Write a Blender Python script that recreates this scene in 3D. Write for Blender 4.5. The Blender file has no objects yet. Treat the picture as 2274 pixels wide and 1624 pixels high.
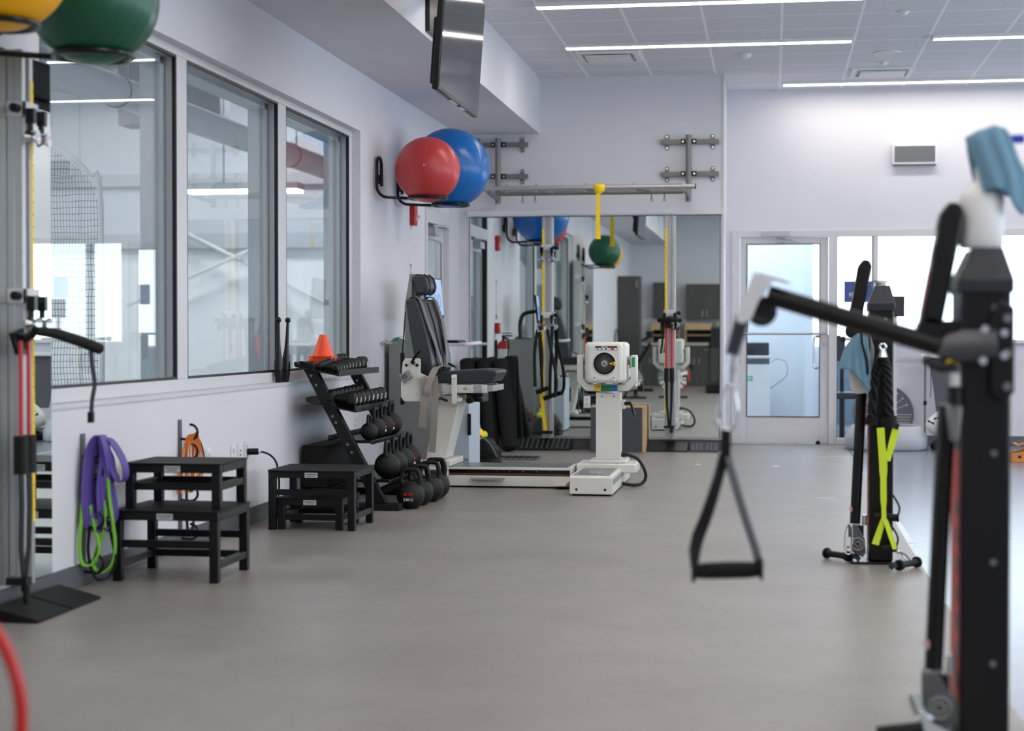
import bpy, math, random
from mathutils import Vector, Matrix, Euler
random.seed(7)
PI = math.pi
C = bpy.context.scene.collection
sc = bpy.context.scene

# ---------------------------------------------------------------- camera, light, exposure
cam_d = bpy.data.cameras.new('camera')
cam_d.sensor_fit = 'HORIZONTAL'; cam_d.sensor_width = 36.0
cam_d.lens = 3730.0 / 2274.0 * 36.0
cam_d.clip_start = 0.05; cam_d.clip_end = 200
cam_d.dof.use_dof = True; cam_d.dof.focus_distance = 11.3; cam_d.dof.aperture_fstop = 2.0
cam = bpy.data.objects.new('camera', cam_d); C.objects.link(cam)
cam.location = (0, 0, 1.127)
cam.rotation_euler = (math.radians(90 - 1.0751), 0, math.radians(8.822))
sc.camera = cam
sc.view_settings.view_transform = 'Standard'
sc.view_settings.look = 'None'
sc.view_settings.exposure = 0.0
sc.view_settings.gamma = 1.0
sc.view_settings.use_curve_mapping = False
wd = bpy.data.worlds.new('sky'); sc.world = wd; wd.use_nodes = True
wd.node_tree.nodes['Background'].inputs[0].default_value = (0.82, 0.915, 1.0, 1)
wd.node_tree.nodes['Background'].inputs[1].default_value = 4.6
LAMP = 22.0          # radiance of the ceiling strips
HALL = 30.0          # radiance of the hall strip light and the added hall panels
sc.cycles.max_bounces = 10; sc.cycles.diffuse_bounces = 5; sc.cycles.glossy_bounces = 6
sc.cycles.transparent_max_bounces = 16
sc.cycles.sample_clamp_indirect = 6.0

# ---------------------------------------------------------------- materials
def lin(c):
    return tuple((x / 12.92 if x <= 0.04045 else ((x + 0.055) / 1.055) ** 2.4) for x in (v / 255.0 for v in c))
def mat(name, rgb, rough=0.5, metal=0.0, spec=0.5, noise=0.0, nscale=8.0, bump=0.0, bscale=60.0, coat=0.0):
    m = bpy.data.materials.new(name); m.use_nodes = True
    nt = m.node_tree; b = nt.nodes['Principled BSDF']
    col = lin(rgb) + (1,)
    b.inputs['Base Color'].default_value = col
    b.inputs['Roughness'].default_value = rough
    b.inputs['Metallic'].default_value = metal
    b.inputs['Specular IOR Level'].default_value = spec
    if coat: b.inputs['Coat Weight'].default_value = coat
    if noise or bump:
        tc = nt.nodes.new('ShaderNodeTexCoord')
    if noise:
        n = nt.nodes.new('ShaderNodeTexNoise'); n.inputs['Scale'].default_value = nscale; n.inputs['Detail'].default_value = 6
        r = nt.nodes.new('ShaderNodeValToRGB')
        r.color_ramp.elements[0].position = 0.3; r.color_ramp.elements[1].position = 0.7
        r.color_ramp.elements[0].color = tuple(x * (1 - noise) for x in col[:3]) + (1,)
        r.color_ramp.elements[1].color = tuple(min(1, x * (1 + noise)) for x in col[:3]) + (1,)
        nt.links.new(tc.outputs['Object'], n.inputs['Vector']); nt.links.new(n.outputs['Fac'], r.inputs['Fac'])
        nt.links.new(r.outputs['Color'], b.inputs['Base Color'])
    if bump:
        n2 = nt.nodes.new('ShaderNodeTexNoise'); n2.inputs['Scale'].default_value = bscale; n2.inputs['Detail'].default_value = 4
        bp = nt.nodes.new('ShaderNodeBump'); bp.inputs['Strength'].default_value = bump; bp.inputs['Distance'].default_value = 0.01
        nt.links.new(tc.outputs['Object'], n2.inputs['Vector']); nt.links.new(n2.outputs['Fac'], bp.inputs['Height'])
        nt.links.new(bp.outputs['Normal'], b.inputs['Normal'])
    return m
def emis(name, rgb, s):
    m = bpy.data.materials.new(name); m.use_nodes = True
    nt = m.node_tree; nt.nodes.clear()
    e = nt.nodes.new('ShaderNodeEmission'); o = nt.nodes.new('ShaderNodeOutputMaterial')
    e.inputs[0].default_value = lin(rgb) + (1,); e.inputs[1].default_value = s
    nt.links.new(e.outputs[0], o.inputs[0]); return m
def glass(name, tint, refl):
    m = bpy.data.materials.new(name); m.use_nodes = True
    nt = m.node_tree; nt.nodes.clear()
    o = nt.nodes.new('ShaderNodeOutputMaterial'); mx = nt.nodes.new('ShaderNodeMixShader')
    t = nt.nodes.new('ShaderNodeBsdfTransparent'); g = nt.nodes.new('ShaderNodeBsdfGlossy'); f = nt.nodes.new('ShaderNodeFresnel')
    t.inputs[0].default_value = tint + (1,); g.inputs['Roughness'].default_value = 0.0; g.inputs[0].default_value = (0.95, 0.97, 0.97, 1)
    ge = nt.nodes.new('ShaderNodeNewGeometry'); mv = nt.nodes.new('ShaderNodeMix'); mv.data_type = 'FLOAT'
    mv.inputs[2].default_value = refl; mv.inputs[3].default_value = 1.0 / refl     # the same reflection on both faces of the pane
    nt.links.new(ge.outputs['Backfacing'], mv.inputs[0]); nt.links.new(mv.outputs[0], f.inputs[0])
    nt.links.new(f.outputs[0], mx.inputs[0]); nt.links.new(t.outputs[0], mx.inputs[1]); nt.links.new(g.outputs[0], mx.inputs[2])
    nt.links.new(mx.outputs[0], o.inputs[0]); return m
def wood(name, a, b_, scale=6.0, stretch=(1, 1, 12)):
    m = mat(name, a, 0.5); nt = m.node_tree; b = nt.nodes['Principled BSDF']
    tc = nt.nodes.new('ShaderNodeTexCoord'); mp = nt.nodes.new('ShaderNodeMapping'); n = nt.nodes.new('ShaderNodeTexNoise'); r = nt.nodes.new('ShaderNodeValToRGB')
    mp.inputs['Scale'].default_value = tuple(scale / s * 4 for s in stretch); n.inputs['Scale'].default_value = 3; n.inputs['Detail'].default_value = 8
    r.color_ramp.elements[0].position = 0.35; r.color_ramp.elements[1].position = 0.65
    r.color_ramp.elements[0].color = lin(a) + (1,); r.color_ramp.elements[1].color = lin(b_) + (1,)
    nt.links.new(tc.outputs['Object'], mp.inputs[0]); nt.links.new(mp.outputs[0], n.inputs['Vector']); nt.links.new(n.outputs['Fac'], r.inputs[0]); nt.links.new(r.outputs[0], b.inputs['Base Color'])
    return m

M = {}
M['wall'] = mat('wall_paint', (220, 219, 226), 0.75, spec=0.3, noise=0.015, nscale=1.5, bump=0.03, bscale=180)
M['wall_white'] = mat('white_paint', (226, 228, 232), 0.7, spec=0.3)
M['base'] = mat('cove_base_rubber', (92, 94, 100), 0.45)
M['black'] = mat('black_powder_coat', (11, 11, 13), 0.42, spec=0.35, bump=0.05, bscale=400)
M['satin'] = mat('black_satin_metal', (9, 9, 11), 0.3, spec=0.4)
M['rubber'] = mat('black_rubber', (12, 12, 13), 0.6, spec=0.3, bump=0.1, bscale=200)
M['foam'] = mat('black_foam', (20, 20, 21), 0.75, spec=0.25, bump=0.25, bscale=120)
M['iron'] = mat('black_cast_iron', (16, 16, 17), 0.55, spec=0.35, bump=0.12, bscale=160)
M['alu'] = mat('brushed_aluminium', (190, 190, 193), 0.4, metal=0.65)
M['chrome'] = mat('polished_steel', (205, 207, 210), 0.15, metal=1.0)
M['grey_metal'] = mat('grey_painted_steel', (128, 126, 124), 0.4, metal=0.3)
M['white_metal'] = mat('white_frame_paint', (212, 210, 214), 0.4)
M['machine'] = mat('ivory_machine_enamel', (216, 213, 206), 0.35)
M['machine_grey'] = mat('grey_machine_enamel', (140, 140, 140), 0.4)
M['gasket'] = mat('black_gasket', (8, 9, 13), 0.4)
M['mirror'] = mat('mirror_silvering', (232, 240, 237), 0.0, metal=1.0)
M['glass'] = glass('window_glass', (0.94, 0.96, 0.965), 1.5)
M['glass_clear'] = glass('door_glass', (0.93, 0.96, 0.97), 1.3)
M['lamp'] = emis('lamp_diffuser', (255, 247, 236), LAMP)
M['hall_lamp'] = emis('hall_lamp_diffuser', (246, 250, 255), HALL)
M['yellow'] = mat('yellow_webbing', (255, 214, 20), 0.6)
M['lime'] = mat('lime_webbing', (205, 225, 40), 0.6)
M['red'] = mat('red_enamel', (190, 24, 28), 0.35)
M['red_tube'] = mat('red_rubber_tube', (205, 28, 38), 0.4)
M['orange'] = mat('orange_vinyl', (255, 84, 40), 0.4)
M['white'] = mat('white_plastic', (232, 232, 232), 0.4)
M['grille'] = mat('grey_grille_cloth', (108, 110, 114), 0.8)
M['cab'] = wood('dark_grey_woodgrain', (66, 62, 62), (84, 80, 79))
M['counter'] = mat('pale_grey_laminate', (190, 192, 194), 0.4)
M['pine'] = wood('pale_plywood', (196, 160, 118), (212, 180, 140))
M['orange_wood'] = wood('varnished_orange_wood', (196, 120, 62), (216, 142, 80), stretch=(12, 1, 1))
M['felt'] = mat('charcoal_carpet', (78, 78, 86), 0.95, noise=0.25, nscale=120, bump=0.4, bscale=300)
M['towel'] = mat('blue_microfibre', (110, 148, 170), 0.9, bump=0.3, bscale=150)
M['vinyl'] = mat('charcoal_vinyl', (44, 46, 52), 0.38, bump=0.05, bscale=250)
M['belt'] = mat('taupe_webbing', (150, 140, 132), 0.6)
M['blue_ball'] = mat('blue_ball_vinyl', (2, 100, 182), 0.26)
M['red_ball'] = mat('red_ball_vinyl', (190, 58, 60), 0.33)
M['green_ball'] = mat('green_ball_vinyl', (14, 80, 58), 0.32)
M['yellow_ball'] = mat('yellow_ball_vinyl', (240, 172, 2), 0.32)
M['purple'] = mat('purple_latex', (92, 72, 152), 0.5)
M['green_latex'] = mat('green_latex', (118, 186, 52), 0.5)
M['orange_latex'] = mat('orange_latex', (222, 122, 36), 0.5)
M['pipe'] = mat('grey_duct', (186, 190, 194), 0.5)
M['label'] = mat('silver_label', (206, 206, 208), 0.4)
M['ink'] = mat('black_ink', (20, 20, 22), 0.5)
M['ink_white'] = mat('white_ink', (240, 240, 240), 0.5)
M['tape'] = mat('white_floor_tape', (214, 220, 226), 0.5)

def floor_material(name, a, b_, rough, bump):
    m = mat(name, a, rough); nt = m.node_tree; b = nt.nodes['Principled BSDF']
    tc = nt.nodes.new('ShaderNodeTexCoord')
    n = nt.nodes.new('ShaderNodeTexNoise'); n.inputs['Scale'].default_value = 2.2; n.inputs['Detail'].default_value = 10; n.inputs['Roughness'].default_value = 0.7
    n2 = nt.nodes.new('ShaderNodeTexNoise'); n2.inputs['Scale'].default_value = 42; n2.inputs['Detail'].default_value = 5
    mx = nt.nodes.new('ShaderNodeMath'); mx.operation = 'MULTIPLY_ADD'; mx.inputs[1].default_value = 0.45
    r = nt.nodes.new('ShaderNodeValToRGB'); r.color_ramp.elements[0].position = 0.45; r.color_ramp.elements[1].position = 0.95
    r.color_ramp.elements[0].color = lin(a) + (1,); r.color_ramp.elements[1].color = lin(b_) + (1,)
    bp = nt.nodes.new('ShaderNodeBump'); bp.inputs['Strength'].default_value = bump; bp.inputs['Distance'].default_value = 0.004
    L_ = nt.links.new
    L_(tc.outputs['Object'], n.inputs['Vector']); L_(tc.outputs['Object'], n2.inputs['Vector'])
    L_(n2.outputs['Fac'], mx.inputs[0]); L_(n.outputs['Fac'], mx.inputs[2]); L_(mx.outputs[0], r.inputs[0]); L_(r.outputs[0], b.inputs['Base Color'])
    L_(n2.outputs['Fac'], bp.inputs['Height']); L_(bp.outputs[0], b.inputs['Normal'])
    return m
M['floor'] = floor_material('grey_beige_rubber_floor', (122, 117, 114), (142, 136, 131), 0.40, 0.08)
M['floor_blue'] = floor_material('smooth_grey_floor', (116, 122, 136), (128, 134, 148), 0.22, 0.0)
def tile_material():
    m = mat('ceiling_tile', (205, 205, 208), 0.85, spec=0.2); nt = m.node_tree; b = nt.nodes['Principled BSDF']
    tc = nt.nodes.new('ShaderNodeTexCoord'); sx = nt.nodes.new('ShaderNodeSeparateXYZ'); nt.links.new(tc.outputs['Object'], sx.inputs[0])
    def line(out, off, step, w):
        a = nt.nodes.new('ShaderNodeMath'); a.operation = 'SUBTRACT'; a.inputs[1].default_value = off; nt.links.new(out, a.inputs[0])
        d = nt.nodes.new('ShaderNodeMath'); d.operation = 'PINGPONG'; d.inputs[1].default_value = step / 2; nt.links.new(a.outputs[0], d.inputs[0])
        l = nt.nodes.new('ShaderNodeMath'); l.operation = 'LESS_THAN'; l.inputs[1].default_value = w; nt.links.new(d.outputs[0], l.inputs[0]); return l.outputs[0]
    lx = line(sx.outputs['X'], 0.065, 0.615, 0.0115); ly = line(sx.outputs['Y'], 12.80, 0.62, 0.010)
    mx = nt.nodes.new('ShaderNodeMath'); mx.operation = 'MAXIMUM'; nt.links.new(lx, mx.inputs[0]); nt.links.new(ly, mx.inputs[1])
    n = nt.nodes.new('ShaderNodeTexNoise'); n.inputs['Scale'].default_value = 90; nt.links.new(tc.outputs['Object'], n.inputs['Vector'])
    r = nt.nodes.new('ShaderNodeValToRGB'); r.color_ramp.elements[0].color = lin((212, 212, 217)) + (1,); r.color_ramp.elements[1].color = lin((232, 232, 237)) + (1,); nt.links.new(n.outputs['Fac'], r.inputs[0])
    mc = nt.nodes.new('ShaderNodeMix'); mc.data_type = 'RGBA'; nt.links.new(mx.outputs[0], mc.inputs[0]); nt.links.new(r.outputs[0], mc.inputs[6]); mc.inputs[7].default_value = lin((250, 250, 252)) + (1,)
    nt.links.new(mc.outputs[2], b.inputs['Base Color'])
    bp = nt.nodes.new('ShaderNodeBump'); bp.inputs['Strength'].default_value = 0.6; bp.inputs['Distance'].default_value = 0.008; nt.links.new(mx.outputs[0], bp.inputs['Height']); nt.links.new(bp.outputs[0], b.inputs['Normal'])
    return m
M['tile'] = tile_material()
def net_material():
    m = bpy.data.materials.new('dark_netting'); m.use_nodes = True; nt = m.node_tree; b = nt.nodes['Principled BSDF']; b.inputs['Base Color'].default_value = lin((58, 66, 76)) + (1,)
    o = nt.nodes['Material Output']; tc = nt.nodes.new('ShaderNodeTexCoord'); sx = nt.nodes.new('ShaderNodeSeparateXYZ'); nt.links.new(tc.outputs['Object'], sx.inputs[0])
    n = nt.nodes.new('ShaderNodeTexNoise'); n.inputs['Scale'].default_value = 3.0; nt.links.new(tc.outputs['Object'], n.inputs['Vector'])
    outs = []
    for axis, step, w in (('X', 0.026, 0.0044), ('Y', 0.06, 0.008), ('Z', 0.052, 0.0048)):
        if axis == 'Y': continue
        a = nt.nodes.new('ShaderNodeMath'); a.operation = 'MULTIPLY_ADD'; a.inputs[1].default_value = 0.05; nt.links.new(n.outputs['Fac'], a.inputs[0]); nt.links.new(sx.outputs[axis], a.inputs[2])
        d = nt.nodes.new('ShaderNodeMath'); d.operation = 'PINGPONG'; d.inputs[1].default_value = step / 2; nt.links.new(a.outputs[0], d.inputs[0])
        l = nt.nodes.new('ShaderNodeMath'); l.operation = 'LESS_THAN'; l.inputs[1].default_value = w / 2; nt.links.new(d.outputs[0], l.inputs[0]); outs.append(l.outputs[0])
    mx = nt.nodes.new('ShaderNodeMath'); mx.operation = 'MAXIMUM'; nt.links.new(outs[0], mx.inputs[0]); nt.links.new(outs[1], mx.inputs[1])
    t = nt.nodes.new('ShaderNodeBsdfTransparent'); ms = nt.nodes.new('ShaderNodeMixShader')
    nt.links.new(mx.outputs[0], ms.inputs[0]); nt.links.new(t.outputs[0], ms.inputs[1]); nt.links.new(b.outputs[0], ms.inputs[2]); nt.links.new(ms.outputs[0], o.inputs[0]); return m
M['net'] = net_material()

# ---------------------------------------------------------------- mesh builder and object helpers
def frame_of(t):
    t = t.normalized(); up = Vector((0, 0, 1)) if abs(t.z) < 0.95 else Vector((1, 0, 0))
    a = t.cross(up).normalized(); return a, a.cross(t).normalized()
class MB:
    def __init__(s): s.v = []; s.f = []; s.mi = []; s.cur = 0
    def mat(s, i): s.cur = i; return s
    def face(s, idx): s.f.append(idx); s.mi.append(s.cur)
    def add(s, vs, fs):
        o = len(s.v); s.v += [Vector(v) for v in vs]
        for f in fs: s.face([i + o for i in f])
        return s
    def box(s, a, b, T=None):
        (x0, y0, z0), (x1, y1, z1) = a, b
        x0, x1 = min(x0, x1), max(x0, x1); y0, y1 = min(y0, y1), max(y0, y1); z0, z1 = min(z0, z1), max(z0, z1)
        vs = [(x0, y0, z0), (x1, y0, z0), (x1, y1, z0), (x0, y1, z0), (x0, y0, z1), (x1, y0, z1), (x1, y1, z1), (x0, y1, z1)]
        if T is not None: vs = [T @ Vector(v) for v in vs]
        return s.add(vs, [(0, 3, 2, 1), (4, 5, 6, 7), (0, 1, 5, 4), (1, 2, 6, 5), (2, 3, 7, 6), (3, 0, 4, 7)])
    def cbox(s, c, d, T=None):
        return s.box([c[i] - d[i] / 2 for i in range(3)], [c[i] + d[i] / 2 for i in range(3)], T)
    def rbox(s, a, b, r, n=3, axis='z'):
        # box with the four edges along the axis rounded
        ax = 'xyz'.index(axis); i, j = [k for k in range(3) if k != ax]
        pts = []
        lo = [min(a[k], b[k]) for k in range(3)]; hi = [max(a[k], b[k]) for k in range(3)]
        for (cx, cy, a0) in ((hi[i] - r, hi[j] - r, 0), (lo[i] + r, hi[j] - r, PI / 2), (lo[i] + r, lo[j] + r, PI), (hi[i] - r, lo[j] + r, 1.5 * PI)):
            for k in range(n + 1):
                t = a0 + PI / 2 * k / n; pts.append((cx + r * math.cos(t), cy + r * math.sin(t)))
        return s.prism(pts, lo[ax], hi[ax], axis)
    def prism(s, pts, h0, h1, axis='z', T=None):
        ax = 'xyz'.index(axis); i, j = [k for k in range(3) if k != ax]; n = len(pts)
        def mk(p, h):
            v = [0, 0, 0]; v[ax] = h; v[i] = p[0]; v[j] = p[1]; v = Vector(v); return T @ v if T is not None else v
        vs = [mk(p, h0) for p in pts] + [mk(p, h1) for p in pts]
        return s.add(vs, [tuple(range(n))[::-1], tuple(range(n, 2 * n))] + [(k, (k + 1) % n, n + (k + 1) % n, n + k) for k in range(n)])
    def loft(s, rings, cap=True, closed=False):
        n = len(rings[0]); vs = [p for r in rings for p in r]; fs = []; m = len(rings)
        for k in range(m if closed else m - 1):
            for i in range(n):
                a, b = k * n, ((k + 1) % m) * n; fs.append((a + i, a + (i + 1) % n, b + (i + 1) % n, b + i))
        if cap and not closed: fs += [tuple(range(n))[::-1], tuple(range((m - 1) * n, m * n))]
        return s.add(vs, fs)
    def tube(s, pts, r, n=10, closed=False, cap=True):
        pts = [Vector(p) for p in pts]; m = len(pts); rs = r if isinstance(r, (list, tuple)) else [r] * m; rings = []; pa = None
        for k, p in enumerate(pts):
            if closed: t = pts[(k + 1) % m] - pts[k - 1]
            else: t = pts[min(k + 1, m - 1)] - pts[max(k - 1, 0)]
            t.normalize()
            if pa is None: a, b = frame_of(t)
            else: a = (pa - t * pa.dot(t)).normalized(); b = a.cross(t).normalized()
            pa = a
            rings.append([p + a * (rs[k] * math.cos(2 * PI * i / n)) + b * (rs[k] * math.sin(2 * PI * i / n)) for i in range(n)])
        return s.loft(rings, cap, closed)
    def strap(s, pts, w, th, wdir=None):
        # flat band swept along points; wdir is the width direction, one or a list
        pts = [Vector(p) for p in pts]; m = len(pts); rings = []
        for k, p in enumerate(pts):
            t = (pts[min(k + 1, m - 1)] - pts[max(k - 1, 0)]).normalized()
            d = Vector(wdir[k] if isinstance(wdir, list) else (wdir or (1, 0, 0)))
            ww = w[k] if isinstance(w, (list, tuple)) else w
            d = (d - t * d.dot(t)).normalized(); e = t.cross(d).normalized()
            rings.append([p + d * ww / 2 + e * th / 2, p - d * ww / 2 + e * th / 2, p - d * ww / 2 - e * th / 2, p + d * ww / 2 - e * th / 2])
        return s.loft(rings)
    def cyl(s, a, b, r, n=16, r2=None):
        return s.tube([a, b], [r, r if r2 is None else r2], n)
    def lathe(s, prof, n=24, o=(0, 0, 0), T=None):
        rings = []
        for r, z in prof:
            ring = [Vector((max(r, 1e-4) * math.cos(2 * PI * i / n), max(r, 1e-4) * math.sin(2 * PI * i / n), z)) for i in range(n)]
            rings.append([((T @ p) if T is not None else p) + Vector(o) for p in ring])
        return s.loft(rings)
    def sphere(s, c, r, n=32, m=20, sc_=(1, 1, 1)):
        c = Vector(c); rings = []
        for k in range(m + 1):
            t = PI * k / m; rr = max(math.sin(t), 1e-4); z = -math.cos(t)
            rings.append([c + Vector((r * sc_[0] * rr * math.cos(2 * PI * i / n), r * sc_[1] * rr * math.sin(2 * PI * i / n), r * sc_[2] * z)) for i in range(n)])
        return s.loft(rings)
    def torus(s, c, R, r, axis='z', n=36, k=10, a0=0, a1=2 * PI):
        full = abs(a1 - a0 - 2 * PI) < 1e-6; pts = []
        for q in range(n if full else n + 1):
            t = a0 + (a1 - a0) * q / n; u, w = R * math.cos(t), R * math.sin(t)
            p = {'z': (u, w, 0), 'y': (u, 0, w), 'x': (0, u, w)}[axis]; pts.append(Vector(c) + Vector(p))
        return s.tube(pts, r, k, closed=full)

def base_of(o):
    v = Vector((0, 0, 0))
    while o is not None: v += Vector(o['o0']) if 'o0' in o else o.location; o = o.parent
    return v
def obj(name, mb, m, parent=None, loc=None, bevel=0.0, smooth=35, solid=None):
    """link the builder as one mesh object; coordinates are world ones, the origin goes to loc"""
    base = Vector(loc) if loc is not None else Vector((0, 0, 0))
    off = base + (base_of(parent) if parent is not None else Vector((0, 0, 0)))
    me = bpy.data.meshes.new(name); me.from_pydata([tuple(v - off) for v in mb.v], [], mb.f)
    for mm in (m if isinstance(m, (list, tuple)) else [m]): me.materials.append(M[mm] if isinstance(mm, str) else mm)
    me.polygons.foreach_set('material_index', mb.mi)
    me.validate(); me.update()
    me.polygons.foreach_set('use_smooth', [True] * len(me.polygons))
    me.set_sharp_from_angle(angle=math.radians(smooth))
    o = bpy.data.objects.new(name, me); C.objects.link(o); o.parent = parent; o.location = base
    if bevel:
        b = o.modifiers.new('bevel', 'BEVEL'); b.width = bevel; b.segments = 2; b.limit_method = 'ANGLE'; b.angle_limit = math.radians(40)
    return o
def struct(name, mb, m, parent=None, bevel=0.0):
    o = obj(name, mb, m, parent, bevel=bevel)
    if parent is None: o['kind'] = 'structure'
    return o
def tag(o, label, cat, group=None):
    o['label'] = label; o['category'] = cat
    if group: o['group'] = group
    return o
def thing(name, label, cat, loc=(0, 0, 0), group=None):
    o = bpy.data.objects.new(name, None); C.objects.link(o); o.location = loc; o.empty_display_size = 0.1
    return tag(o, label, cat, group)
def copy_tree(o, parent=None):
    c = o.copy(); C.objects.link(c); c.parent = parent
    for ch in list(o.children): copy_tree(ch, c)
    return c
def dup(root, loc, label, group=None, rotz=None):
    c = copy_tree(root); c.location = loc; c['label'] = label
    if group: c['group'] = group
    if rotz is not None: c.rotation_euler.z = rotz
    return c
def text(name, body, size, m, parent, pos, rot, align='CENTER', ext=0.0006, label=None):
    """raised lettering as a mesh; pos is in world coordinates"""
    cu = bpy.data.curves.new(name, 'FONT'); cu.body = body; cu.size = size; cu.extrude = ext; cu.align_x = align; cu.align_y = 'CENTER'; cu.resolution_u = 3
    t = bpy.data.objects.new('t', cu); C.objects.link(t)
    dg = bpy.context.evaluated_depsgraph_get(); dg.update()
    me = bpy.data.meshes.new_from_object(t.evaluated_get(dg)); bpy.data.objects.remove(t); bpy.data.curves.remove(cu)
    me.name = name; me.materials.clear(); me.materials.append(M[m] if isinstance(m, str) else m)
    R = rot if isinstance(rot, Matrix) else Euler(rot).to_matrix().to_4x4()
    off = base_of(parent) if parent is not None else Vector((0, 0, 0))
    me.transform(Matrix.Translation(Vector(pos) - off) @ R)
    o = bpy.data.objects.new(name, me); C.objects.link(o); o.parent = parent
    if label: o['label'] = label
    return o
def arc(c, r, a0, a1, n, u, v):
    c, u, v = Vector(c), Vector(u), Vector(v)
    return [c + u * (r * math.cos(a0 + (a1 - a0) * k / n)) + v * (r * math.sin(a0 + (a1 - a0) * k / n)) for k in range(n + 1)]
def smooth_path(pts, k=6, closed=False):
    """Catmull-Rom through points"""
    P = [Vector(p) for p in pts]; n = len(P); out = []
    for i in range(n if closed else n - 1):
        if closed: p0, p1, p2, p3 = P[i - 1], P[i], P[(i + 1) % n], P[(i + 2) % n]
        else: p0, p1, p2, p3 = P[max(i - 1, 0)], P[i], P[i + 1], P[min(i + 2, n - 1)]
        for j in range(k):
            t = j / k; out.append(0.5 * ((2 * p1) + (p2 - p0) * t + (2 * p0 - 5 * p1 + 4 * p2 - p3) * t * t + (3 * p1 - p0 - 3 * p2 + p3) * t ** 3))
    if not closed: out.append(P[-1])
    return out
FRONT = (PI / 2, 0, 0)                 # lettering that faces -Y
RIGHT = (PI / 2, 0, PI / 2)            # lettering that faces +X
# ---------------------------------------------------------------- the room
XL, YM, YF, XR, YB, H = -3.06, 16.33, 17.45, 6.6, -4.35, 3.63
XC = -0.475           # outside corner between the mirror wall and the door wall
struct('floor', MB().box((XL - 0.2, YB - 0.2, -0.1), (0.72, YF, 0)), 'floor')
struct('floor_right', MB().box((0.72, YB - 0.2, -0.1), (XR + 0.2, YF, 0)), 'floor_blue')
struct('ceiling', MB().box((XL - 0.2, YB - 0.2, H), (XR + 0.2, YF + 0.2, H + 0.1)), 'tile')
W1 = (6.60, 12.30, 0.82, 2.65)        # window opening in the left wall
D1 = (14.66, 15.80, 0.0, 2.75)        # door opening in the left wall
mb = MB(); t = 0.2
for y0, y1, z0, z1 in ((YB, W1[0], 0, H), (W1[0], W1[1], 0, 0.7995), (W1[0], W1[1], W1[3], H), (W1[1], D1[0], 0, H), (D1[0], D1[1], D1[3], H), (D1[1], YM + 0.2, 0, H)):
    mb.box((XL - t, y0, z0), (XL, y1, z1))
struct('wall_left', mb, 'wall')
struct('wall_back', MB().box((XL - t, YM, 0), (XC, YM + 0.2, H)).box((XC - 0.2, YM + 0.2, 0), (XC, YF, H)), 'wall')
# door wall: openings for the door and the glazed strip
mb = MB(); y0, y1 = YF, YF + 0.15
mb.box((XC - 0.2, y0, 0), (-0.42, y1, H)); mb.box((-0.42, y0, 2.19), (XR, y1, H)); mb.box((1.05, y0, 0), (XR, y1, 1.05)); mb.box((5.2, y0, 1.05), (XR, y1, 2.19))
struct('wall_far', mb, 'wall')
mb = MB()
for q in ((YB, YF + 0.15, 0, 1.0), (YB, YF + 0.15, 2.95, H), (YB, -2.5, 1.0, 2.95), (16.2, YF + 0.15, 1.0, 2.95)): mb.box((XR, q[0], q[2]), (XR + 0.2, q[1], q[3]))
struct('wall_right', mb, 'wall')
mb = MB().box((XR + 0.03, -2.5, 1.0), (XR + 0.15, 16.2, 1.06)).box((XR + 0.03, -2.5, 2.89), (XR + 0.15, 16.2, 2.95))
for k in range(11): mb.box((XR + 0.03, -2.5 + k * 1.865, 1.06), (XR + 0.15, -2.5 + k * 1.865 + 0.05, 2.89))
wr = struct('window_3', mb, 'white_metal')
for k in range(10): obj('pane', MB().box((XR + 0.085, -2.45 + k * 1.865, 1.06), (XR + 0.091, -2.5 + (k + 1) * 1.865, 2.89)), 'glass_clear', wr)
struct('wall_rear', MB().box((XL - 0.2, YB - 0.2, 0), (XR + 0.2, YB, H)), 'wall')
struct('soffit_left', MB().box((XL, YB, 3.09), (-2.265, YM, H)), 'wall')
def base_run(name, a, b):
    struct(name, MB().box(a, b), 'base', bevel=0.004)
base_run('baseboard_left', (XL, YB, 0), (XL + 0.012, D1[0] - 0.02, 0.10))
base_run('baseboard_back', (XL, YM - 0.012, 0), (XC, YM, 0.105))
base_run('baseboard_far', (1.06, YF - 0.012, 0), (XR, YF, 0.10))
base_run('baseboard_corner', (XC, YM - 0.012, 0), (XC + 0.012, YF, 0.10))
base_run('baseboard_rear', (XL, YB, 0), (XR, YB + 0.012, 0.10))
struct('trim_1', MB().box((XC - 0.01, YM - 0.008, 0.1), (XC + 0.008, YM + 0.02, H)), 'white_metal')
# ledge above the mirror
struct('trim_2', MB().box((-2.97, YM - 0.055, 2.28), (XC - 0.01, YM, 2.335)), 'wall')

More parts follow.
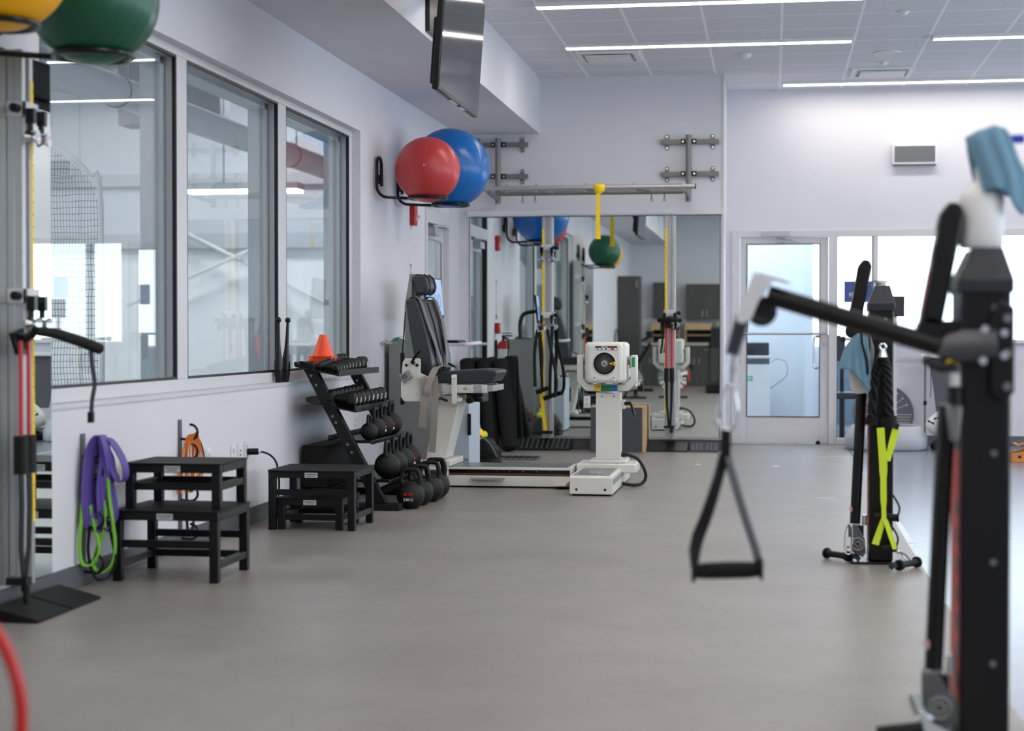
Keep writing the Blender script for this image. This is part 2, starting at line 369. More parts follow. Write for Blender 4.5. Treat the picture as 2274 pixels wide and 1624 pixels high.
# window_1: three panes in the left wall, set back in the opening
mb = MB(); fx0, fx1 = -3.235, -3.12; kf = 3.12 / 3.06
panes = [(6.72 * kf, 8.375 * kf), (8.525 * kf, 10.185 * kf), (10.355 * kf, 11.97 * kf)]; z0, z1 = 1.127 - 0.237 * kf, 1.127 + 1.448 * kf
mb.box((fx0, W1[0], W1[2]), (fx1, W1[1], z0)); mb.box((fx0, W1[0], z1), (fx1, W1[1], W1[3]))
ys = [W1[0], panes[0][0], panes[0][1], panes[1][0], panes[1][1], panes[2][0], panes[2][1], W1[1]]
for k in range(0, 8, 2): mb.box((fx0, ys[k], z0), (fx1, ys[k + 1], z1))
win = struct('window_1', mb, 'white_metal', bevel=0.004)
for a, b in panes:
    obj('pane', MB().box((-3.186, a, z0), (-3.180, b, z1)), 'glass', win)
    g = MB(); w = 0.014
    for q in ((a, a + w, z0, z1), (b - w, b, z0, z1), (a + w, b - w, z0, z0 + w), (a + w, b - w, z1 - w, z1)): g.box((-3.143, q[0], q[2]), (-3.1225, q[1], q[3]))
    obj('gasket', g, 'gasket', win)
    g = MB()
    for q in ((a + w, a + 0.03, z0, z1), (b - 0.07, b - w, z0, z1), (a, b, z1 - 0.05, z1 - w)): g.box((-3.30, q[0], q[2]), (-3.188, q[1], q[3]))
    obj('outer_frame', g, 'pipe', win)
    g = MB(); w = 0.010
    for q in ((a, a + w, z0, z1), (b - w, b, z0, z1), (a + w, b - w, z0, z0 + w), (a + w, b - w, z1 - w, z1)): g.box((-3.179, q[0], q[2]), (-3.1435, q[1], q[3]))
    obj('glazing_bead', g, 'alu', win)
struct('trim_3', MB().box((-3.119, W1[0], 0.800), (-3.052, W1[1], 0.8195)), 'white_metal')   # sill board

# door_1: glazed door with a transom in the left wall
mb = MB(); dx0, dx1 = -3.20, -3.045; a, b, zt = D1[0], D1[1], D1[3]
mb.box((dx0, a, 0), (dx1, a + 0.07, zt)); mb.box((dx0, b - 0.07, 0), (dx1, b, zt)); mb.box((dx0, a + 0.07, zt - 0.07), (dx1, b - 0.07, zt)); mb.box((dx0, a + 0.07, 2.13), (dx1, b - 0.07, 2.25))
d1 = struct('door_1', mb, 'white_metal', bevel=0.004)
mb = MB(); x0, x1, a2, b2 = -3.15, -3.105, a + 0.075, b - 0.075
mb.box((x0, a2, 0.01), (x1, a2 + 0.11, 2.125)); mb.box((x0, b2 - 0.11, 0.01), (x1, b2, 2.125)); mb.box((x0, a2 + 0.11, 2.0), (x1, b2 - 0.11, 2.125)); mb.box((x0, a2 + 0.11, 0.01), (x1, b2 - 0.11, 0.27))
lf = obj('leaf', mb, 'white_metal', d1, bevel=0.004)
obj('pane', MB().box((-3.13, a2 + 0.11, 0.27), (-3.124, b2 - 0.11, 2.0)), 'glass', lf)
obj('transom_pane', MB().box((-3.13, a + 0.07, 2.25), (-3.124, b - 0.07, zt - 0.07)), 'glass', d1)
obj('gasket', MB().box((-3.104, a + 0.07, 0.0), (-3.05, a + 0.085, 2.6)).box((-3.103, a2 + 0.112, 0.28), (-3.098, a2 + 0.122, 1.99)).box((-3.103, b2 - 0.122, 0.28), (-3.098, b2 - 0.112, 1.99)), 'gasket', d1)
obj('door_closer', MB().box((-3.10, a2 + 0.25, 2.03), (-3.03, a2 + 0.52, 2.10)).tube([(-3.06, a2 + 0.3, 2.11), (-2.98, a2 + 0.5, 2.12), (-3.06, a2 + 0.72, 2.12)], 0.01), 'alu', lf)
obj('push_bar', MB().tube([(-3.10, a2 + 0.05, 1.02), (-3.05, a2 + 0.05, 1.02), (-3.05, b2 - 0.05, 1.02), (-3.10, b2 - 0.05, 1.02)], 0.016), 'alu', lf)

# door_2 and the glazed strip beside it in the door wall
mb = MB(); y0, y1 = YF - 0.02, YF + 0.12
mb.box((-0.42, y0, 0), (-0.335, y1, 2.19)); mb.box((0.565, y0, 0), (0.62, y1, 2.19)); mb.box((-0.335, y0, 2.12), (0.565, y1, 2.19))
d2 = struct('door_2', mb, 'white_metal', bevel=0.004)
mb = MB(); a, b = -0.33, 0.56; y0, y1 = YF + 0.015, YF + 0.06
mb.box((a, y0, 0.012), (a + 0.065, y1, 2.115)); mb.box((b - 0.085, y0, 0.012), (b, y1, 2.115)); mb.box((a + 0.065, y0, 2.05), (b - 0.085, y1, 2.115)); mb.box((a + 0.065, y0, 0.012), (b - 0.085, y1, 0.275))
lf = obj('leaf', mb, 'white_metal', d2, bevel=0.004)
obj('pane', MB().box((a + 0.065, YF + 0.035, 0.275), (b - 0.085, YF + 0.041, 2.05)), 'glass_clear', lf)
g = MB(); x0, x1, z0, z1 = a + 0.065, b - 0.085, 0.275, 2.05
for q in ((x0, x0 + 0.007, z0, z1), (x1 - 0.007, x1, z0, z1), (x0, x1, z0, z0 + 0.007), (x0, x1, z1 - 0.007, z1)): g.box((q[0], YF + 0.005, q[2]), (q[1], YF + 0.034, q[3]))
obj('gasket', g, 'gasket', lf)
obj('push_bar', MB().tube([(a + 0.02, YF + 0.01, 1.13), (a + 0.02, YF - 0.05, 1.13), (b - 0.03, YF - 0.05, 1.13), (b - 0.03, YF + 0.01, 1.13)], 0.013), 'chrome', lf)
obj('pull_handle', MB().tube(smooth_path([(0.475, YF + 0.01, 1.10), (0.43, YF - 0.055, 1.10), (0.415, YF - 0.06, 1.06), (0.415, YF - 0.06, 0.82), (0.43, YF - 0.055, 0.78), (0.475, YF + 0.01, 0.78)], 4), 0.012), 'chrome', lf)
obj('lock', MB().cyl((0.52, YF + 0.015, 1.02), (0.52, YF - 0.005, 1.02), 0.02).cyl((0.52, YF + 0.015, 0.80), (0.52, YF, 0.80), 0.009), 'alu', lf)
obj('door_closer', MB().box((-0.10, YF - 0.075, 2.125), (0.17, YF - 0.02, 2.175)).tube([(0.05, YF - 0.05, 2.12), (0.2, YF - 0.09, 2.09), (0.26, YF - 0.03, 2.07)], 0.008).box((0.05, YF - 0.03, 2.065), (0.12, YF + 0.015, 2.09)), 'alu', d2)
obj('doorstop', MB().sphere((0.46, YF - 0.02, 0.012), 0.025, 16, 8), 'black', d2)
mb = MB(); y0, y1 = YF - 0.02, YF + 0.12
mb.box((0.62, y0, 2.12), (5.2, y1, 2.19)); mb.box((0.62, y0, 0), (0.645, y1, 2.12)); mb.box((1.005, y0, 0.0), (1.055, y1, 2.12)); mb.box((0.645, y0, 0), (1.005, y1, 0.06))
mb.box((1.055, y0 - 0.03, 1.03), (5.2, y1, 1.07))
for x in (3.0, 5.15): mb.box((x, y0, 1.07), (x + 0.05, y1, 2.12))
w2 = struct('window_2', mb, 'white_metal', bevel=0.004)
obj('pane', MB().box((0.645, YF + 0.035, 0.06), (1.005, YF + 0.041, 2.12)), 'glass_clear', w2)
obj('pane', MB().box((1.055, YF + 0.035, 1.07), (3.0, YF + 0.041, 2.12)), 'glass_clear', w2)
obj('pane', MB().box((3.05, YF + 0.035, 1.07), (5.15, YF + 0.041, 2.12)), 'glass_clear', w2)
obj('gasket', MB().box((0.995, YF - 0.022, 0.06), (1.004, YF + 0.034, 2.12)).box((0.646, YF + 0.0, 0.06), (0.652, YF + 0.034, 2.12)), 'gasket', w2)

# the small bright lobby behind the door wall
LB = 19.75
M['lobby'] = mat('pale_blue_wall_paint', (222, 230, 236), 0.7)
M['lobby_blue'] = mat('slate_blue_panel', (112, 132, 152), 0.6)
struct('floor_lobby', MB().box((-1.2, YF, -0.1), (9, LB + 0.3, 0)), 'floor_blue')
struct('wall_lobby', MB().box((-1.2, LB, 0), (0.36, LB + 0.15, 3.0)).box((-1.3, YF + 0.15, 0), (-1.2, LB, 3.0)).box((0.36, LB - 0.25, 0), (0.45, LB + 0.15, 3.0)).box((0.36, LB + 0.2, 0), (9, LB + 0.3, 0.98)).box((0.36, LB + 0.2, 2.7), (9, LB + 0.3, 3.0)), 'lobby')
struct('trim_4', MB().box((0.62, LB + 0.15, 0.08), (9, LB + 0.2, 0.95)), 'lobby_blue')
struct('ceiling_lobby', MB().box((-1.3, YF + 0.15, 2.95), (9, LB + 0.3, 3.05)), 'wall_white')

t = thing('lobby_fill_light', 'added panel light that brightens the lobby behind the far door', 'ceiling light', (0.0, 18.7, 2.95))  # made-up fixture, added to brighten the lobby walls
obj('housing', MB().box((-0.9, 18.1, 2.90), (0.3, 19.3, 2.949)), 'white', t)
obj('diffuser', MB().box((-0.87, 18.13, 2.88), (0.27, 19.27, 2.899)), emis('lobby_fill_emission', (240, 248, 255), 9.0), t)

# ---------------------------------------------------------------- the hall behind the left window
hx0, hx1, hy0, hy1, hz = -17.0, XL - 0.2, -3.0, 27.0, 5.6
struct('floor_hall', MB().box((hx0, hy0, -0.1), (hx1, hy1, 0)), mat('hall_turf', (150, 160, 158), 0.8))
M['hall_wall'] = mat('hall_panel_paint', (206, 211, 216), 0.65); M['hall_low'] = mat('hall_white_panel', (246, 248, 250), 0.6)
struct('wall_hall_end', MB().box((hx0, hy1, 0), (hx1 + 4, hy1 + 0.2, hz)), 'hall_wall')
struct('wall_hall_side', MB().box((hx0 - 0.2, hy0, 0), (hx0, hy1 + 0.2, hz)).box((hx0, hy0 - 0.2, 0), (hx1, hy0, hz)), 'hall_wall')
struct('ceiling_hall', MB().box((hx0 - 0.2, hy0 - 0.2, hz), (hx1, hy1 + 0.2, hz + 0.1)), mat('hall_ceiling_paint', (170, 174, 178), 0.8))
struct('wall_hall_near', MB().box((hx1, YM + 0.2, 0), (hx1 + 0.15, hy1, hz)).box((hx1, hy0, H), (hx1 + 0.19, YM + 0.2, hz)), 'hall_wall')
mb = MB()
for x in [-15.2, -13.4, -11.6, -9.75, -8.55, -7.1, -5.6, -4.2]: mb.box((x, hy1 - 0.006, 0), (x + 0.035, hy1, hz))
struct('trim_5', mb, 'pipe')
struct('trim_7', MB().box((hx0, hy1 - 0.005, 0), (hx1 + 0.0, hy1 - 0.0005, 2.55)), 'hall_low')
struct('trim_6', MB().box((hx0, hy1 - 0.16, 2.55), (hx1, hy1 - 0.01, 2.80)).box((hx0, hy1 - 0.12, 3.60), (hx1, hy1 - 0.01, 3.80)), 'pipe')
# ---------------------------------------------------------------- ceiling fittings
def strip(x0, x1, y, label, first=[None]):
    if first[0] is None:
        t = thing('ceiling_light', label, 'ceiling light', ((x0 + x1) / 2, y, H), 'linear ceiling lights'); cx = (x0 + x1) / 2
        obj('housing', MB().box((x0, y - 0.075, H - 0.028), (x1, y - 0.058, H - 0.001)).box((x0, y + 0.058, H - 0.028), (x1, y + 0.075, H - 0.001)).box((x0 - 0.01, y - 0.075, H - 0.028), (x0, y + 0.075, H - 0.001)).box((x1, y - 0.075, H - 0.028), (x1 + 0.01, y + 0.075, H - 0.001)), 'white', t)
        obj('diffuser', MB().box((x0, y - 0.058, H - 0.024), (x1, y + 0.058, H - 0.004)), 'lamp', t)
        first[0] = t; return t
    return dup(first[0], ((x0 + x1) / 2, y, H), label)
strip(-1.78, 0.65, 14.54, 'long ceiling light across the middle of the view, above the mirror wall')
strip(-1.78, 0.65, 12.69, 'long ceiling light running off the top edge right of the hanging television')
strip(1.33, 3.76, 14.54, 'long ceiling light at the upper right, same row as the one over the mirror wall')
strip(0.10, 2.53, 17.0, 'long ceiling light nearest the far wall, above the wall speaker')
for x0, x1, y in [(1.33, 3.76, 12.69)] + [(x, x + 2.43, 14.54 - 1.845 * k) for k in range(2, 10) for x in (-1.78, 1.33)] + [(4.1, 6.53, 14.54 - 1.845 * k) for k in range(0, 10, 2)] + [(2.6, 5.03, 17.0)]:
    strip(x0, x1, y, 'long ceiling light out of view above or behind the camera')

def vent(cx, cy, w, d, label):
    t = thing('ceiling_vent', label, 'air vent', (cx, cy, H))
    mb = MB(); f = 0.05
    mb.box((cx - w / 2, cy - d / 2, H - 0.02), (cx + w / 2, cy - d / 2 + f, H - 0.001)).box((cx - w / 2, cy + d / 2 - f, H - 0.02), (cx + w / 2, cy + d / 2, H - 0.001))
    mb.box((cx - w / 2, cy - d / 2 + f, H - 0.02), (cx - w / 2 + f, cy + d / 2 - f, H - 0.001)).box((cx + w / 2 - f, cy - d / 2 + f, H - 0.02), (cx + w / 2, cy + d / 2 - f, H - 0.001))
    obj('frame', mb, 'white', t)
    obj('plaque', MB().box((cx - w / 2 + f + 0.03, cy - d / 2 + f + 0.03, H - 0.035), (cx + w / 2 - f - 0.03, cy + d / 2 - f - 0.03, H - 0.022)).box((cx - 0.02, cy - 0.02, H - 0.022), (cx + 0.02, cy + 0.02, H - 0.002)), 'white', t)
vent(-1.46, 15.12, 0.56, 0.54, 'square ceiling vent above the pull-up bar')
vent(1.02, 16.4, 0.58, 0.52, 'square white ceiling vent above the far door wall')
t = thing('smoke_detector', 'small round white smoke detector on the ceiling left of the alcove corner', 'smoke detector', (-0.25, 15.2, H))
obj('base', MB().lathe([(0, -0.012), (0.06, -0.012), (0.06, 0)], 20, (-0.25, 15.2, H - 0.001)), 'white', t)
obj('dome', MB().lathe([(0, -0.045), (0.03, -0.043), (0.05, -0.03), (0.052, -0.012), (0, -0.012)], 20, (-0.25, 15.2, H)), 'white', t)
t = thing('ceiling_speaker', 'large round white ceiling speaker', 'speaker', (1.0, 15.3, H))
obj('trim_ring', MB().torus((1.0, 15.3, H - 0.006), 0.115, 0.006), 'white', t)
obj('grille', MB().lathe([(0, -0.01), (0.112, -0.008), (0.112, -0.001), (0, -0.001)], 28, (1.0, 15.3, H)), 'white_metal', t)
for y, lab in ((13.4, 'small round ceiling sensor near the top edge of the photo'), (15.85, 'small round ceiling sensor between the big ceiling speaker and the vent')):
    t = thing('ceiling_sensor', lab, 'sensor', (1.0, y, H))
    obj('flange', MB().lathe([(0, -0.008), (0.05, -0.008), (0.05, -0.001), (0, -0.001)], 18, (1.0, y, H)), 'white', t)
    obj('lens', MB().lathe([(0, -0.03), (0.025, -0.026), (0.032, -0.008), (0, -0.008)], 18, (1.0, y, H)), 'white', t)
# hanging strip light of the hall next door, and added fill panels
def hall_light(c, L_, d, label, first=[None], group='hall ceiling lights'):
    x, y, z = c
    t = thing('hall_light', label, 'ceiling light', c, group)
    obj('housing', MB().box((x - L_ / 2, y - d / 2, z), (x + L_ / 2, y + d / 2, z + 0.08)), 'pipe', t)
    obj('diffuser', MB().box((x - L_ / 2 + 0.01, y - d / 2 + 0.01, z - 0.03), (x + L_ / 2 - 0.01, y + d / 2 - 0.01, z - 0.001)), 'hall_lamp', t)
    mb = MB()
    for s in (-1, 1):
        if z < hz - 0.2: mb.tube([(x + s * L_ * 0.18, y, z + 0.079), (x + s * L_ * 0.18, y, hz)], 0.012)
    if mb.v: obj('hanger', mb, 'pipe', t)
    return t
hall_light((-6.45, 20.0, 2.90), 1.45, 0.3, 'hanging strip light seen through the middle window pane')
for i, (x, y) in enumerate([(-7.8, 3), (-7.8, 9), (-7.8, 15), (-11.5, 3), (-11.5, 9), (-11.5, 15), (-11.5, 22), (-7.5, 24.5)]):  # invented glowing panels, put in only to light the hall
    hall_light((x, y, hz - 0.12), 2.2, 1.0, 'added wide light panel that brightens the hall behind the window')
# ---------------------------------------------------------------- mirrors, rails and what hangs on them
t = thing('wall_mirror', 'tall frameless mirror behind the aluminium rail at the left edge', 'mirror', (-3.04, 5.4, 0.1))
obj('backing', MB().box((-3.058, 4.0, 0.105), (-3.048, 6.78, 2.27)), 'base', t)
obj('silvered_glass', MB().box((-3.0475, 4.0, 0.105), (-3.042, 6.782, 2.27)), 'mirror', t)
t = thing('wall_mirror', 'wide mirror covering the back wall under the pull-up bar', 'mirror', (-1.7, 16.3, 0.1))
obj('backing', MB().box((-2.955, YM - 0.012, 0.115), (-0.50, YM - 0.002, 2.275)), 'base', t)
mx_ = [-2.95, -1.73, -0.505]
for k in range(2): obj('silvered_glass', MB().box((mx_[k], YM - 0.018, 0.12), (mx_[k + 1] - 0.002, YM - 0.0125, 2.27)), 'mirror', t)
obj('bottom_channel', MB().box((-2.955, YM - 0.03, 0.105), (-0.50, YM - 0.0185, 0.128)), 'chrome', t)

def rail(o, n, u, label, z0=0.11, z1=2.27, carr=(2.0, 1.25)):
    """slide rail: n points away from the wall, u along the wall"""
    o, n, u = Vector(o), Vector(n), Vector(u)
    T = Matrix((u.to_4d(), n.to_4d(), (0, 0, 1, 0), (o.x, o.y, 0, 1))).transposed()
    T = Matrix(((u.x, n.x, 0, o.x), (u.y, n.y, 0, o.y), (0, 0, 1, 0), (0, 0, 0, 1)))
    t = thing('slide_rail', label, 'wall rail', (o.x, o.y, z0), 'aluminium slide rails')
    mb = MB().box((-0.05, 0, z0), (0.05, 0.03, z1), T).box((-0.05, 0.0301, z0), (-0.018, 0.065, z1), T).box((0.018, 0.0301, z0), (0.05, 0.065, z1), T).box((-0.0179, 0.0301, z0), (0.0179, 0.045, z1), T)
    obj('profile', mb, 'alu', t, bevel=0.003)
    mb = MB().box((-0.0485, 0.0655, z0 + 0.25), (-0.028, 0.067, z1 - 0.12), T); mb.mat(1)
    z = z0 + 0.3
    while z < z1 - 0.15: mb.box((-0.047, 0.0672, z), (-0.038, 0.0676, z + 0.004), T); z += 0.05
    obj('ruler_strip', mb, ['yellow', 'ink'], t)
    for z in carr:
        mb = MB().box((-0.062, 0.0, z), (-0.0505, 0.085, z + 0.06), T).box((0.0505, 0.0, z), (0.062, 0.085, z + 0.06), T).box((-0.062, 0.069, z), (0.062, 0.085, z + 0.06), T)
        c = obj('carriage', mb, 'white_metal', t, bevel=0.003)
        for s in (-1, 1):
            obj('bracket', MB().box((s * 0.05 - 0.014, 0.086, z - 0.03), (s * 0.05 + 0.014, 0.12, z + 0.03), T).cyl(T @ Vector((s * 0.05, 0.10, z - 0.03)), T @ Vector((s * 0.05, 0.10, z - 0.06)), 0.012), 'satin', c)
            obj('pulley', MB().lathe([(0.012, -0.02), (0.03, -0.022), (0.018, 0), (0.03, 0.022), (0.012, 0.02)], 16, T=Matrix.Translation(T @ Vector((s * 0.05, 0.11, z - 0.085))) @ Matrix.Rotation(PI / 2, 4, 'X' if abs(u.x) > .5 else 'Y')), 'chrome', c)
        obj('lock_knob', MB().cyl(T @ Vector((0.063, 0.05, z + 0.03)), T @ Vector((0.10, 0.05, z + 0.03)), 0.018), 'black', c)
    return t
rail((-3.041, 6.42, 0), (1, 0, 0), (0, -1, 0), 'aluminium slide rail on the left mirror holding the red band handles')
rail((-3.041, 5.86, 0), (1, 0, 0), (0, -1, 0), 'aluminium slide rail cut off by the left edge of the photo', carr=(1.72, 1.2))
rail((-2.175, YM - 0.019, 0), (0, -1, 0), (1, 0, 0), 'slide rail with a yellow ruler on the mirror, left of the white machine', carr=(1.94, 1.28))
rail((-0.98, YM - 0.019, 0), (0, -1, 0), (1, 0, 0), 'slide rail with a yellow ruler at the right end of the mirror', carr=(1.30,))

# red resistance tubes with a black padded bar on the near rail
t = thing('band_set', 'pair of red resistance tubes with black sleeves hanging on the left rail', 'resistance band', (-2.91, 6.27, 0.12), 'resistance bands')
for y in (6.235, 6.305):
    tb = obj('red_tube', MB().tube([(-2.925, y, 1.10), (-2.925, y, 0.70)], 0.0075), 'red_tube', t)
    obj('sleeve', MB().rbox((-2.95, y - 0.03, 0.575), (-2.90, y + 0.03, 0.725), 0.018), 'rubber', t)
    obj('strap', MB().strap([(-2.925, y, 0.58), (-2.925, y + 0.005, 0.45), (-2.925, y - 0.005, 0.28), (-2.925, 6.26, 0.14), (-2.925, 6.24, 0.11)], [0.04, 0.038, 0.034, 0.03, 0.03], 0.006, (0, 1, 0)), 'black', t)
obj('end_bracket', MB().box((-2.985, 6.22, 0.135), (-2.90, 6.275, 0.165)).cyl((-2.91, 6.245, 0.06), (-2.91, 6.245, 0.134), 0.014), 'satin', t)
t = thing('foam_grip_bar', 'black foam grip sticking out from the left rail with a hanging strap', 'exercise handle', (-2.9, 6.4, 1.1), 'hanging handles')
pth = [(-2.895, 6.30, 1.14), (-2.865, 6.42, 1.13), (-2.835, 6.58, 1.10), (-2.81, 6.74, 1.065)]
obj('grip', MB().tube(pth, [0.018, 0.022, 0.023, 0.024], 14), 'foam', t)
obj('clamp_plate', MB().prism([(6.215, 1.13), (6.31, 1.15), (6.37, 1.06), (6.345, 1.045), (6.27, 1.045)], -2.965, -2.946, 'x').cyl((-2.946, 6.29, 1.10), (-2.90, 6.30, 1.13), 0.018), 'satin', t)
for y in (6.27, 6.335): obj('clamp_bolt', MB().cyl((-2.946, y, 1.075), (-2.937, y, 1.075), 0.008), 'chrome', t)
obj('wrist_strap', MB().strap(smooth_path([(-2.825, 6.69, 1.06), (-2.825, 6.70, 1.0), (-2.820, 6.715, 0.92), (-2.825, 6.70, 0.85), (-2.825, 6.69, 0.79)], 5), 0.022, 0.005, (0.3, 1, 0)), 'black', t)
obj('strap_end', MB().rbox((-2.837, 6.672, 0.755), (-2.815, 6.705, 0.80), 0.006), 'rubber', t)

# handles and straps hanging on the far-left rail of the back mirror
def rope_handle(name, x, z_top, z_bot, label, dx, group):
    y = YM - 0.19
    t = thing(name, label, 'exercise handle', (x, y, z_bot), group)
    obj('strap', MB().strap(smooth_path([(x, y, z_top), (x + dx * 0.3, y - 0.02, (z_top * 2 + z_bot) / 3), (x + dx * 0.8, y - 0.03, (z_top + 2 * z_bot) / 3), (x + dx, y - 0.03, z_bot + 0.02)], 5), 0.03, 0.008, (1, 0, 0)), 'black', t)
    obj('grip', MB().cyl((x + dx - 0.06, y - 0.03, z_bot), (x + dx + 0.06, y - 0.03, z_bot + 0.045), 0.022), 'foam', t)
    return t
rope_handle('foam_grip', -2.235, 1.20, 0.56, 'black strap with a foam grip on the left side of the mirror rail', 0.03, 'handles on the mirror rail')
rope_handle('foam_grip', -2.11, 1.20, 0.50, 'black strap with a slanting foam grip on the right side of the mirror rail', -0.02, 'handles on the mirror rail')
t = thing('battle_rope', 'thick black rope looped over the mirror rail left of the white machine', 'rope', (-2.17, YM - 0.31, 0.6))
obj('rope', MB().tube(smooth_path([(-2.26, YM - 0.31, 0.62), (-2.265, YM - 0.31, 0.95), (-2.23, YM - 0.31, 1.17), (-2.195, YM - 0.31, 0.95), (-2.20, YM - 0.31, 0.72)], 6), 0.016, 10), 'rubber', t)
obj('rope_hook', MB().tube([(-2.175, YM - 0.105, 1.255), (-2.175, YM - 0.28, 1.16), (-2.225, YM - 0.345, 1.148), (-2.228, YM - 0.35, 1.185)], 0.007), 'chrome', t)
obj('rope_tail', MB().tube(smooth_path([(-2.14, YM - 0.31, 1.17), (-2.10, YM - 0.32, 0.95), (-2.06, YM - 0.32, 0.75), (-2.055, YM - 0.32, 0.60), (-2.085, YM - 0.32, 0.52)], 6), 0.016, 10), 'rubber', t)
t = thing('strap', 'yellow strap stretched down the mirror rail to a low anchor', 'strap', (-2.19, YM - 0.12, 0.17), 'straps')
obj('webbing', MB().strap([(-2.225, YM - 0.15, 0.545), (-2.21, YM - 0.125, 0.40), (-2.185, YM - 0.12, 0.18)], 0.032, 0.005, (1, 0, 0)), 'yellow', t)
obj('anchor', MB().box((-2.215, YM - 0.135, 0.155), (-2.15, YM - 0.09, 0.185)).cyl((-2.15, YM - 0.11, 0.17), (-2.115, YM - 0.11, 0.17), 0.015), 'satin', t)
# red bands and black ring on the right rail
t = thing('band_set', 'red resistance tubes with black sleeves on the rail at the right end of the mirror', 'resistance band', (-0.98, YM - 0.21, 0.2), 'resistance bands')
for s in (-1, 1):
    x = -0.98 + s * 0.026
    obj('red_tube', MB().tube([(x, YM - 0.20, 1.22), (x, YM - 0.20, 0.80)], 0.011), 'red_tube', t)
    obj('sleeve', MB().rbox((x - 0.022, YM - 0.22, 0.67), (x + 0.022, YM - 0.18, 0.80), 0.015), 'rubber', t)
    obj('strap', MB().strap([(x, YM - 0.20, 0.67), (x - s * 0.004, YM - 0.20, 0.45), (-0.975 + s * 0.006, YM - 0.20, 0.24)], [0.03, 0.024, 0.02], 0.006, (1, 0, 0)), 'black', t)
obj('anchor', MB().box((-1.03, YM - 0.21, 0.225), (-0.93, YM - 0.1, 0.245)).cyl((-0.955, YM - 0.20, 0.18), (-0.955, YM - 0.20, 0.224), 0.018), 'satin', t)
t = thing('ring_handle', 'black ring-shaped handle clamped high on the rail at the right end of the mirror', 'exercise handle', (-0.985, YM - 0.22, 1.26))
obj('ring', MB().torus((-0.985, YM - 0.31, 1.262), 0.082, 0.024, 'z', 28, 10), 'foam', t)
obj('clamp', MB().box((-1.0, YM - 0.26, 1.18), (-0.96, YM - 0.16, 1.25)).box((-1.06, YM - 0.27, 1.165), (-1.035, YM - 0.20, 1.235)).box((-0.93, YM - 0.27, 1.165), (-0.905, YM - 0.20, 1.235)), 'satin', t)
obj('hanging_strap', MB().strap([(-1.035, YM - 0.26, 1.24), (-1.04, YM - 0.27, 1.05), (-1.055, YM - 0.27, 0.94)], 0.02, 0.005, (1, 0, 0)), 'black', t)

# ---------------------------------------------------------------- slant boards on the floor
def slant_board(x, y, w, d, h, rz, label, m='rubber', studs=False):
    t = thing('slant_board', label, 'slant board', (x, y, 0), 'slant boards')
    T = Matrix.Translation((x, y, 0)) @ Matrix.Rotation(rz, 4, 'Z')
    obj('ramp', MB().prism([(-d / 2, 0.0), (d / 2, 0.0), (d / 2, h), (-d / 2, 0.012)], -w / 2, w / 2, 'x', T), m, t, bevel=0.003)
    if studs:
        mb = MB(); sl = math.atan2(h - 0.012, d)
        nx = max(3, int(w / 0.05))
        for i in range(nx):
            for j in range(6):
                yy = -d / 2 + 0.03 + j * (d - 0.05) / 5 + (0.02 if i % 2 else 0) * 0.5; zz = 0.012 + (yy + d / 2) * math.tan(sl)
                p = T @ Vector((-w / 2 + 0.03 + i * (w - 0.06) / (nx - 1), yy, zz)); mb.cbox(p, (0.016, 0.010, 0.006))
        obj('tread_pattern', mb, 'machine_grey', t)
    return t
slant_board(-2.915, 6.62, 0.30, 0.19, 0.06, PI / 2, 'black rubber slant board on the floor under the left rail, right half of the pair')
slant_board(-2.915, 6.30, 0.30, 0.19, 0.06, PI / 2, 'black rubber slant board at the left edge, left half of the pair')
slant_board(-2.185, 16.18, 0.51, 0.24, 0.105, 0, 'wide black studded slant board under the mirror, left of the white machine', studs=True)
slant_board(-1.10, 16.17, 0.195, 0.24, 0.09, 0, 'plain dark slant board against the mirror, next to the carpeted box')
slant_board(-0.90, 16.17, 0.195, 0.24, 0.09, 0, 'plain dark slant board under the right mirror rail', m='black')
slant_board(-0.715, 16.19, 0.135, 0.19, 0.08, 0, 'small patterned grey slant board, left of the pair at the wall corner', m='felt', studs=True)
slant_board(-0.578, 16.19, 0.135, 0.19, 0.08, 0, 'small patterned grey slant board right at the wall corner', m='felt', studs=True)

# ---------------------------------------------------------------- gym balls on wall rings
def ball_holder(yw, xb, yb, zr, R, label):
    t = thing('ball_holder', label, 'ball rack', (XL, yw, zr), 'wall mounted ball holders')
    x0 = XL + 0.025
    p = [(x0, yw + 0.17, zr + 0.10), (x0, yw + 0.16, zr + 0.21)] + arc((x0, yw + 0.085, zr + 0.24), 0.08, 0.35, PI - 0.1, 8, (0, 1, 0), (0, 0, 1)) + [(x0, yw, zr + 0.14)]
    p += arc((x0 + 0.09, yw, zr + 0.09), 0.09, PI, 1.5 * PI, 8, (1, 0, 0), (0, 0, 1)) + [(xb - R, yb, zr)]
    obj('arm', MB().tube(p, 0.012, 10), 'satin', t)
    obj('ring', MB().torus((xb, yb, zr), R, 0.012, 'z', 40, 10), 'satin', t)
    obj('wall_plate', MB().box((XL + 0.001, yw + 0.158, zr + 0.12), (XL + 0.012, yw + 0.178, zr + 0.19)), 'satin', t)
    return t
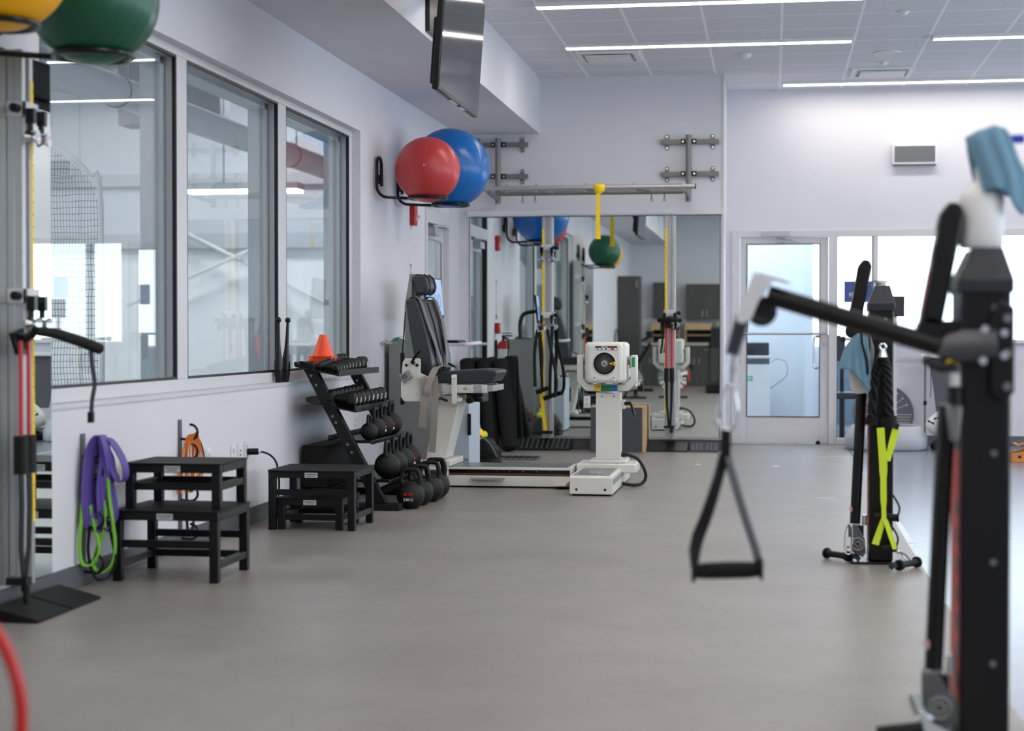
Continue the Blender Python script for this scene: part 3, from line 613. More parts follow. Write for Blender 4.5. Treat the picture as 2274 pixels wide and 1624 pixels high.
def gym_ball(x, y, zr, R, r, m, label, valve):
    z = zr + math.sqrt((r + 0.0125) ** 2 - R * R)
    t = thing('gym_ball', label, 'exercise ball', (x, y, z - r), 'exercise balls')
    mb = MB(); n, k_ = 56, 64; rings = []; c = Vector((x, y, z))
    ax = Vector(valve).normalized(); a, b = frame_of(ax)
    for q in range(k_ + 1):
        th = PI * q / k_; rr = r
        if 0.28 * PI < th < 0.72 * PI and q % 4 == 0: rr = r - 0.0016   # moulded ribs around the equator
        ct, st = math.cos(th), max(math.sin(th), 1e-4)
        rings.append([c + ax * (-rr * ct) + (a * math.cos(2 * PI * i / n) + b * math.sin(2 * PI * i / n)) * (rr * st) for i in range(n)])
    mb.loft(rings)
    obj('shell', mb, m, t, smooth=80)
    obj('valve', MB().cyl(c + ax * (r - 0.003), c + ax * (r + 0.002), 0.006), 'white', t)
ball_holder(12.72, -2.66, 12.85, 2.185, 0.15, 'black wall ring holding the red exercise ball')
gym_ball(-2.66, 12.85, 2.185, 0.15, 0.255, 'red_ball', 'red exercise ball on a wall ring, in front of the blue one', (0.1, -1, 0.05))
ball_holder(13.46, -2.62, 13.58, 2.185, 0.15, 'black wall ring holding the blue exercise ball')
gym_ball(-2.62, 13.58, 2.185, 0.15, 0.326, 'blue_ball', 'large blue exercise ball on a wall ring beside the red one', (0.5, 0.8, 0.1))
ball_holder(6.12, -2.62, 6.24, 2.21, 0.15, 'black wall ring holding the green exercise ball')
gym_ball(-2.62, 6.24, 2.21, 0.15, 0.255, 'green_ball', 'dark green exercise ball at the top left corner', (0.3, 0.9, -0.2))
ball_holder(5.40, -2.65, 5.5, 2.20, 0.13, 'black wall ring holding the yellow exercise ball')
gym_ball(-2.65, 5.5, 2.20, 0.13, 0.245, 'yellow_ball', 'yellow exercise ball cut off by the top left corner', (0.3, 0.9, -0.2))

# ---------------------------------------------------------------- hanging television
t = thing('television', 'flat black television hung high beside the soffit, screen to the right', 'television', (-1.78, 9.54, 2.45))
lean = Matrix.Translation((-1.79, 9.54, 2.45)) @ Matrix.Rotation(0.07, 4, 'Y')
obj('bezel', MB().box((-0.035, -0.615, 0), (0.0, 0.615, 0.70), lean), 'satin', t, bevel=0.006)
obj('screen', MB().box((0.0005, -0.603, 0.018), (0.003, 0.603, 0.688), lean), mat('dark_glossy_screen', (26, 26, 27), 0.06, spec=0.9), t)
obj('rear_housing', MB().box((-0.085, -0.45, 0.05), (-0.0355, 0.45, 0.42), lean), 'black', t, bevel=0.01)
obj('bottom_ports', MB().box((-0.03, -0.2, -0.004), (-0.006, 0.0, -0.0005), lean).box((-0.03, 0.1, -0.004), (-0.006, 0.25, -0.0005), lean), 'chrome', t)
mb = MB().tube([(-2.24, 10.98, 3.38), (-2.05, 10.4, 3.25), (-1.90, 9.6, 2.92)], 0.03).box((-0.13, -0.12, 0.26), (-0.0855, 0.12, 0.5), lean)
obj('swing_arm', mb, 'satin', t)
obj('mount_plate', MB().box((-2.264, 10.87, 3.12), (-2.235, 11.14, 3.62)), 'satin', t)

# ---------------------------------------------------------------- fire equipment and wall plates on the left wall
t = thing('fire_strobe', 'red fire alarm strobe on the wall under the blue exercise ball', 'fire alarm', (XL, 14.09, 2.06))
obj('housing', MB().rbox((XL + 0.001, 14.03, 2.055), (XL + 0.045, 14.15, 2.225), 0.012, axis='x'), 'red', t, bevel=0.006)
obj('strobe_lens', MB().prism([(XL + 0.0455, 2.10), (XL + 0.085, 2.135), (XL + 0.0455, 2.15)], 14.06, 14.12, 'y'), 'white', t)
t = thing('fire_extinguisher_sign', 'narrow vertical red and white fire extinguisher sign on the left wall', 'sign', (XL, 14.06, 1.29))
mb = MB().box((XL + 0.001, 14.01, 1.29), (XL + 0.003, 14.11, 1.74)); mb.mat(1)
mb.prism([(14.02, 1.725), (14.10, 1.725), (14.06, 1.685)], XL + 0.0032, XL + 0.004, 'x')
mb.box((XL + 0.0032, 14.015, 1.295), (XL + 0.004, 14.105, 1.345))
obj('plate', mb, ['white', 'red'], t)
text('lettering', 'FIRE EXTINGUISHER', 0.05, 'red', t, (XL + 0.0045, 14.06, 1.51), Matrix(((0, 0, 1, 0), (0, 1, 0, 0), (-1, 0, 0, 0), (0, 0, 0, 1))))
t = thing('fire_pull_box', 'small red fire alarm pull box on the left wall below the sign strip', 'fire alarm', (XL, 14.12, 1.12))
obj('housing', MB().box((XL + 0.001, 14.06, 1.13), (XL + 0.05, 14.18, 1.25)), 'red', t, bevel=0.005)
text('lettering', 'PULL', 0.03, 'ink_white', t, (XL + 0.0515, 14.12, 1.21), RIGHT)
t = thing('fire_extinguisher', 'red fire extinguisher hung on the left wall, seen in the mirror', 'fire extinguisher', (-2.97, 14.15, 0.70))
o_ = (-2.965, 14.15, 0)
obj('cylinder', MB().lathe([(0, 0.70), (0.06, 0.70), (0.066, 0.715), (0.066, 0.99), (0.055, 1.03), (0.025, 1.05), (0.02, 1.06), (0, 1.06)], 24, o_), 'red', t)
obj('label', MB().lathe([(0.0668, 0.83), (0.0668, 0.96)], 24, o_), 'white', t)
obj('valve_head', MB().cyl((-2.965, 14.15, 1.06), (-2.965, 14.15, 1.10), 0.016).box((-2.98, 14.13, 1.10), (-2.86, 14.17, 1.115)).box((-2.98, 14.13, 1.13), (-2.87, 14.17, 1.14)), 'satin', t)
obj('hose', MB().tube(smooth_path([(-2.95, 14.17, 1.09), (-2.90, 14.22, 1.05), (-2.90, 14.22, 0.9), (-2.91, 14.22, 0.82)], 5), 0.01), 'rubber', t)
obj('wall_bracket', MB().box((XL + 0.001, 14.13, 0.72), (-3.033, 14.17, 1.06)), 'satin', t)

def wall_plate(name, label, y, z, kind, x=XL):
    t = thing(name, label, 'wall outlet', (x, y, z), 'white wall plates')
    obj('plate', MB().rbox((x + 0.001, y - 0.035, z - 0.058), (x + 0.008, y + 0.035, z + 0.058), 0.006, axis='x'), 'white', t)
    mb = MB()
    if kind == 'duplex':
        for s in (-1, 1): mb.rbox((x + 0.0081, y - 0.017, z + s * 0.022 - 0.014), (x + 0.011, y + 0.017, z + s * 0.022 + 0.014), 0.006, axis='x')
        obj('socket', mb, 'white_metal', t); mb = MB()
        for s in (-1, 1):
            for q in (-1, 1): mb.box((x + 0.0111, y + q * 0.006 - 0.001, z + s * 0.022 - 0.002), (x + 0.0114, y + q * 0.006 + 0.001, z + s * 0.022 + 0.007))
            mb.cyl((x + 0.0111, y, z + s * 0.022 - 0.008), (x + 0.0114, y, z + s * 0.022 - 0.008), 0.003, 8)
        obj('slots', mb, 'ink', t)
    else:
        for s in (-1, 1):
            for q in (-1, 1): mb.box((x + 0.0081, y + q * 0.008 - 0.005, z + s * 0.012 - 0.006), (x + 0.0086, y + q * 0.008 + 0.005, z + s * 0.012 + 0.006))
        obj('jacks', mb, 'ink', t)
    return t
wall_plate('wall_outlet', 'white wall outlet just behind the stacked step boxes', 8.84, 0.44, 'duplex')
wall_plate('wall_outlet', 'left one of three white wall plates between the step boxes', 9.26, 0.435, 'duplex')
wall_plate('data_plate', 'white data plate in the middle of three between the step boxes', 9.385, 0.437, 'data')
wall_plate('wall_outlet', 'white wall outlet with the black plug in it', 9.51, 0.44, 'duplex')
wall_plate('wall_outlet', 'white wall outlet seen behind the dumbbell rack', 12.12, 0.47, 'duplex')
t = thing('power_cord', 'black power plug and cord dropping from the wall outlet', 'power cord', (-3.04, 9.52, 0.3))
obj('plug', MB().cyl((-3.048, 9.51, 0.435), (-2.99, 9.53, 0.435), 0.019, 14), 'black', t)
obj('plug_collar', MB().cyl((-2.9895, 9.53, 0.435), (-2.975, 9.535, 0.435), 0.012), 'white', t)
obj('cord', MB().tube(smooth_path([(-2.976, 9.535, 0.435), (-2.94, 9.60, 0.41), (-2.93, 9.70, 0.35), (-2.945, 9.80, 0.22), (-3.0, 9.95, 0.05), (-3.03, 10.1, 0.012), (-3.035, 10.35, 0.012)], 6), 0.006), 'black', t)
# ---------------------------------------------------------------- band hooks on the left wall
def hook_strip(y, z0, z1, label):
    t = thing('band_hook_rack', label, 'hook rack', (XL, y, z0), 'black band hook racks')
    obj('back_strip', MB().box((XL + 0.001, y - 0.022, z0), (XL + 0.007, y + 0.022, z1)), 'base', t)
    obj('screw', MB().cyl((XL + 0.007, y, z1 - 0.02), (XL + 0.01, y, z1 - 0.02), 0.007).cyl((XL + 0.007, y, z0 + 0.02), (XL + 0.01, y, z0 + 0.02), 0.007), 'chrome', t)
    for z in (z1 - 0.10, z1 - 0.20, z1 - 0.42, z1 - 0.62):
        if z > z0: obj('hook', MB().tube([(XL + 0.008, y, z)] + arc((XL + 0.06, y, z + 0.035), 0.04, -PI / 2, 0.9 * PI / 2 + 0.2, 8, (1, 0, 0), (0, 0, 1)), 0.007, 8), 'satin', t)
    return t
hook_strip(7.14, 0.04, 0.68, 'dark wall strip with hooks holding the purple bands')
hook_strip(8.39, 0.06, 0.68, 'dark wall strip with hooks holding the orange tubes')
def loop(name, pts, w, th, m, label, group, wd=(1, 0.25, 0), k=6):
    o = obj(name, MB().strap(smooth_path(pts, k), w, th, wd), m, loc=Vector(pts[0]))
    return tag(o, label, 'resistance band', group)
G = 'resistance bands'
x = XL + 0.075
t = thing('resistance_band', 'wide purple latex band folded over the nearest wall hook', 'resistance band', (x, 7.14, 0.24), G)
mb = MB()
for dx, dy, zb in ((0.0, -0.035, 0.245), (0.012, -0.012, 0.26), (0.024, 0.012, 0.25), (0.036, 0.035, 0.28)):
    mb.strap(smooth_path([(x + dx * 0.6 - 0.035, 7.12 + dy * .3, zb + 0.02), (x + dx * 0.6 - 0.04, 7.12 + dy, 0.42), (x + dx * 0.5 - 0.03, 7.13 + dy * .6, 0.60), (x + dx * .5 + 0.0, 7.14, 0.665 + dx * 0.2), (x + dx * .5 + 0.022, 7.15, 0.60), (x + dx * 0.7 + 0.01, 7.17 + dy, 0.43), (x + dx + 0.004, 7.20 + dy, zb + 0.02), (x + dx - 0.02, 7.16 + dy * .5, zb)], 6), 0.05, 0.0055, (0.25, 1, 0))
obj('long_folds', mb, 'purple', t)
obj('side_loop', MB().strap(smooth_path([(x - 0.005, 7.15, 0.655), (x + 0.045, 7.18, 0.645), (x + 0.085, 7.22, 0.56), (x + 0.095, 7.23, 0.49), (x + 0.075, 7.215, 0.465), (x + 0.05, 7.20, 0.50), (x + 0.04, 7.19, 0.57), (x + 0.018, 7.17, 0.63)], 6), 0.045, 0.0055, (0.25, 1, 0)), 'purple', t)
loop('resistance_band', [(x - 0.01, 7.15, 0.50), (x + 0.012, 7.16, 0.535), (x + 0.03, 7.17, 0.51), (x + 0.035, 7.18, 0.40), (x + 0.045, 7.19, 0.30), (x + 0.055, 7.20, 0.18), (x + 0.045, 7.19, 0.09), (x + 0.01, 7.16, 0.055), (x - 0.02, 7.13, 0.09), (x - 0.01, 7.15, 0.16), (x + 0.02, 7.17, 0.26), (x + 0.02, 7.17, 0.38)], 0.022, 0.0055, 'green_latex', 'lime green band hanging lowest under the purple one, right loop', G, (0.2, 1, 0))
loop('resistance_band', [(x - 0.045, 7.08, 0.42), (x - 0.05, 7.07, 0.30), (x - 0.055, 7.06, 0.18), (x - 0.045, 7.07, 0.105), (x - 0.015, 7.11, 0.10), (x + 0.005, 7.14, 0.16), (x - 0.01, 7.13, 0.25), (x - 0.025, 7.11, 0.36)], 0.022, 0.0055, 'green_latex', 'lime green band under the purple one, left loop against the wall', G, (0.2, 1, 0))
loop('resistance_band', [(x - 0.02, 7.15, 0.45), (x - 0.03, 7.13, 0.30), (x - 0.035, 7.11, 0.15), (x - 0.01, 7.13, 0.035), (x + 0.03, 7.17, 0.03), (x + 0.055, 7.20, 0.10), (x + 0.04, 7.19, 0.22), (x + 0.015, 7.17, 0.36), (x + 0.01, 7.16, 0.52)], 0.016, 0.0055, 'rubber', 'thin black band hanging behind the green loops', G, (0.2, 1, 0))
t = thing('resistance_tube', 'bundle of orange rubber tubing on the second hook strip', 'resistance band', (XL + 0.05, 8.39, 0.35), G)
mb = MB()
for k in range(5):
    q = k * 0.009; e_ = (k - 2) * 0.011
    mb.tube(smooth_path([(XL + 0.02 + q * 1.3, 8.30 + q * 3, 0.30), (XL + 0.025 + q * 1.2, 8.33 + q * 2, 0.45 + e_), (XL + 0.038 + q, 8.385, 0.575), (XL + 0.055 + q, 8.40, 0.60 + e_ * .5), (XL + 0.075 + q * 0.5, 8.42 + e_, 0.55), (XL + 0.085 + e_, 8.44 + e_, 0.45), (XL + 0.05 + q * 1.5, 8.42 + e_, 0.30 + q * 2)], 5), 0.0045, 8)
obj('tubing', mb, 'orange_latex', t)
loop('resistance_band', [(XL + 0.05, 8.41, 0.30), (XL + 0.08, 8.44, 0.36), (XL + 0.105, 8.47, 0.46), (XL + 0.09, 8.45, 0.56), (XL + 0.06, 8.42, 0.60), (XL + 0.035, 8.40, 0.55), (XL + 0.035, 8.40, 0.30), (XL + 0.04, 8.40, 0.1), (XL + 0.055, 8.42, 0.09), (XL + 0.07, 8.43, 0.2)], 0.018, 0.006, 'rubber', 'thin black band on the second hook strip beside the orange tubing', G, (0.2, 1, 0))

# ---------------------------------------------------------------- step boxes
def step_box(cx, cy, w, d, h, z, rail_z, label, low=True):
    t = thing('step_box', label, 'plyo box', (cx, cy, z), 'black metal step boxes'); b = 0.042
    x0, x1, y0, y1 = cx - w / 2, cx + w / 2, cy - d / 2, cy + d / 2
    for sx in (0, 1):
        for sy in (0, 1):
            X = x0 if sx == 0 else x1 - b; Y = y0 if sy == 0 else y1 - b
            obj('leg', MB().box((X, Y, z), (X + b, Y + b, z + h - 0.045)), 'black', t, bevel=0.004)
    mb = MB().box((x0, y0, z + h - 0.045), (x1, y0 + b, z + h - 0.008)).box((x0, y1 - b, z + h - 0.045), (x1, y1, z + h - 0.008)).box((x0, y0 + b, z + h - 0.045), (x0 + b, y1 - b, z + h - 0.008)).box((x1 - b, y0 + b, z + h - 0.045), (x1, y1 - b, z + h - 0.008))
    obj('top_frame', mb, 'black', t, bevel=0.004)
    obj('top_pad', MB().rbox((x0 - 0.004, y0 - 0.004, z + h - 0.0079), (x1 + 0.004, y1 + 0.004, z + h), 0.012), 'rubber', t)
    for q in rail_z:
        c = b * 0.8
        for side in q[1]:
            zz = z + q[0]
            if side == 'f': m_ = MB().box((x0 + b, y0 + 0.004, zz), (x1 - b, y0 + c, zz + c))
            if side == 'r': m_ = MB().box((x0 + b, y1 - c, zz), (x1 - b, y1 - 0.004, zz + c))
            if side == 'L': m_ = MB().box((x0 + 0.004, y0 + b, zz), (x0 + c, y1 - b, zz + c))
            if side == 'R': m_ = MB().box((x1 - c, y0 + b, zz), (x1 - 0.004, y1 - b, zz + c))
            obj('stretcher', m_, 'black', t, bevel=0.003)
    zc = z + h - 0.027
    mb = MB().box((cx - 0.038, y0 - 0.0015, zc - 0.014), (cx + 0.038, y0 - 0.0002, zc + 0.014)); mb.mat(1)
    for k in range(14):
        mb.box((cx - 0.033 + k * 0.0048, y0 - 0.0019, zc + 0.001), (cx - 0.0298 + k * 0.0048, y0 - 0.0016, zc + 0.008)); mb.box((cx - 0.026 + k * 0.0036, y0 - 0.0019, zc - 0.009), (cx - 0.0238 + k * 0.0036, y0 - 0.0016, zc - 0.004))
    obj('maker_label', mb, ['label', 'ink'], t)
    return t
step_box(-2.72, 7.50, 0.50, 0.47, 0.325, 0.0, [(0.155, 'fr'), (0.06, 'LRr')], 'larger black metal step box under the small one, beside the purple bands')
step_box(-2.715, 7.55, 0.455, 0.40, 0.21, 0.325, [(0.085, 'fLRr')], 'small black metal step box stacked on top of the larger one')
step_box(-2.61, 9.55, 0.51, 0.47, 0.345, 0.0, [(0.20, 'f'), (0.06, 'LRr')], 'black metal step box with a smaller one tucked inside, left of the rack')
step_box(-2.625, 9.54, 0.385, 0.40, 0.185, 0.0, [(0.055, 'fLRr')], 'smallest black metal step box, tucked under another box')
# ---------------------------------------------------------------- dumbbell and kettlebell rack
RY0, RY1 = 10.44, 11.56
t = thing('dumbbell_rack', 'black sloping dumbbell and kettlebell rack against the left wall', 'weight rack', (-2.72, 11.0, 0))
def slope(z): return -2.975 + (0.955 - z) / 0.92 * 0.50      # X of the upright's axis at height z
for y in (RY0, RY1 - 0.05):
    obj('upright', MB().prism([(slope(0.955) - 0.03, 0.955), (slope(0.93) + 0.05, 0.94), (slope(0.03) + 0.045, 0.045), (slope(0.03) - 0.045, 0.045)], y, y + 0.05, 'y'), 'black', t, bevel=0.006)
    obj('foot', MB().rbox((-3.03, y - 0.015, 0), (-2.335, y + 0.065, 0.045), 0.02), 'rubber', t, bevel=0.004)
    for z in (0.86, 0.80, 0.60, 0.56, 0.42, 0.37):
        obj('bolt', MB().cyl((slope(z), y - 0.004, z), (slope(z), y + 0.0, z), 0.009, 10), 'grey_metal', t)
obj('rear_brace', MB().box((-3.02, RY0 + 0.05, 0.06), (-2.98, RY1 - 0.05, 0.12)), 'black', t)
TR = [(-3.02, -2.725, 0.885), (-2.945, -2.615, 0.655)]
TILT = 0.14      # the trays slope down towards the front
for x0, x1, z in TR:
    mb = MB().prism([(x0, z + 0.02), (x0 + 0.01, z + 0.025), (x0 + 0.05, z - 0.005), (x1 - 0.012, z - 0.018), (x1 - 0.012, z + 0.012), (x1, z + 0.012), (x1, z - 0.028), (x0 + 0.05, z - 0.014), (x0 + 0.01, z - 0.008), (x0, z - 0.005)], RY0 - 0.055, RY1 - 0.08, 'y')
    for i_, v_ in enumerate(mb.v): mb.v[i_] = Vector((v_.x, v_.y, v_.z + (x1 - v_.x) * TILT))
    obj('tray', mb, 'satin', t)
for x0, x1, z, b in ((-2.83, -2.52, 0.445, 0.02), (-2.72, -2.405, 0.195, 0.02)):
    obj('shelf', MB().box((x0, RY0 + 0.0505, z - 0.02), (x1, RY1 - 0.0505, z)).box((x0, RY0 + 0.06, z), (x0 + 0.02, RY1 - 0.06, z + 0.03)).box((x1, RY0 - 0.05, z - 0.022), (x1 + 0.008, RY1 - 0.11, z + 0.004)), 'satin', t, bevel=0.003)
# bracing between the uprights
obj('cross_brace', MB().box((-2.50, RY0 + 0.051, 0.10), (-2.46, RY1 - 0.051, 0.14)), 'black', t)
t = thing('soft_plyo_box', 'plain black box pushed against the wall under the rack shelves', 'plyo box', (-2.87, 11.0, 0))
obj('body', MB().rbox((-3.035, 10.60, 0.125), (-2.86, 11.40, 0.40), 0.02).box((-2.975, 10.60, 0.0), (-2.86, 11.40, 0.125)), 'rubber', t, bevel=0.006)

def dumbbell(y, xf, z, L_, r, num, label, group):
    """axis along X, front face at xf"""
    t = thing('dumbbell', label, 'dumbbell', (xf - L_ / 2, y, z - r), group)
    K = Matrix.Translation((xf, y, z)) @ Matrix.Rotation(TILT, 4, 'Y') @ Matrix.Translation((-xf, -y, -z))
    T = lambda x: K @ Matrix.Translation((x, y, z)) @ Matrix.Rotation(PI / 2, 4, 'Y')
    h = L_ * 0.29
    for x, s in ((xf - h / 2, 1), (xf - L_ + h / 2, -1)):
        obj('head', MB().lathe([(0, -h / 2), (r * 0.72, -h / 2), (r, -h * 0.28), (r, h * 0.28), (r * 0.72, h / 2), (0, h / 2)], 6, T=T(x)), 'iron', t, bevel=0.006, smooth=25)
    obj('grip', MB().tube([K @ Vector((xf - h - 0.0005, y, z)), K @ Vector((xf - L_ / 2, y, z)), K @ Vector((xf - L_ + h + 0.0005, y, z))], [r * 0.42, r * 0.5, r * 0.42], 12), 'rubber', t)
    text('number', num, r * 0.95, 'ink_white', t, K @ Vector((xf + 0.001, y, z)), Matrix.Rotation(TILT, 4, 'Y') @ Euler(RIGHT).to_matrix().to_4x4())
G1 = 'dumbbells on the top tray'; G2 = 'dumbbells on the lower tray'
words_ = ['nearest', 'second', 'third', 'fourth', 'fifth', 'sixth', 'seventh', 'eighth', 'ninth', 'tenth']
y = 10.415; rs = [0.025, 0.027, 0.029, 0.031, 0.035, 0.037, 0.039, 0.041, 0.046, 0.046]
for k, r in enumerate(rs):
    y += r + 0.007
    x0, x1, z = TR[0]
    dumbbell(y, x1 - 0.018, z - 0.006 + r * 1.01, 0.15 + k * 0.006, r, '1223345678'[k], ('small black dumbbell on the top tray, %s from the near end' % words_[k]), G1)
    y += r + 0.007
y = 10.425; rs = [0.050, 0.050, 0.051, 0.051, 0.053, 0.053, 0.054, 0.055]
for k, r in enumerate(rs):
    y += r + 0.004
    x0, x1, z = TR[1]
    dumbbell(y, x1 - 0.018, z - 0.006 + r * 1.01, 0.20 + k * 0.004, r, ['8', '8', '9', '9', '10', '10', '12', '12'][k], ('larger black dumbbell on the lower tray, %s from the near end' % words_[k]), G2)
    y += r + 0.007

def kettlebell(x, y, z, h, rz, label, group, wt=None, bars=True):
    """h is the full height, handle plane along local X"""
    t = thing('kettlebell', label, 'kettlebell', (x, y, z), group)
    R = h * 0.345; T = Matrix.Translation((x, y, z)) @ Matrix.Rotation(rz, 4, 'Z')
    prof = [(0, 0.0)] + [(R * math.sin(a), R * 0.93 - R * math.cos(a)) for a in [0.42 + (PI - 0.42) * k / 18 for k in range(19)]]
    prof[1] = (R * 0.42, 0.0)
    obj('bell', MB().lathe(prof, 28, T=T), 'iron', t, smooth=60)
    w, top = R * 0.60, h - h * 0.048
    pts = [(-w * 0.80, 0, R * 1.45), (-w * 1.06, 0, R * 1.86), (-w * 1.10, 0, R * 2.15), (-w * 0.85, 0, top - h * 0.03), (-w * 0.4, 0, top), (w * 0.4, 0, top), (w * 0.85, 0, top - h * 0.03), (w * 1.10, 0, R * 2.15), (w * 1.06, 0, R * 1.86), (w * 0.80, 0, R * 1.45)]
    pp = [T @ p for p in smooth_path(pts, 5)]
    n = len(pp); obj('handle', MB().tube(pp, [h * (0.052 + 0.022 * abs(2 * k / (n - 1) - 1) ** 4) for k in range(n)], 14), 'iron', t, smooth=60)
    if wt:
        Rm = Matrix.Rotation(rz, 4, 'Z') @ Euler(FRONT).to_matrix().to_4x4()
        text('weight_mark', wt, h * 0.105, 'ink_white', t, T @ Vector((0, -R * 1.003, R * 0.70)), Rm)
        mb = MB()
        for k in range(6):
            if k == 2: continue
            a = -0.30 + k * 0.105
            mb.box((R * a, -R * 1.012, R * 1.0), (R * (a + 0.09), -R * 0.98, R * 1.16), T)
        obj('red_mark', mb, 'red', t)
G3, G4, G5 = 'kettlebells on the upper shelf', 'kettlebells on the lower shelf', 'kettlebells on the floor'
q = PI / 2
for k, (y, h, w) in enumerate(((10.56, 0.165, None), (10.74, 0.20, '6KG'), (10.95, 0.215, '8KG'), (11.19, 0.225, None))):
    kettlebell(-2.572, y, 0.4455, h, q, 'black kettlebell on the upper rack shelf, %s from the near end' % words_[k], G3, w)
for k, (y, h, w) in enumerate(((10.62, 0.245, None), (10.83, 0.25, None), (11.05, 0.255, '14KG'), (11.27, 0.26, '16KG'))):
    kettlebell(-2.465, y, 0.1955, h, q, 'black kettlebell on the lower rack shelf, %s from the near end' % words_[k], G4, w)
for k, (x, y, h, w, lab) in enumerate(((-2.308, 10.60, 0.265, '24KG', 'front black kettlebell on the floor, marked 24KG in white'), (-2.298, 10.83, 0.27, None, 'second kettlebell from the front of the floor row'), (-2.278, 11.07, 0.275, None, 'third kettlebell from the front of the floor row'), (-2.281, 11.29, 0.28, None, 'fourth kettlebell of the floor row, last large one'), (-2.36, 11.64, 0.25, None, 'rearmost kettlebell on the floor, behind the row and beside the rack'))):
    kettlebell(x, y, 0, h, 0.05, lab, G5, w)

# exercise clubs and cones
def club(x, y, z, label, tilt):
    t = thing('exercise_club', label, 'exercise club', (x, y, z), 'exercise clubs')
    T = Matrix.Translation((x, y, z)) @ Matrix.Rotation(tilt, 4, 'Y')
    obj('body', MB().lathe([(0, 0.0), (0.020, 0.0), (0.028, 0.06), (0.0285, 0.07), (0.0262, 0.072), (0.0262, 0.076), (0.0285, 0.078), (0.0275, 0.12), (0.023, 0.16), (0.016, 0.205), (0.013, 0.24), (0.0105, 0.31), (0.009, 0.385), (0, 0.386)], 20, T=T), 'satin', t)
    obj('knob', MB().sphere(T @ Vector((0, 0, 0.396)), 0.0185, 18, 12), 'satin', t)
club(-3.085, 10.26, 0.8195, 'left one of two black exercise clubs on the window sill', 0.0)
club(-3.083, 10.40, 0.8195, 'right one of two black exercise clubs on the window sill', 0.045)
x, y, z = -2.962, 10.87, 0.9275
for k in range(6):
    t = thing('marker_cone', ['orange cone at the bottom of the stack behind the top dumbbells', 'second orange cone from the bottom of the stack', 'third orange cone from the bottom of the stack', 'third orange cone from the top of the stack', 'second orange cone from the top of the stack', 'topmost orange cone of the stack on the rack'][k], 'cone', (x, y, z + k * 0.0095), 'stacked orange cones')
    zz = z + k * 0.0095
    n = 32; sq = [Vector((x + 0.085 * max(-1, min(1, 1.32 * math.cos(2 * PI * i / n))), y + 0.085 * max(-1, min(1, 1.32 * math.sin(2 * PI * i / n))), 0)) for i in range(n)]
    ci = [Vector((x + 0.0702 * math.cos(2 * PI * i / n), y + 0.0702 * math.sin(2 * PI * i / n), 0)) for i in range(n)]; up = Vector((0, 0, 1))
    obj('base', MB().loft([[p + up * zz for p in sq], [p + up * (zz + 0.007) for p in sq], [p + up * (zz + 0.007) for p in ci], [p + up * zz for p in ci]], closed=True), 'orange', t)
    mb = MB()
    rings = [[Vector((x + r * math.cos(2 * PI * i / n), y + r * math.sin(2 * PI * i / n), zz + h)) for i in range(n)] for r, h in ((0.070, 0.0072), (0.024, 0.148), (0.0225, 0.148), (0.0685, 0.0072))]
    obj('cone_shell', mb.loft(rings, cap=False), 'orange', t)
# ---------------------------------------------------------------- isokinetic testing machine: motor unit
def bx(name, a, b, m, p, bev=0.006): return obj(name, MB().box(a, b), m, p, bevel=bev)
t = thing('dynamometer', 'ivory testing machine with a round black dial on a pedestal', 'exercise machine', (-1.2, 12.3, 0))
yf, yr = 11.60, 13.02; bm = mat('grey_track_plate', (132, 136, 140), 0.3, metal=0.6)
base = obj('floor_track', MB().prism([(yf, 0.012), (yf, 0.125), (yf + 0.012, 0.14), (yr - 0.012, 0.14), (yr, 0.125), (yr, 0.012)], -1.395, -1.095, 'x'), 'machine', t, bevel=0.004)
bx('top_plate', (-1.368, yf + 0.045, 0.1405), (-1.122, yr - 0.045, 0.144), bm, base, 0.001)
mb = MB()
for x in (-1.345, -1.145): mb.cyl((x, yf + 0.07, 0.1445), (x, yf + 0.07, 0.147), 0.008, 10)
obj('plate_screw', MB().cyl((-1.345, yf + 0.07, 0.1445), (-1.345, yf + 0.07, 0.147), 0.008, 10), 'white', base); obj('plate_screw', MB().cyl((-1.145, yf + 0.07, 0.1445), (-1.145, yf + 0.07, 0.147), 0.008, 10), 'white', base)
for y0 in (yf, yr):
    for x in (-1.347, -1.147):
        s = -1 if y0 == yf else 1
        obj('end_hole', MB().cyl((x, y0 + s * 0.0002, 0.045), (x, y0 + s * 0.002, 0.045), 0.009, 14), 'ink', base)
bx('side_slot', (-1.0945, yf + 0.02, 0.075), (-1.092, yr - 0.6, 0.115), 'machine_grey', base, 0)
bx('floor_pads', (-1.38, yf + 0.05, 0.0), (-1.11, yr - 0.05, 0.0118), 'rubber', base, 0)
text('track_mark', 'S4', 0.10, 'label', base, (-1.245, yf + 0.28, 0.1445), (0, 0, 0))
cy = 12.30
sd = bx('saddle', (-1.425, cy - 0.03, 0.105), (-0.985, cy + 0.33, 0.175), 'machine', t, 0.01)
bx('saddle_step', (-1.335, cy - 0.01, 0.1755), (-1.06, cy + 0.29, 0.20), 'machine', t, 0.008)
col = bx('column', (-1.285, cy, 0.2005), (-1.105, cy + 0.16, 0.695), 'machine', t, 0.004)
for x in (-1.24, -1.15): obj('column_screw', MB().cyl((x, cy - 0.001, 0.67), (x, cy - 0.006, 0.67), 0.006, 10), 'grey_metal', col)
obj('swivel_ring', MB().lathe([(0, 0.6955), (0.10, 0.6955), (0.10, 0.706), (0, 0.706)], 28, (-1.195, cy + 0.08, 0)), 'alu', t)
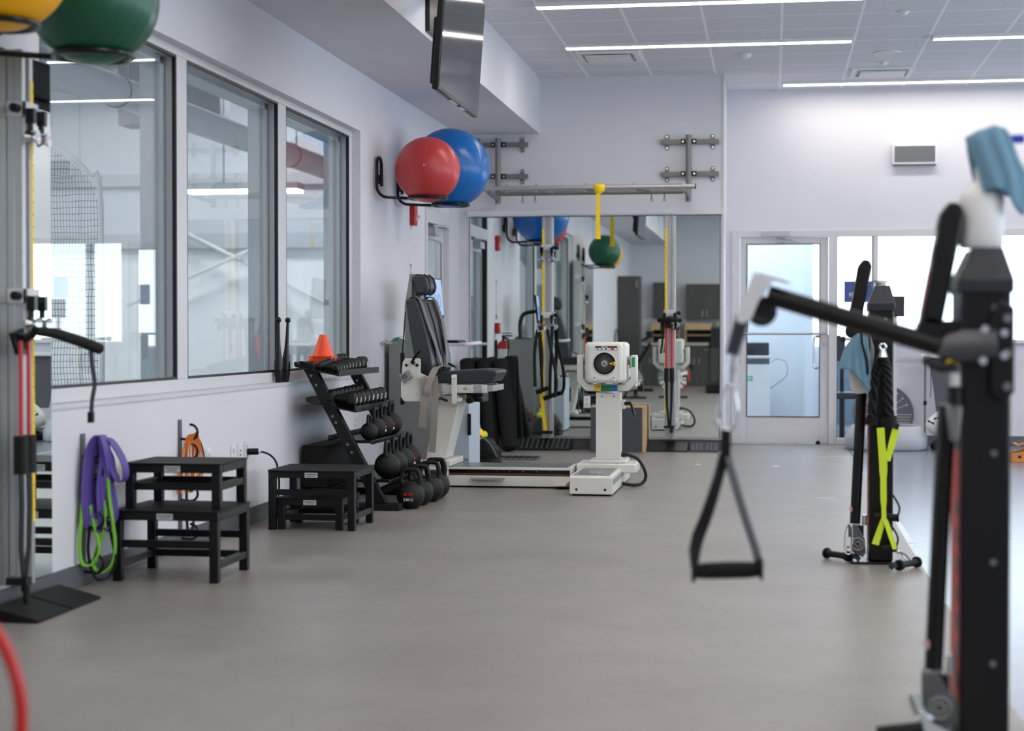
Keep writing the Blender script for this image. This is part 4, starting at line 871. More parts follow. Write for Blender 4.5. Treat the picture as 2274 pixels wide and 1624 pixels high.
# yoke
P_ = [(-1.425, 0.955), (-1.425, 0.775), (-1.36, 0.707), (-1.05, 0.707), (-0.985, 0.775), (-0.985, 0.955), (-0.99, 0.972), (-1.025, 0.972), (-1.03, 0.955), (-1.03, 0.80), (-1.075, 0.755), (-1.335, 0.755), (-1.38, 0.80), (-1.38, 0.955), (-1.385, 0.972), (-1.42, 0.972)]
yk = obj('yoke', MB().prism(P_, cy + 0.0, cy + 0.135, 'y'), 'machine', t, bevel=0.006)
mb = MB(); ys_ = cy - 0.0012
for i, (x0, x1, c) in enumerate(((-1.298, -1.247, 0), (-1.247, -1.17, 1), (-1.17, -1.125, 2))):
    mb.mat(i).box((x0, ys_, 0.7085), (x1, cy - 0.0002, 0.7515))
mb.mat(3)
for x in (-1.284, -1.262, -1.232, -1.21, -1.19, -1.155, -1.138):
    mb.box((x - 0.007, ys_ - 0.0004, 0.733), (x + 0.007, ys_ - 0.0001, 0.735)).cyl((x, ys_ - 0.0001, 0.742), (x, ys_ - 0.0004, 0.742), 0.004, 8)
mb.box((-1.298, ys_ - 0.0004, 0.727), (-1.125, ys_ - 0.0001, 0.7278))
M['sticker_green'] = mat('green_sticker', (28, 140, 84), 0.5); M['sticker_blue'] = mat('blue_sticker', (36, 116, 190), 0.5); M['sticker_yellow'] = mat('yellow_sticker', (238, 196, 30), 0.5)
obj('angle_stickers', mb, ['sticker_yellow', 'sticker_green', 'sticker_blue', 'ink'], yk)
obj('side_sticker', MB().box((-1.022, ys_, 0.885), (-0.998, cy - 0.0002, 0.955)), 'sticker_green', yk)
obj('pivot', MB().cyl((-1.3795, cy + 0.06, 0.93), (-1.355, cy + 0.06, 0.93), 0.03), 'machine_grey', yk)
obj('pivot', MB().cyl((-1.055, cy + 0.06, 0.93), (-1.0305, cy + 0.06, 0.93), 0.03), 'machine_grey', yk)
# head
hd = obj('motor_head', MB().box((-1.355, cy - 0.10, 0.772), (-1.055, cy + 0.24, 1.068)), 'machine', t)
b = hd.modifiers.new('b', 'BEVEL'); b.width = 0.03; b.segments = 4
fc = obj('front_housing', MB().box((-1.335, cy - 0.145, 0.768), (-1.075, cy - 0.06, 1.062)), 'machine', hd)
b = fc.modifiers.new('b', 'BEVEL'); b.width = 0.03; b.segments = 4
yd = cy - 0.1455; cxh, czh = -1.207, 0.912
obj('dial_rim', MB().torus((cxh, yd, czh), 0.083, 0.005, 'y', 40, 8), 'machine', hd)
obj('dial', MB().cyl((cxh, yd + 0.001, czh), (cxh, yd - 0.004, czh), 0.081, 40), 'satin', hd)
mb = MB()
for k in range(48):
    a = 2 * PI * k / 48; r0, r1 = 0.022, (0.068 if k % 2 else 0.06)
    mb.tube([(cxh + r0 * math.cos(a), yd - 0.0045, czh + r0 * math.sin(a)), (cxh + r1 * math.cos(a), yd - 0.0045, czh + r1 * math.sin(a))], 0.0007, 4)
obj('dial_marks', mb, 'grey_metal', hd)
obj('shaft', MB().cyl((cxh, yd - 0.0041, czh), (cxh, yd - 0.02, czh), 0.015, 20).torus((cxh, yd - 0.008, czh), 0.02, 0.003, 'y', 24, 6), 'alu', hd)
obj('shaft_socket', MB().cyl((cxh, yd - 0.0201, czh), (cxh, yd - 0.022, czh), 0.008, 8), 'ink', hd)
obj('warning_label', MB().prism([(cxh + 0.03, czh), (cxh + 0.08, czh - 0.016), (cxh + 0.08, czh + 0.016)], yd - 0.0062, yd - 0.0044, 'y'), 'sticker_yellow', hd)
mb = MB().prism([(cxh + 0.053, czh - 0.006), (cxh + 0.072, czh - 0.006), (cxh + 0.062, czh + 0.009)], yd - 0.0068, yd - 0.0064, 'y'); obj('warning_mark', mb, 'ink', hd)
pn = obj('control_panel', MB().box((-1.275, yd - 0.002, 1.012), (-1.115, yd - 0.0002, 1.040)), 'vinyl', hd)
obj('panel_white', MB().box((-1.273, yd - 0.0028, 1.012), (-1.117, yd - 0.0021, 1.0265)), 'white', hd)
for x in (-1.255, -1.226, -1.197): obj('button', MB().box((x - 0.006, yd - 0.006, 1.014), (x + 0.006, yd - 0.0029, 1.0245)), 'ink' if x > -1.2 else 'sticker_blue', hd)
obj('stop_button', MB().cyl((-1.147, yd - 0.003, 1.024), (-1.147, yd - 0.016, 1.024), 0.012, 18), 'red', hd)
text('panel_name', 'Biodex', 0.016, 'ink_white', hd, (-1.205, yd - 0.0022, 1.033), FRONT)
for x in (-1.28, -1.135):
    obj('cover_latch', MB().rbox((x - 0.013, yd - 0.008, 0.785), (x + 0.013, yd - 0.0003, 0.822), 0.006, axis='y'), 'machine', hd, bevel=0.003)
    obj('latch_screw', MB().cyl((x, yd - 0.0085, 0.81), (x, yd - 0.010, 0.81), 0.006, 12), 'grey_metal', hd)
for x in (-1.265, -1.145): obj('head_stud', MB().cyl((x, cy + 0.02, 0.7555), (x, cy + 0.02, 0.7715), 0.013, 12), 'machine', yk)
# knobs, lever, cable
obj('tilt_knob', MB().cyl((-0.9845, cy + 0.07, 0.735), (-0.962, cy + 0.07, 0.735), 0.012).cyl((-0.962, cy + 0.07, 0.735), (-0.94, cy + 0.07, 0.735), 0.034, 18), 'black', t)
obj('column_clamp', MB().box((-1.1045, cy + 0.02, 0.575), (-1.075, cy + 0.12, 0.64)), 'machine', col)
obj('clamp_lever', MB().tube([(-1.07, cy + 0.02, 0.615), (-1.03, cy + 0.0, 0.618), (-1.02, cy - 0.005, 0.60), (-1.0, cy - 0.01, 0.525)], [0.014, 0.014, 0.011, 0.009], 12), 'satin', col)
obj('cable', MB().tube(smooth_path([(-1.104, cy + 0.1, 0.235), (-1.06, cy + 0.1, 0.235), (-0.98, cy + 0.09, 0.20), (-0.93, cy + 0.08, 0.12), (-0.925, cy + 0.08, 0.06), (-0.96, cy + 0.06, 0.02), (-1.03, cy + 0.02, 0.018), (-1.09, cy, 0.03)], 6), 0.012, 10), 'black', t)
obj('cable_gland', MB().cyl((-1.1045, cy + 0.1, 0.235), (-1.07, cy + 0.1, 0.235), 0.017), 'satin', t)
# hanging attachment rod beside the yoke
obj('hanging_belt', MB().strap(smooth_path([(-1.43, cy + 0.18, 0.72), (-1.435, cy + 0.18, 0.62), (-1.43, cy + 0.18, 0.55), (-1.415, cy + 0.18, 0.535), (-1.40, cy + 0.18, 0.56), (-1.40, cy + 0.18, 0.72)], 5), 0.03, 0.005, (0, 1, 0)), 'black', t)

# ---------------------------------------------------------------- isokinetic testing machine: chair on its track
t = thing('testing_chair', 'ivory machine chair with charcoal cushions and hanging belts on a floor track', 'exercise chair', (-2.4, 12.4, 0))
tr = obj('floor_track', MB().box((-2.60, 12.12, 0.012), (-1.455, 12.56, 0.088)), 'machine', t, bevel=0.004)
obj('track_slot', MB().box((-2.60, 12.135, 0.0885), (-1.455, 12.545, 0.132)), 'satin', tr)
obj('track_slot_line', MB().box((-2.595, 12.131, 0.092), (-1.46, 12.1345, 0.106)), mat('brown_strip', (86, 52, 44), 0.5), tr)
for k in range(9): obj('track_screw', MB().cyl((-2.40 + k * 0.1, 12.1349, 0.121), (-2.40 + k * 0.1, 12.130, 0.121), 0.004, 8), 'chrome', tr)
obj('track_rail', MB().box((-2.60, 12.12, 0.1325), (-1.455, 12.56, 0.150)), 'machine', tr, bevel=0.003)
obj('track_plate', MB().box((-2.36, 12.15, 0.1505), (-1.475, 12.53, 0.154)), bm, tr)
obj('end_cap', MB().box((-1.4545, 12.115, 0.0), (-1.44, 12.565, 0.155)), 'machine', tr, bevel=0.003)
obj('track_pad', MB().box((-2.58, 12.15, 0.0), (-1.475, 12.53, 0.0118)), 'rubber', tr)
obj('pull_pedal', MB().prism([(-2.18, 0.062), (-1.95, 0.062), (-1.935, 0.068), (-1.935, 0.075), (-2.18, 0.072)], 12.06, 12.119, 'y'), 'machine_grey', tr)
obj('end_pedal', MB().prism([(-1.56, 0.025), (-1.48, 0.025), (-1.44, 0.075), (-1.45, 0.078), (-1.49, 0.032), (-1.56, 0.032)], 12.04, 12.119, 'y'), 'machine', tr)
obj('carriage', MB().box((-2.66, 12.08, 0.085), (-2.46, 12.119, 0.125)).box((-2.66, 12.08, 0.1545), (-2.44, 12.60, 0.20)).box((-2.66, 12.08, 0.125), (-2.46, 12.119, 0.1545)), 'machine', t, bevel=0.008)
T = Matrix.Translation((0, 12.34, 0))
def slab(name, pts, y0, y1, m, p, bev=0.006): return obj(name, MB().prism(pts, y0, y1, 'y'), m, p, bevel=bev)
slab('pedestal', [(-2.665, 0.2005), (-2.50, 0.2005), (-2.385, 0.62), (-2.395, 0.655), (-2.55, 0.655)], 12.20, 12.48, 'machine', t, 0.012)
# seat frame, looking along +Y: X across, Z up; depth 12.15..12.65
fr = obj('seat_frame', MB().box((-2.58, 12.15, 0.672), (-2.17, 12.19, 0.735)).box((-2.58, 12.61, 0.672), (-2.17, 12.65, 0.735)).box((-2.58, 12.19, 0.68), (-2.52, 12.61, 0.725)).box((-2.22, 12.19, 0.68), (-2.17, 12.61, 0.725)), 'machine', t, bevel=0.005)
bx('frame_clamp', (-2.565, 12.138, 0.68), (-2.515, 12.149, 0.745), 'alu', fr, 0.002); bx('frame_clamp', (-2.265, 12.138, 0.68), (-2.205, 12.149, 0.74), 'alu', fr, 0.002)
bx('front_socket', (-2.1695, 12.16, 0.685), (-2.12, 12.64, 0.73), 'alu', fr, 0.003)
text('frame_mark', 'S4', 0.03, 'ink', fr, (-2.34, 12.1495, 0.703), FRONT)
sb = bx('side_bracket', (-2.435, 12.09, 0.59), (-2.40, 12.137, 0.815), 'machine', t, 0.003)
obj('bracket_knob', MB().cyl((-2.418, 12.089, 0.80), (-2.418, 12.07, 0.80), 0.014), 'white', sb)
obj('bracket_arm', MB().box((-2.3995, 12.10, 0.61), (-2.355, 12.125, 0.635)), 'machine', sb)
obj('release_lever', MB().tube([(-2.57, 12.20, 0.625), (-2.52, 12.12, 0.63), (-2.47, 12.08, 0.615)], 0.011), 'satin', t)
obj('seat_motor', MB().box((-2.35, 12.25, 0.60), (-2.22, 12.5, 0.6715)).cyl((-2.30, 12.22, 0.62), (-2.30, 12.10, 0.62), 0.028).cyl((-2.22, 12.22, 0.625), (-2.22, 12.12, 0.625), 0.022), 'satin', t, bevel=0.004)
# seat cushion
def cushion(name, prof, y0, y1, m, p, r=0.025, T=None):
    o = obj(name, MB().prism(prof, y0, y1, 'y', T), m, p, smooth=60)
    b = o.modifiers.new('b', 'BEVEL'); b.width = r; b.segments = 4; b.limit_method = 'ANGLE'; b.angle_limit = math.radians(28)
    return o
cushion('seat_cushion', [(-2.60, 0.745), (-2.20, 0.742), (-2.13, 0.76), (-2.09, 0.835), (-2.115, 0.85), (-2.22, 0.855), (-2.40, 0.845), (-2.60, 0.83)], 12.16, 12.64, 'vinyl', t, 0.022)
# back plate, backrest, headrest (tilted a little towards the viewer)
B = Matrix.Translation((-2.66, 12.40, 0)) @ Matrix.Rotation(-0.22, 4, 'Z') @ Matrix.Translation((2.66, -12.40, 0))
slabT = lambda name, pts, y0, y1, m, p, bev=0.006: obj(name, MB().prism(pts, y0, y1, 'y', B), m, p, bevel=bev)
sp = slab('side_panel', [(-2.82, 0.605), (-2.845, 0.64), (-2.845, 0.75), (-2.83, 0.91), (-2.81, 0.938), (-2.70, 0.938), (-2.69, 0.93), (-2.69, 0.825), (-2.615, 0.79), (-2.615, 0.605)], 12.14, 12.16, 'machine', t, 0.004)
slab('side_panel', [(-2.82, 0.605), (-2.845, 0.64), (-2.845, 0.75), (-2.83, 0.91), (-2.81, 0.938), (-2.70, 0.938), (-2.69, 0.93), (-2.69, 0.825), (-2.615, 0.79), (-2.615, 0.605)], 12.64, 12.66, 'machine', t, 0.004)
for x, z in ((-2.80, 0.885), (-2.715, 0.885)): obj('panel_cap', MB().cyl((x, 12.1395, z), (x, 12.135, z), 0.011, 14), 'satin', sp)
for x, z in ((-2.81, 0.74), (-2.71, 0.78), (-2.72, 0.66)): obj('panel_screw', MB().cyl((x, 12.1395, z), (x, 12.136, z), 0.004, 8), 'grey_metal', sp)
rm = obj('remote_control', MB().box((-0.045, -0.0125, -0.035), (0.045, 0.0125, 0.035), Matrix.Translation((-2.80, 12.125, 0.80)) @ Matrix.Rotation(-0.55, 4, 'Y')), 'machine_grey', t, bevel=0.006)
obj('remote_screen', MB().box((-0.032, -0.0145, -0.015), (0.012, -0.013, 0.022), Matrix.Translation((-2.80, 12.125, 0.80)) @ Matrix.Rotation(-0.55, 4, 'Y')), 'base', rm)
obj('recline_lever', MB().tube([(-2.745, 12.1395, 0.905), (-2.745, 12.10, 0.91), (-2.735, 12.09, 0.93), (-2.68, 12.08, 1.0)], [0.015, 0.014, 0.01, 0.012], 12), 'satin', t)
slabT('back_post', [(-2.86, 0.94), (-2.72, 0.94), (-2.75, 1.20), (-2.80, 1.40), (-2.79, 1.60), (-2.815, 1.60), (-2.86, 1.35)], 12.33, 12.47, 'machine_grey', t, 0.006)
bk = cushion('backrest', [(-2.69, 0.80), (-2.60, 0.795), (-2.565, 0.86), (-2.575, 0.96), (-2.64, 1.22), (-2.695, 1.375), (-2.72, 1.40), (-2.78, 1.402), (-2.795, 1.385), (-2.76, 1.15)], 12.21, 12.59, 'vinyl', t, 0.025, B)
for y in (12.30, 12.40, 12.50):
    obj('backrest_rib', MB().tube([B @ Vector((-2.692, y, 1.37)), B @ Vector((-2.637, y, 1.22)), B @ Vector((-2.573, y, 0.965)), B @ Vector((-2.565, y, 0.87))], 0.006, 8), 'satin', bk)
hp = slabT('headrest_post', [(-2.775, 1.395), (-2.735, 1.395), (-2.74, 1.50), (-2.78, 1.50)], 12.36, 12.44, 'satin', t, 0.004)
hr = cushion('headrest', [(-2.755, 1.445), (-2.69, 1.43), (-2.655, 1.455), (-2.645, 1.50), (-2.66, 1.56), (-2.705, 1.595), (-2.765, 1.60), (-2.80, 1.57), (-2.765, 1.52)], 12.31, 12.49, 'vinyl', t, 0.02, B)
for y in (12.355, 12.445):
    obj('headrest_piping', MB().tube([B @ Vector(p) for p in ((-2.70, y, 1.597), (-2.655, y, 1.56), (-2.643, y, 1.50), (-2.655, y, 1.455), (-2.69, y, 1.43))], 0.004, 8), 'satin', hr)
# belts
for (ya, off) in ((12.26, 0), (12.54, 0)):
    obj('shoulder_belt', MB().strap([B @ Vector(p) for p in smooth_path([(-2.80, ya, 1.33), (-2.765, ya, 1.412), (-2.695, ya, 1.40), (-2.63, ya, 1.23), (-2.563, ya + (12.4 - ya) * 0.4, 0.99), (-2.55, ya + (12.4 - ya) * 0.7, 0.87), (-2.58, ya + (12.4 - ya) * 0.5, 0.845)], 6)], 0.048, 0.006, (0.2, 1, 0)), 'base', t)
obj('long_belt', MB().strap(smooth_path([(-2.58, 12.125, 0.80), (-2.565, 12.11, 0.70), (-2.575, 12.105, 0.45), (-2.59, 12.105, 0.25)], 6), 0.052, 0.006, (1, 0, 0)), 'belt', t)
obj('long_belt', MB().strap(smooth_path([(-2.675, 12.13, 0.79), (-2.66, 12.118, 0.76), (-2.655, 12.11, 0.60), (-2.67, 12.11, 0.42)], 6), 0.055, 0.006, (1, 0, 0)), 'belt', t)
obj('lap_belt', MB().strap(smooth_path([(-2.56, 12.40, 0.865), (-2.55, 12.22, 0.875), (-2.57, 12.14, 0.86), (-2.60, 12.10, 0.78), (-2.625, 12.09, 0.70), (-2.62, 12.095, 0.665)], 6), 0.052, 0.006, [(1, 0, 0.2)] * 40), 'belt', t)
obj('buckle', MB().box((-2.515, 12.30, 0.865), (-2.455, 12.36, 0.88), Matrix.Translation((-2.48, 12.33, 0.87)) @ Matrix.Rotation(0.5, 4, 'Y') @ Matrix.Translation((2.48, -12.33, -0.86))), 'satin', t, bevel=0.003)
obj('grip_pole', MB().cyl((-2.845, 12.20, 0.58), (-2.845, 12.20, 0.98), 0.017).cyl((-2.845, 12.20, 0.98), (-2.83, 12.24, 1.30), 0.005), 'rubber', t)

for o in [c for c in bpy.data.objects if c.type == 'MESH' and c.parent is not None and (c.parent == t or c.parent.parent == t) and c != tr and c.parent != tr]:
    for v in o.data.vertices:
        X, Z = v.co.x - 2.4, v.co.z
        f = min(1, max(0, (Z - 0.2) / 0.4))
        v.co.x = X * 0.955 + 2.4; v.co.z = Z + f * (1.127 - Z) * 0.045

# ---------------------------------------------------------------- control cart, monitor, small items behind the chair
t = thing('control_cart', 'grey cabinet on the wall side behind the machine chair, with a push handle', 'cabinet', (-2.87, 13.3, 0))
bx('cabinet', (-3.02, 13.06, 0.03), (-2.70, 13.56, 1.065), 'machine_grey', t, 0.006)
bx('plinth', (-3.0, 13.09, 0.0), (-2.72, 13.53, 0.0295), 'satin', t, 0)
bx('keyboard_shelf', (-2.6995, 13.10, 1.03), (-2.44, 13.50, 1.055), 'counter', t, 0.005)
obj('push_handle', MB().tube(smooth_path([(-2.4395, 13.12, 1.045), (-2.40, 13.10, 1.045), (-2.36, 13.14, 1.05), (-2.33, 13.3, 1.055), (-2.36, 13.46, 1.05), (-2.4395, 13.48, 1.045)], 5), 0.016), 'white_metal', t)
obj('rear_handle', MB().tube([(-3.0, 13.055, 1.05), (-3.03, 13.0, 1.055), (-3.035, 12.92, 1.06)], 0.012), 'alu', t)
t = thing('keyboard', 'dark keyboard on the cart shelf behind the machine seat', 'keyboard', (-2.57, 13.30, 1.055))
bx('case', (-2.65, 13.14, 1.0555), (-2.47, 13.46, 1.073), 'satin', t, 0.003)
mb = MB()
for i in range(6):
    for j in range(14): mb.box((-2.64 + i * 0.027, 13.15 + j * 0.0215, 1.0735), (-2.64 + i * 0.027 + 0.021, 13.15 + j * 0.0215 + 0.017, 1.079))
obj('keys', mb, 'base', t)
t = thing('monitor', 'computer monitor with a pale blue screen, partly behind the headrest', 'monitor', (-2.80, 13.25, 1.066))
bx('stand_foot', (-2.93, 13.12, 1.0655), (-2.76, 13.42, 1.078), 'satin', t, 0.003)
obj('stand_arm', MB().tube(smooth_path([(-2.90, 13.28, 1.0785), (-2.905, 13.28, 1.25), (-2.86, 13.28, 1.36), (-2.72, 13.28, 1.39)], 5), 0.024), 'satin', t)
S = Matrix.Translation((-2.675, 13.27, 1.255)) @ Matrix.Rotation(-0.08, 4, 'Z') @ Matrix.Rotation(-0.10, 4, 'Y')
obj('bezel', MB().box((-0.025, -0.24, 0), (0.0, 0.24, 0.325), S), 'satin', t, bevel=0.004)
scr = bpy.data.materials.new('lit_blue_screen'); scr.use_nodes = True
e = scr.node_tree.nodes['Principled BSDF']; e.inputs['Base Color'].default_value = (0.05, 0.06, 0.08, 1); e.inputs['Emission Color'].default_value = lin((160, 190, 232)) + (1,); e.inputs['Emission Strength'].default_value = 0.9; e.inputs['Roughness'].default_value = 0.3
obj('screen', MB().box((0.0003, -0.23, 0.028), (0.0015, 0.23, 0.315), S), scr, t)
curve_m = mat('chart_blue', (120, 146, 205), 0.5)
for k in range(4):
    p = [(0.0022, -0.17 + 0.1 * k + 0.035 * math.cos(a), 0.14 + 0.055 * math.sin(a)) for a in [2 * PI * j / 16 for j in range(16)]]
    obj('chart_curve', MB().tube([S @ Vector(q_) for q_ in p], 0.002, 5, closed=True), curve_m, t)
t = thing('mouse', 'small black computer mouse holder beside the keyboard', 'mouse', (-2.66, 13.08, 1.056))
bx('body', (-2.69, 13.105, 1.0555), (-2.652, 13.135, 1.12), 'satin', t, 0.008)
obj('wheel', MB().cyl((-2.671, 13.11, 1.1205), (-2.671, 13.13, 1.1205), 0.006, 10), 'grey_metal', t)
t = thing('packet', 'crumpled green and white packet on top of the grey cabinet', 'packet', (-2.96, 13.12, 1.066))
vs = [(-3.01, 13.08, 1.066), (-2.94, 13.07, 1.066), (-2.90, 13.14, 1.066), (-2.97, 13.16, 1.066), (-2.985, 13.10, 1.095), (-2.95, 13.09, 1.105), (-2.92, 13.13, 1.085), (-2.975, 13.14, 1.10)]
obj('wrapper', MB().add(vs, [(0, 3, 2, 1), (4, 5, 6, 7), (0, 1, 5, 4), (1, 2, 6, 5), (2, 3, 7, 6), (3, 0, 4, 7)]), mat('green_foil', (70, 130, 104), 0.4), t)
obj('white_corner', MB().prism([(-2.94, 13.075), (-2.905, 13.075), (-2.91, 13.11)], 1.1055, 1.112, 'z'), 'white', t)
t = thing('controller_tower', 'pale blue-grey lettered control box standing behind the chair pedestal', 'cabinet', (-2.4, 13.2, 0))
bx('case', (-2.52, 13.02, 0.02), (-2.36, 13.50, 0.62), mat('pale_blue_enamel', (190, 202, 216), 0.4), t, 0.006)
bx('skirt', (-2.51, 13.03, 0.0), (-2.37, 13.49, 0.0195), 'satin', t, 0)
text('name', 'Biodex', 0.05, 'ink', t, (-2.44, 13.0193, 0.14), FRONT)
bx('cover_cloth', (-2.372, 12.99, 0.33), (-2.345, 13.015, 0.50), 'rubber', t, 0.004)

def bag(name, c, sx, sy, sz, m, label, seed, extra=True):
    rnd = random.Random(seed); t = thing(name, label, 'bag', (c[0], c[1], 0), 'gear bags')
    n, k = 22, 12; rings = []
    for j in range(k + 1):
        f = j / k; z = 0.004 + sz * f; w = (1 - 0.75 * max(0, f - 0.45) ** 1.4 * 1.6) if f < 1 else 0.25
        rings.append([Vector((c[0] + sx * w * math.copysign(abs(math.cos(a)) ** 0.7, math.cos(a)) * (1 + 0.10 * rnd.uniform(-1, 1)), c[1] + sy * w * math.copysign(abs(math.sin(a)) ** 0.7, math.sin(a)) * (1 + 0.08 * rnd.uniform(-1, 1)), z + 0.02 * rnd.uniform(-1, 1) * (f > 0.1))) for a in [2 * PI * i / n for i in range(n)]])
    o = obj('body', MB().loft(rings), m, t, smooth=180)
    s = o.modifiers.new('s', 'SUBSURF'); s.levels = 1; s.render_levels = 2
    return t
t = bag('duffel_bag', (-2.47, 14.20, 0), 0.17, 0.14, 0.24, 'rubber', 'black bag on the floor behind the track with a yellow ball on top', 3)
obj('bag_strap', MB().strap(smooth_path([(-2.620, 14.080, 0.20), (-2.560, 14.030, 0.26), (-2.470, 14.020, 0.27), (-2.370, 14.030, 0.2), (-2.310, 14.050, 0.08)], 5), 0.03, 0.005, (0, 1, 0.3)), 'vinyl', t)
obj('red_piping', MB().tube(smooth_path([(-2.640, 14.070, 0.19), (-2.590, 14.040, 0.205), (-2.530, 14.030, 0.21)], 5), 0.012), 'red', t)
t = thing('medicine_ball', 'yellow ball lying on the black bag behind the chair', 'ball', (-2.500, 14.170, 0.19), 'balls in bags')
obj('shell', MB().sphere((-2.500, 14.170, 0.262), 0.062, 24, 16), 'yellow', t); obj('seam', MB().torus((-2.500, 14.170, 0.262), 0.062, 0.002, 'x', 30, 5), 'sticker_yellow', t)
t = bag('duffel_bag', (-2.82, 13.98, 0), 0.2, 0.16, 0.30, 'rubber', 'large black duffel bag with red toggles by the left wall', 5)
for p in ((-2.80, 13.98, 0.315), (-2.72, 14.07, 0.25), (-2.90, 14.06, 0.27)): obj('red_toggle', MB().cyl(p, (p[0] + 0.04, p[1] + 0.03, p[2] + 0.02), 0.014, 8), 'red', t)
t = bag('tool_bag', (-2.505, 14.52, 0), 0.14, 0.12, 0.20, 'vinyl', 'grey gear bag holding a tennis ball, seen in the mirror', 9)
t = thing('tennis_ball', 'bright yellow-green tennis ball on the grey gear bag', 'ball', (-2.505, 14.52, 0.2), 'balls in bags')
obj('felt', MB().sphere((-2.505, 14.52, 0.242), 0.034, 20, 14), 'lime', t); obj('seam', MB().torus((-2.505, 14.52, 0.242), 0.034, 0.0015, 'y', 24, 5), 'white', t)
t = thing('agility_mat', 'grey floor mat with two rows of black cells behind the track', 'mat', (-2.3, 15.0, 0))
obj('sheet', MB().box((-2.62, 14.82, 0.0005), (-2.08, 15.16, 0.012)), 'base', t, bevel=0.003)
for j in range(2):
    for i in range(8): obj('cell', MB().box((-2.57 + i * 0.062, 14.87 + j * 0.14, 0.0125), (-2.57 + i * 0.062 + 0.042, 14.87 + j * 0.14 + 0.09, 0.02)), 'ink', t)
# foam rollers leaning in the corner
for k, (xb, yb, xt, yt, zt, r, lab) in enumerate(((-2.47, 15.80, -2.62, 16.13, 0.88, 0.075, 'black foam roller leaning on the mirror, rightmost in front'), (-2.655, 15.84, -2.785, 16.15, 0.89, 0.075, 'black foam roller leaning in the corner, second from the right'), (-2.50, 16.10, -2.54, 16.235, 0.90, 0.055, 'thinner black foam roller leaning at the right of the group'), (-2.83, 15.80, -2.955, 16.14, 0.90, 0.072, 'black foam roller leaning deepest in the corner'))):
    a, b = Vector((xb, yb, 0)), Vector((xt, yt, zt)); ax = (b - a).normalized(); a = a + Vector((0, 0, r * math.sqrt(1 - ax.z ** 2) + 0.001)); b = a + ax * 0.91
    t = thing('foam_roller', lab, 'foam roller', (xb, yb, 0), 'black foam rollers')
    obj('cylinder', MB().tube([a, a + ax * 0.012, b - ax * 0.012, b], [r - 0.012, r, r, r - 0.012], 28), 'foam', t)
    obj('core', MB().cyl(b + ax * 0.0005, b + ax * 0.002, r * 0.35, 16), 'ink', t)
# carpeted plywood box
t = thing('plyo_box', 'grey carpeted plywood box against the mirror, behind the white machine', 'plyo box', (-1.45, 16.09, 0))
obj('plywood_shell', MB().box((-1.72, 15.98, 0.0), (-1.195, 16.20, 0.44)), 'pine', t, bevel=0.003)
obj('carpet_face', MB().box((-1.719, 15.968, 0.002), (-1.225, 15.979, 0.425)), 'felt', t)
t = thing('wall_outlet', 'white double outlet on the mirror just left of the machine column', 'wall outlet', (-1.79, YM - 0.019, 0.46), 'white wall plates')
y0 = YM - 0.0195
obj('plate', MB().rbox((-1.823, y0 - 0.006, 0.405), (-1.757, y0, 0.52), 0.006, axis='y'), 'white', t)
for z in (0.44, 0.485):
    obj('socket', MB().rbox((-1.807, y0 - 0.009, z - 0.014), (-1.773, y0 - 0.0062, z + 0.014), 0.006, axis='y'), 'white_metal', t)
    obj('slots', MB().box((-1.798, y0 - 0.0095, z), (-1.795, y0 - 0.0091, z + 0.008)).box((-1.785, y0 - 0.0095, z), (-1.782, y0 - 0.0091, z + 0.008)), 'ink', t)

# ---------------------------------------------------------------- pull-up bar on the alcove wall
t = thing('pullup_bar', 'grey wall mounted pull-up bar frame above the mirror', 'pull-up bar', (-1.7, YM, 2.5))
for xp in (-2.66, -0.805):
    po = obj('post', MB().tube([(xp, YM - 0.085, 2.40), (xp, YM - 0.085, 3.04)], 0.028, 14), 'grey_metal', t)
    for z in (2.98, 2.67):
        x0, x1 = (xp - 0.27, xp + 0.29)
        r_ = obj('cross_rail', MB().box((x0, YM - 0.052, z - 0.022), (x1, YM - 0.012, z + 0.022)), 'grey_metal', t, bevel=0.003)
        for x in (x0 + 0.06, x1 - 0.06):
            obj('wall_clip', MB().rbox((x - 0.02, YM - 0.011, z - 0.075), (x + 0.02, YM - 0.0005, z + 0.075), 0.019, axis='y').box((x - 0.022, YM - 0.056, z - 0.028), (x + 0.022, YM - 0.0525, z + 0.028)), 'grey_metal', r_)
            for s in (-1, 1): obj('clip_screw', MB().cyl((x, YM - 0.0112, z + s * 0.055), (x, YM - 0.016, z + s * 0.055), 0.011, 10), 'chrome', r_)
        obj('saddle', MB().box((xp - 0.075, YM - 0.062, z - 0.022), (xp + 0.075, YM - 0.0525, z + 0.025)), 'satin', r_)
        for s in (-1, 1): obj('saddle_bolt', MB().cyl((xp + s * 0.055, YM - 0.0622, z), (xp + s * 0.055, YM - 0.07, z), 0.011, 10), 'chrome', r_)
    obj('arm', MB().tube([(xp, YM - 0.085, 2.45), (xp, 15.66, 2.47)], 0.024, 12), 'grey_metal', t)
obj('front_bar', MB().tube([(-2.80, 15.66, 2.497), (-0.715, 15.66, 2.497)], 0.0235, 16), 'alu', t)
obj('end_cap', MB().cyl((-0.7145, 15.66, 2.497), (-0.705, 15.66, 2.497), 0.025), 'satin', t)
obj('rear_bar', MB().tube([(-2.62, 16.0, 2.478), (-0.84, 16.0, 2.478)], 0.022, 16), 'grey_metal', t)
for x in (-2.48, -2.2, -1.74, -1.28, -0.815):
    obj('collar', MB().cyl((x - 0.014, 15.66, 2.497), (x + 0.014, 15.66, 2.497), 0.03).box((x - 0.012, 15.65, 2.46), (x + 0.012, 15.67, 2.54)), 'alu', t)
for x in (-2.08, -1.62, -1.16): obj('brace', MB().tube([(x - 0.1, 15.66, 2.485), (x, 16.0, 2.478)], 0.014), 'grey_metal', t)
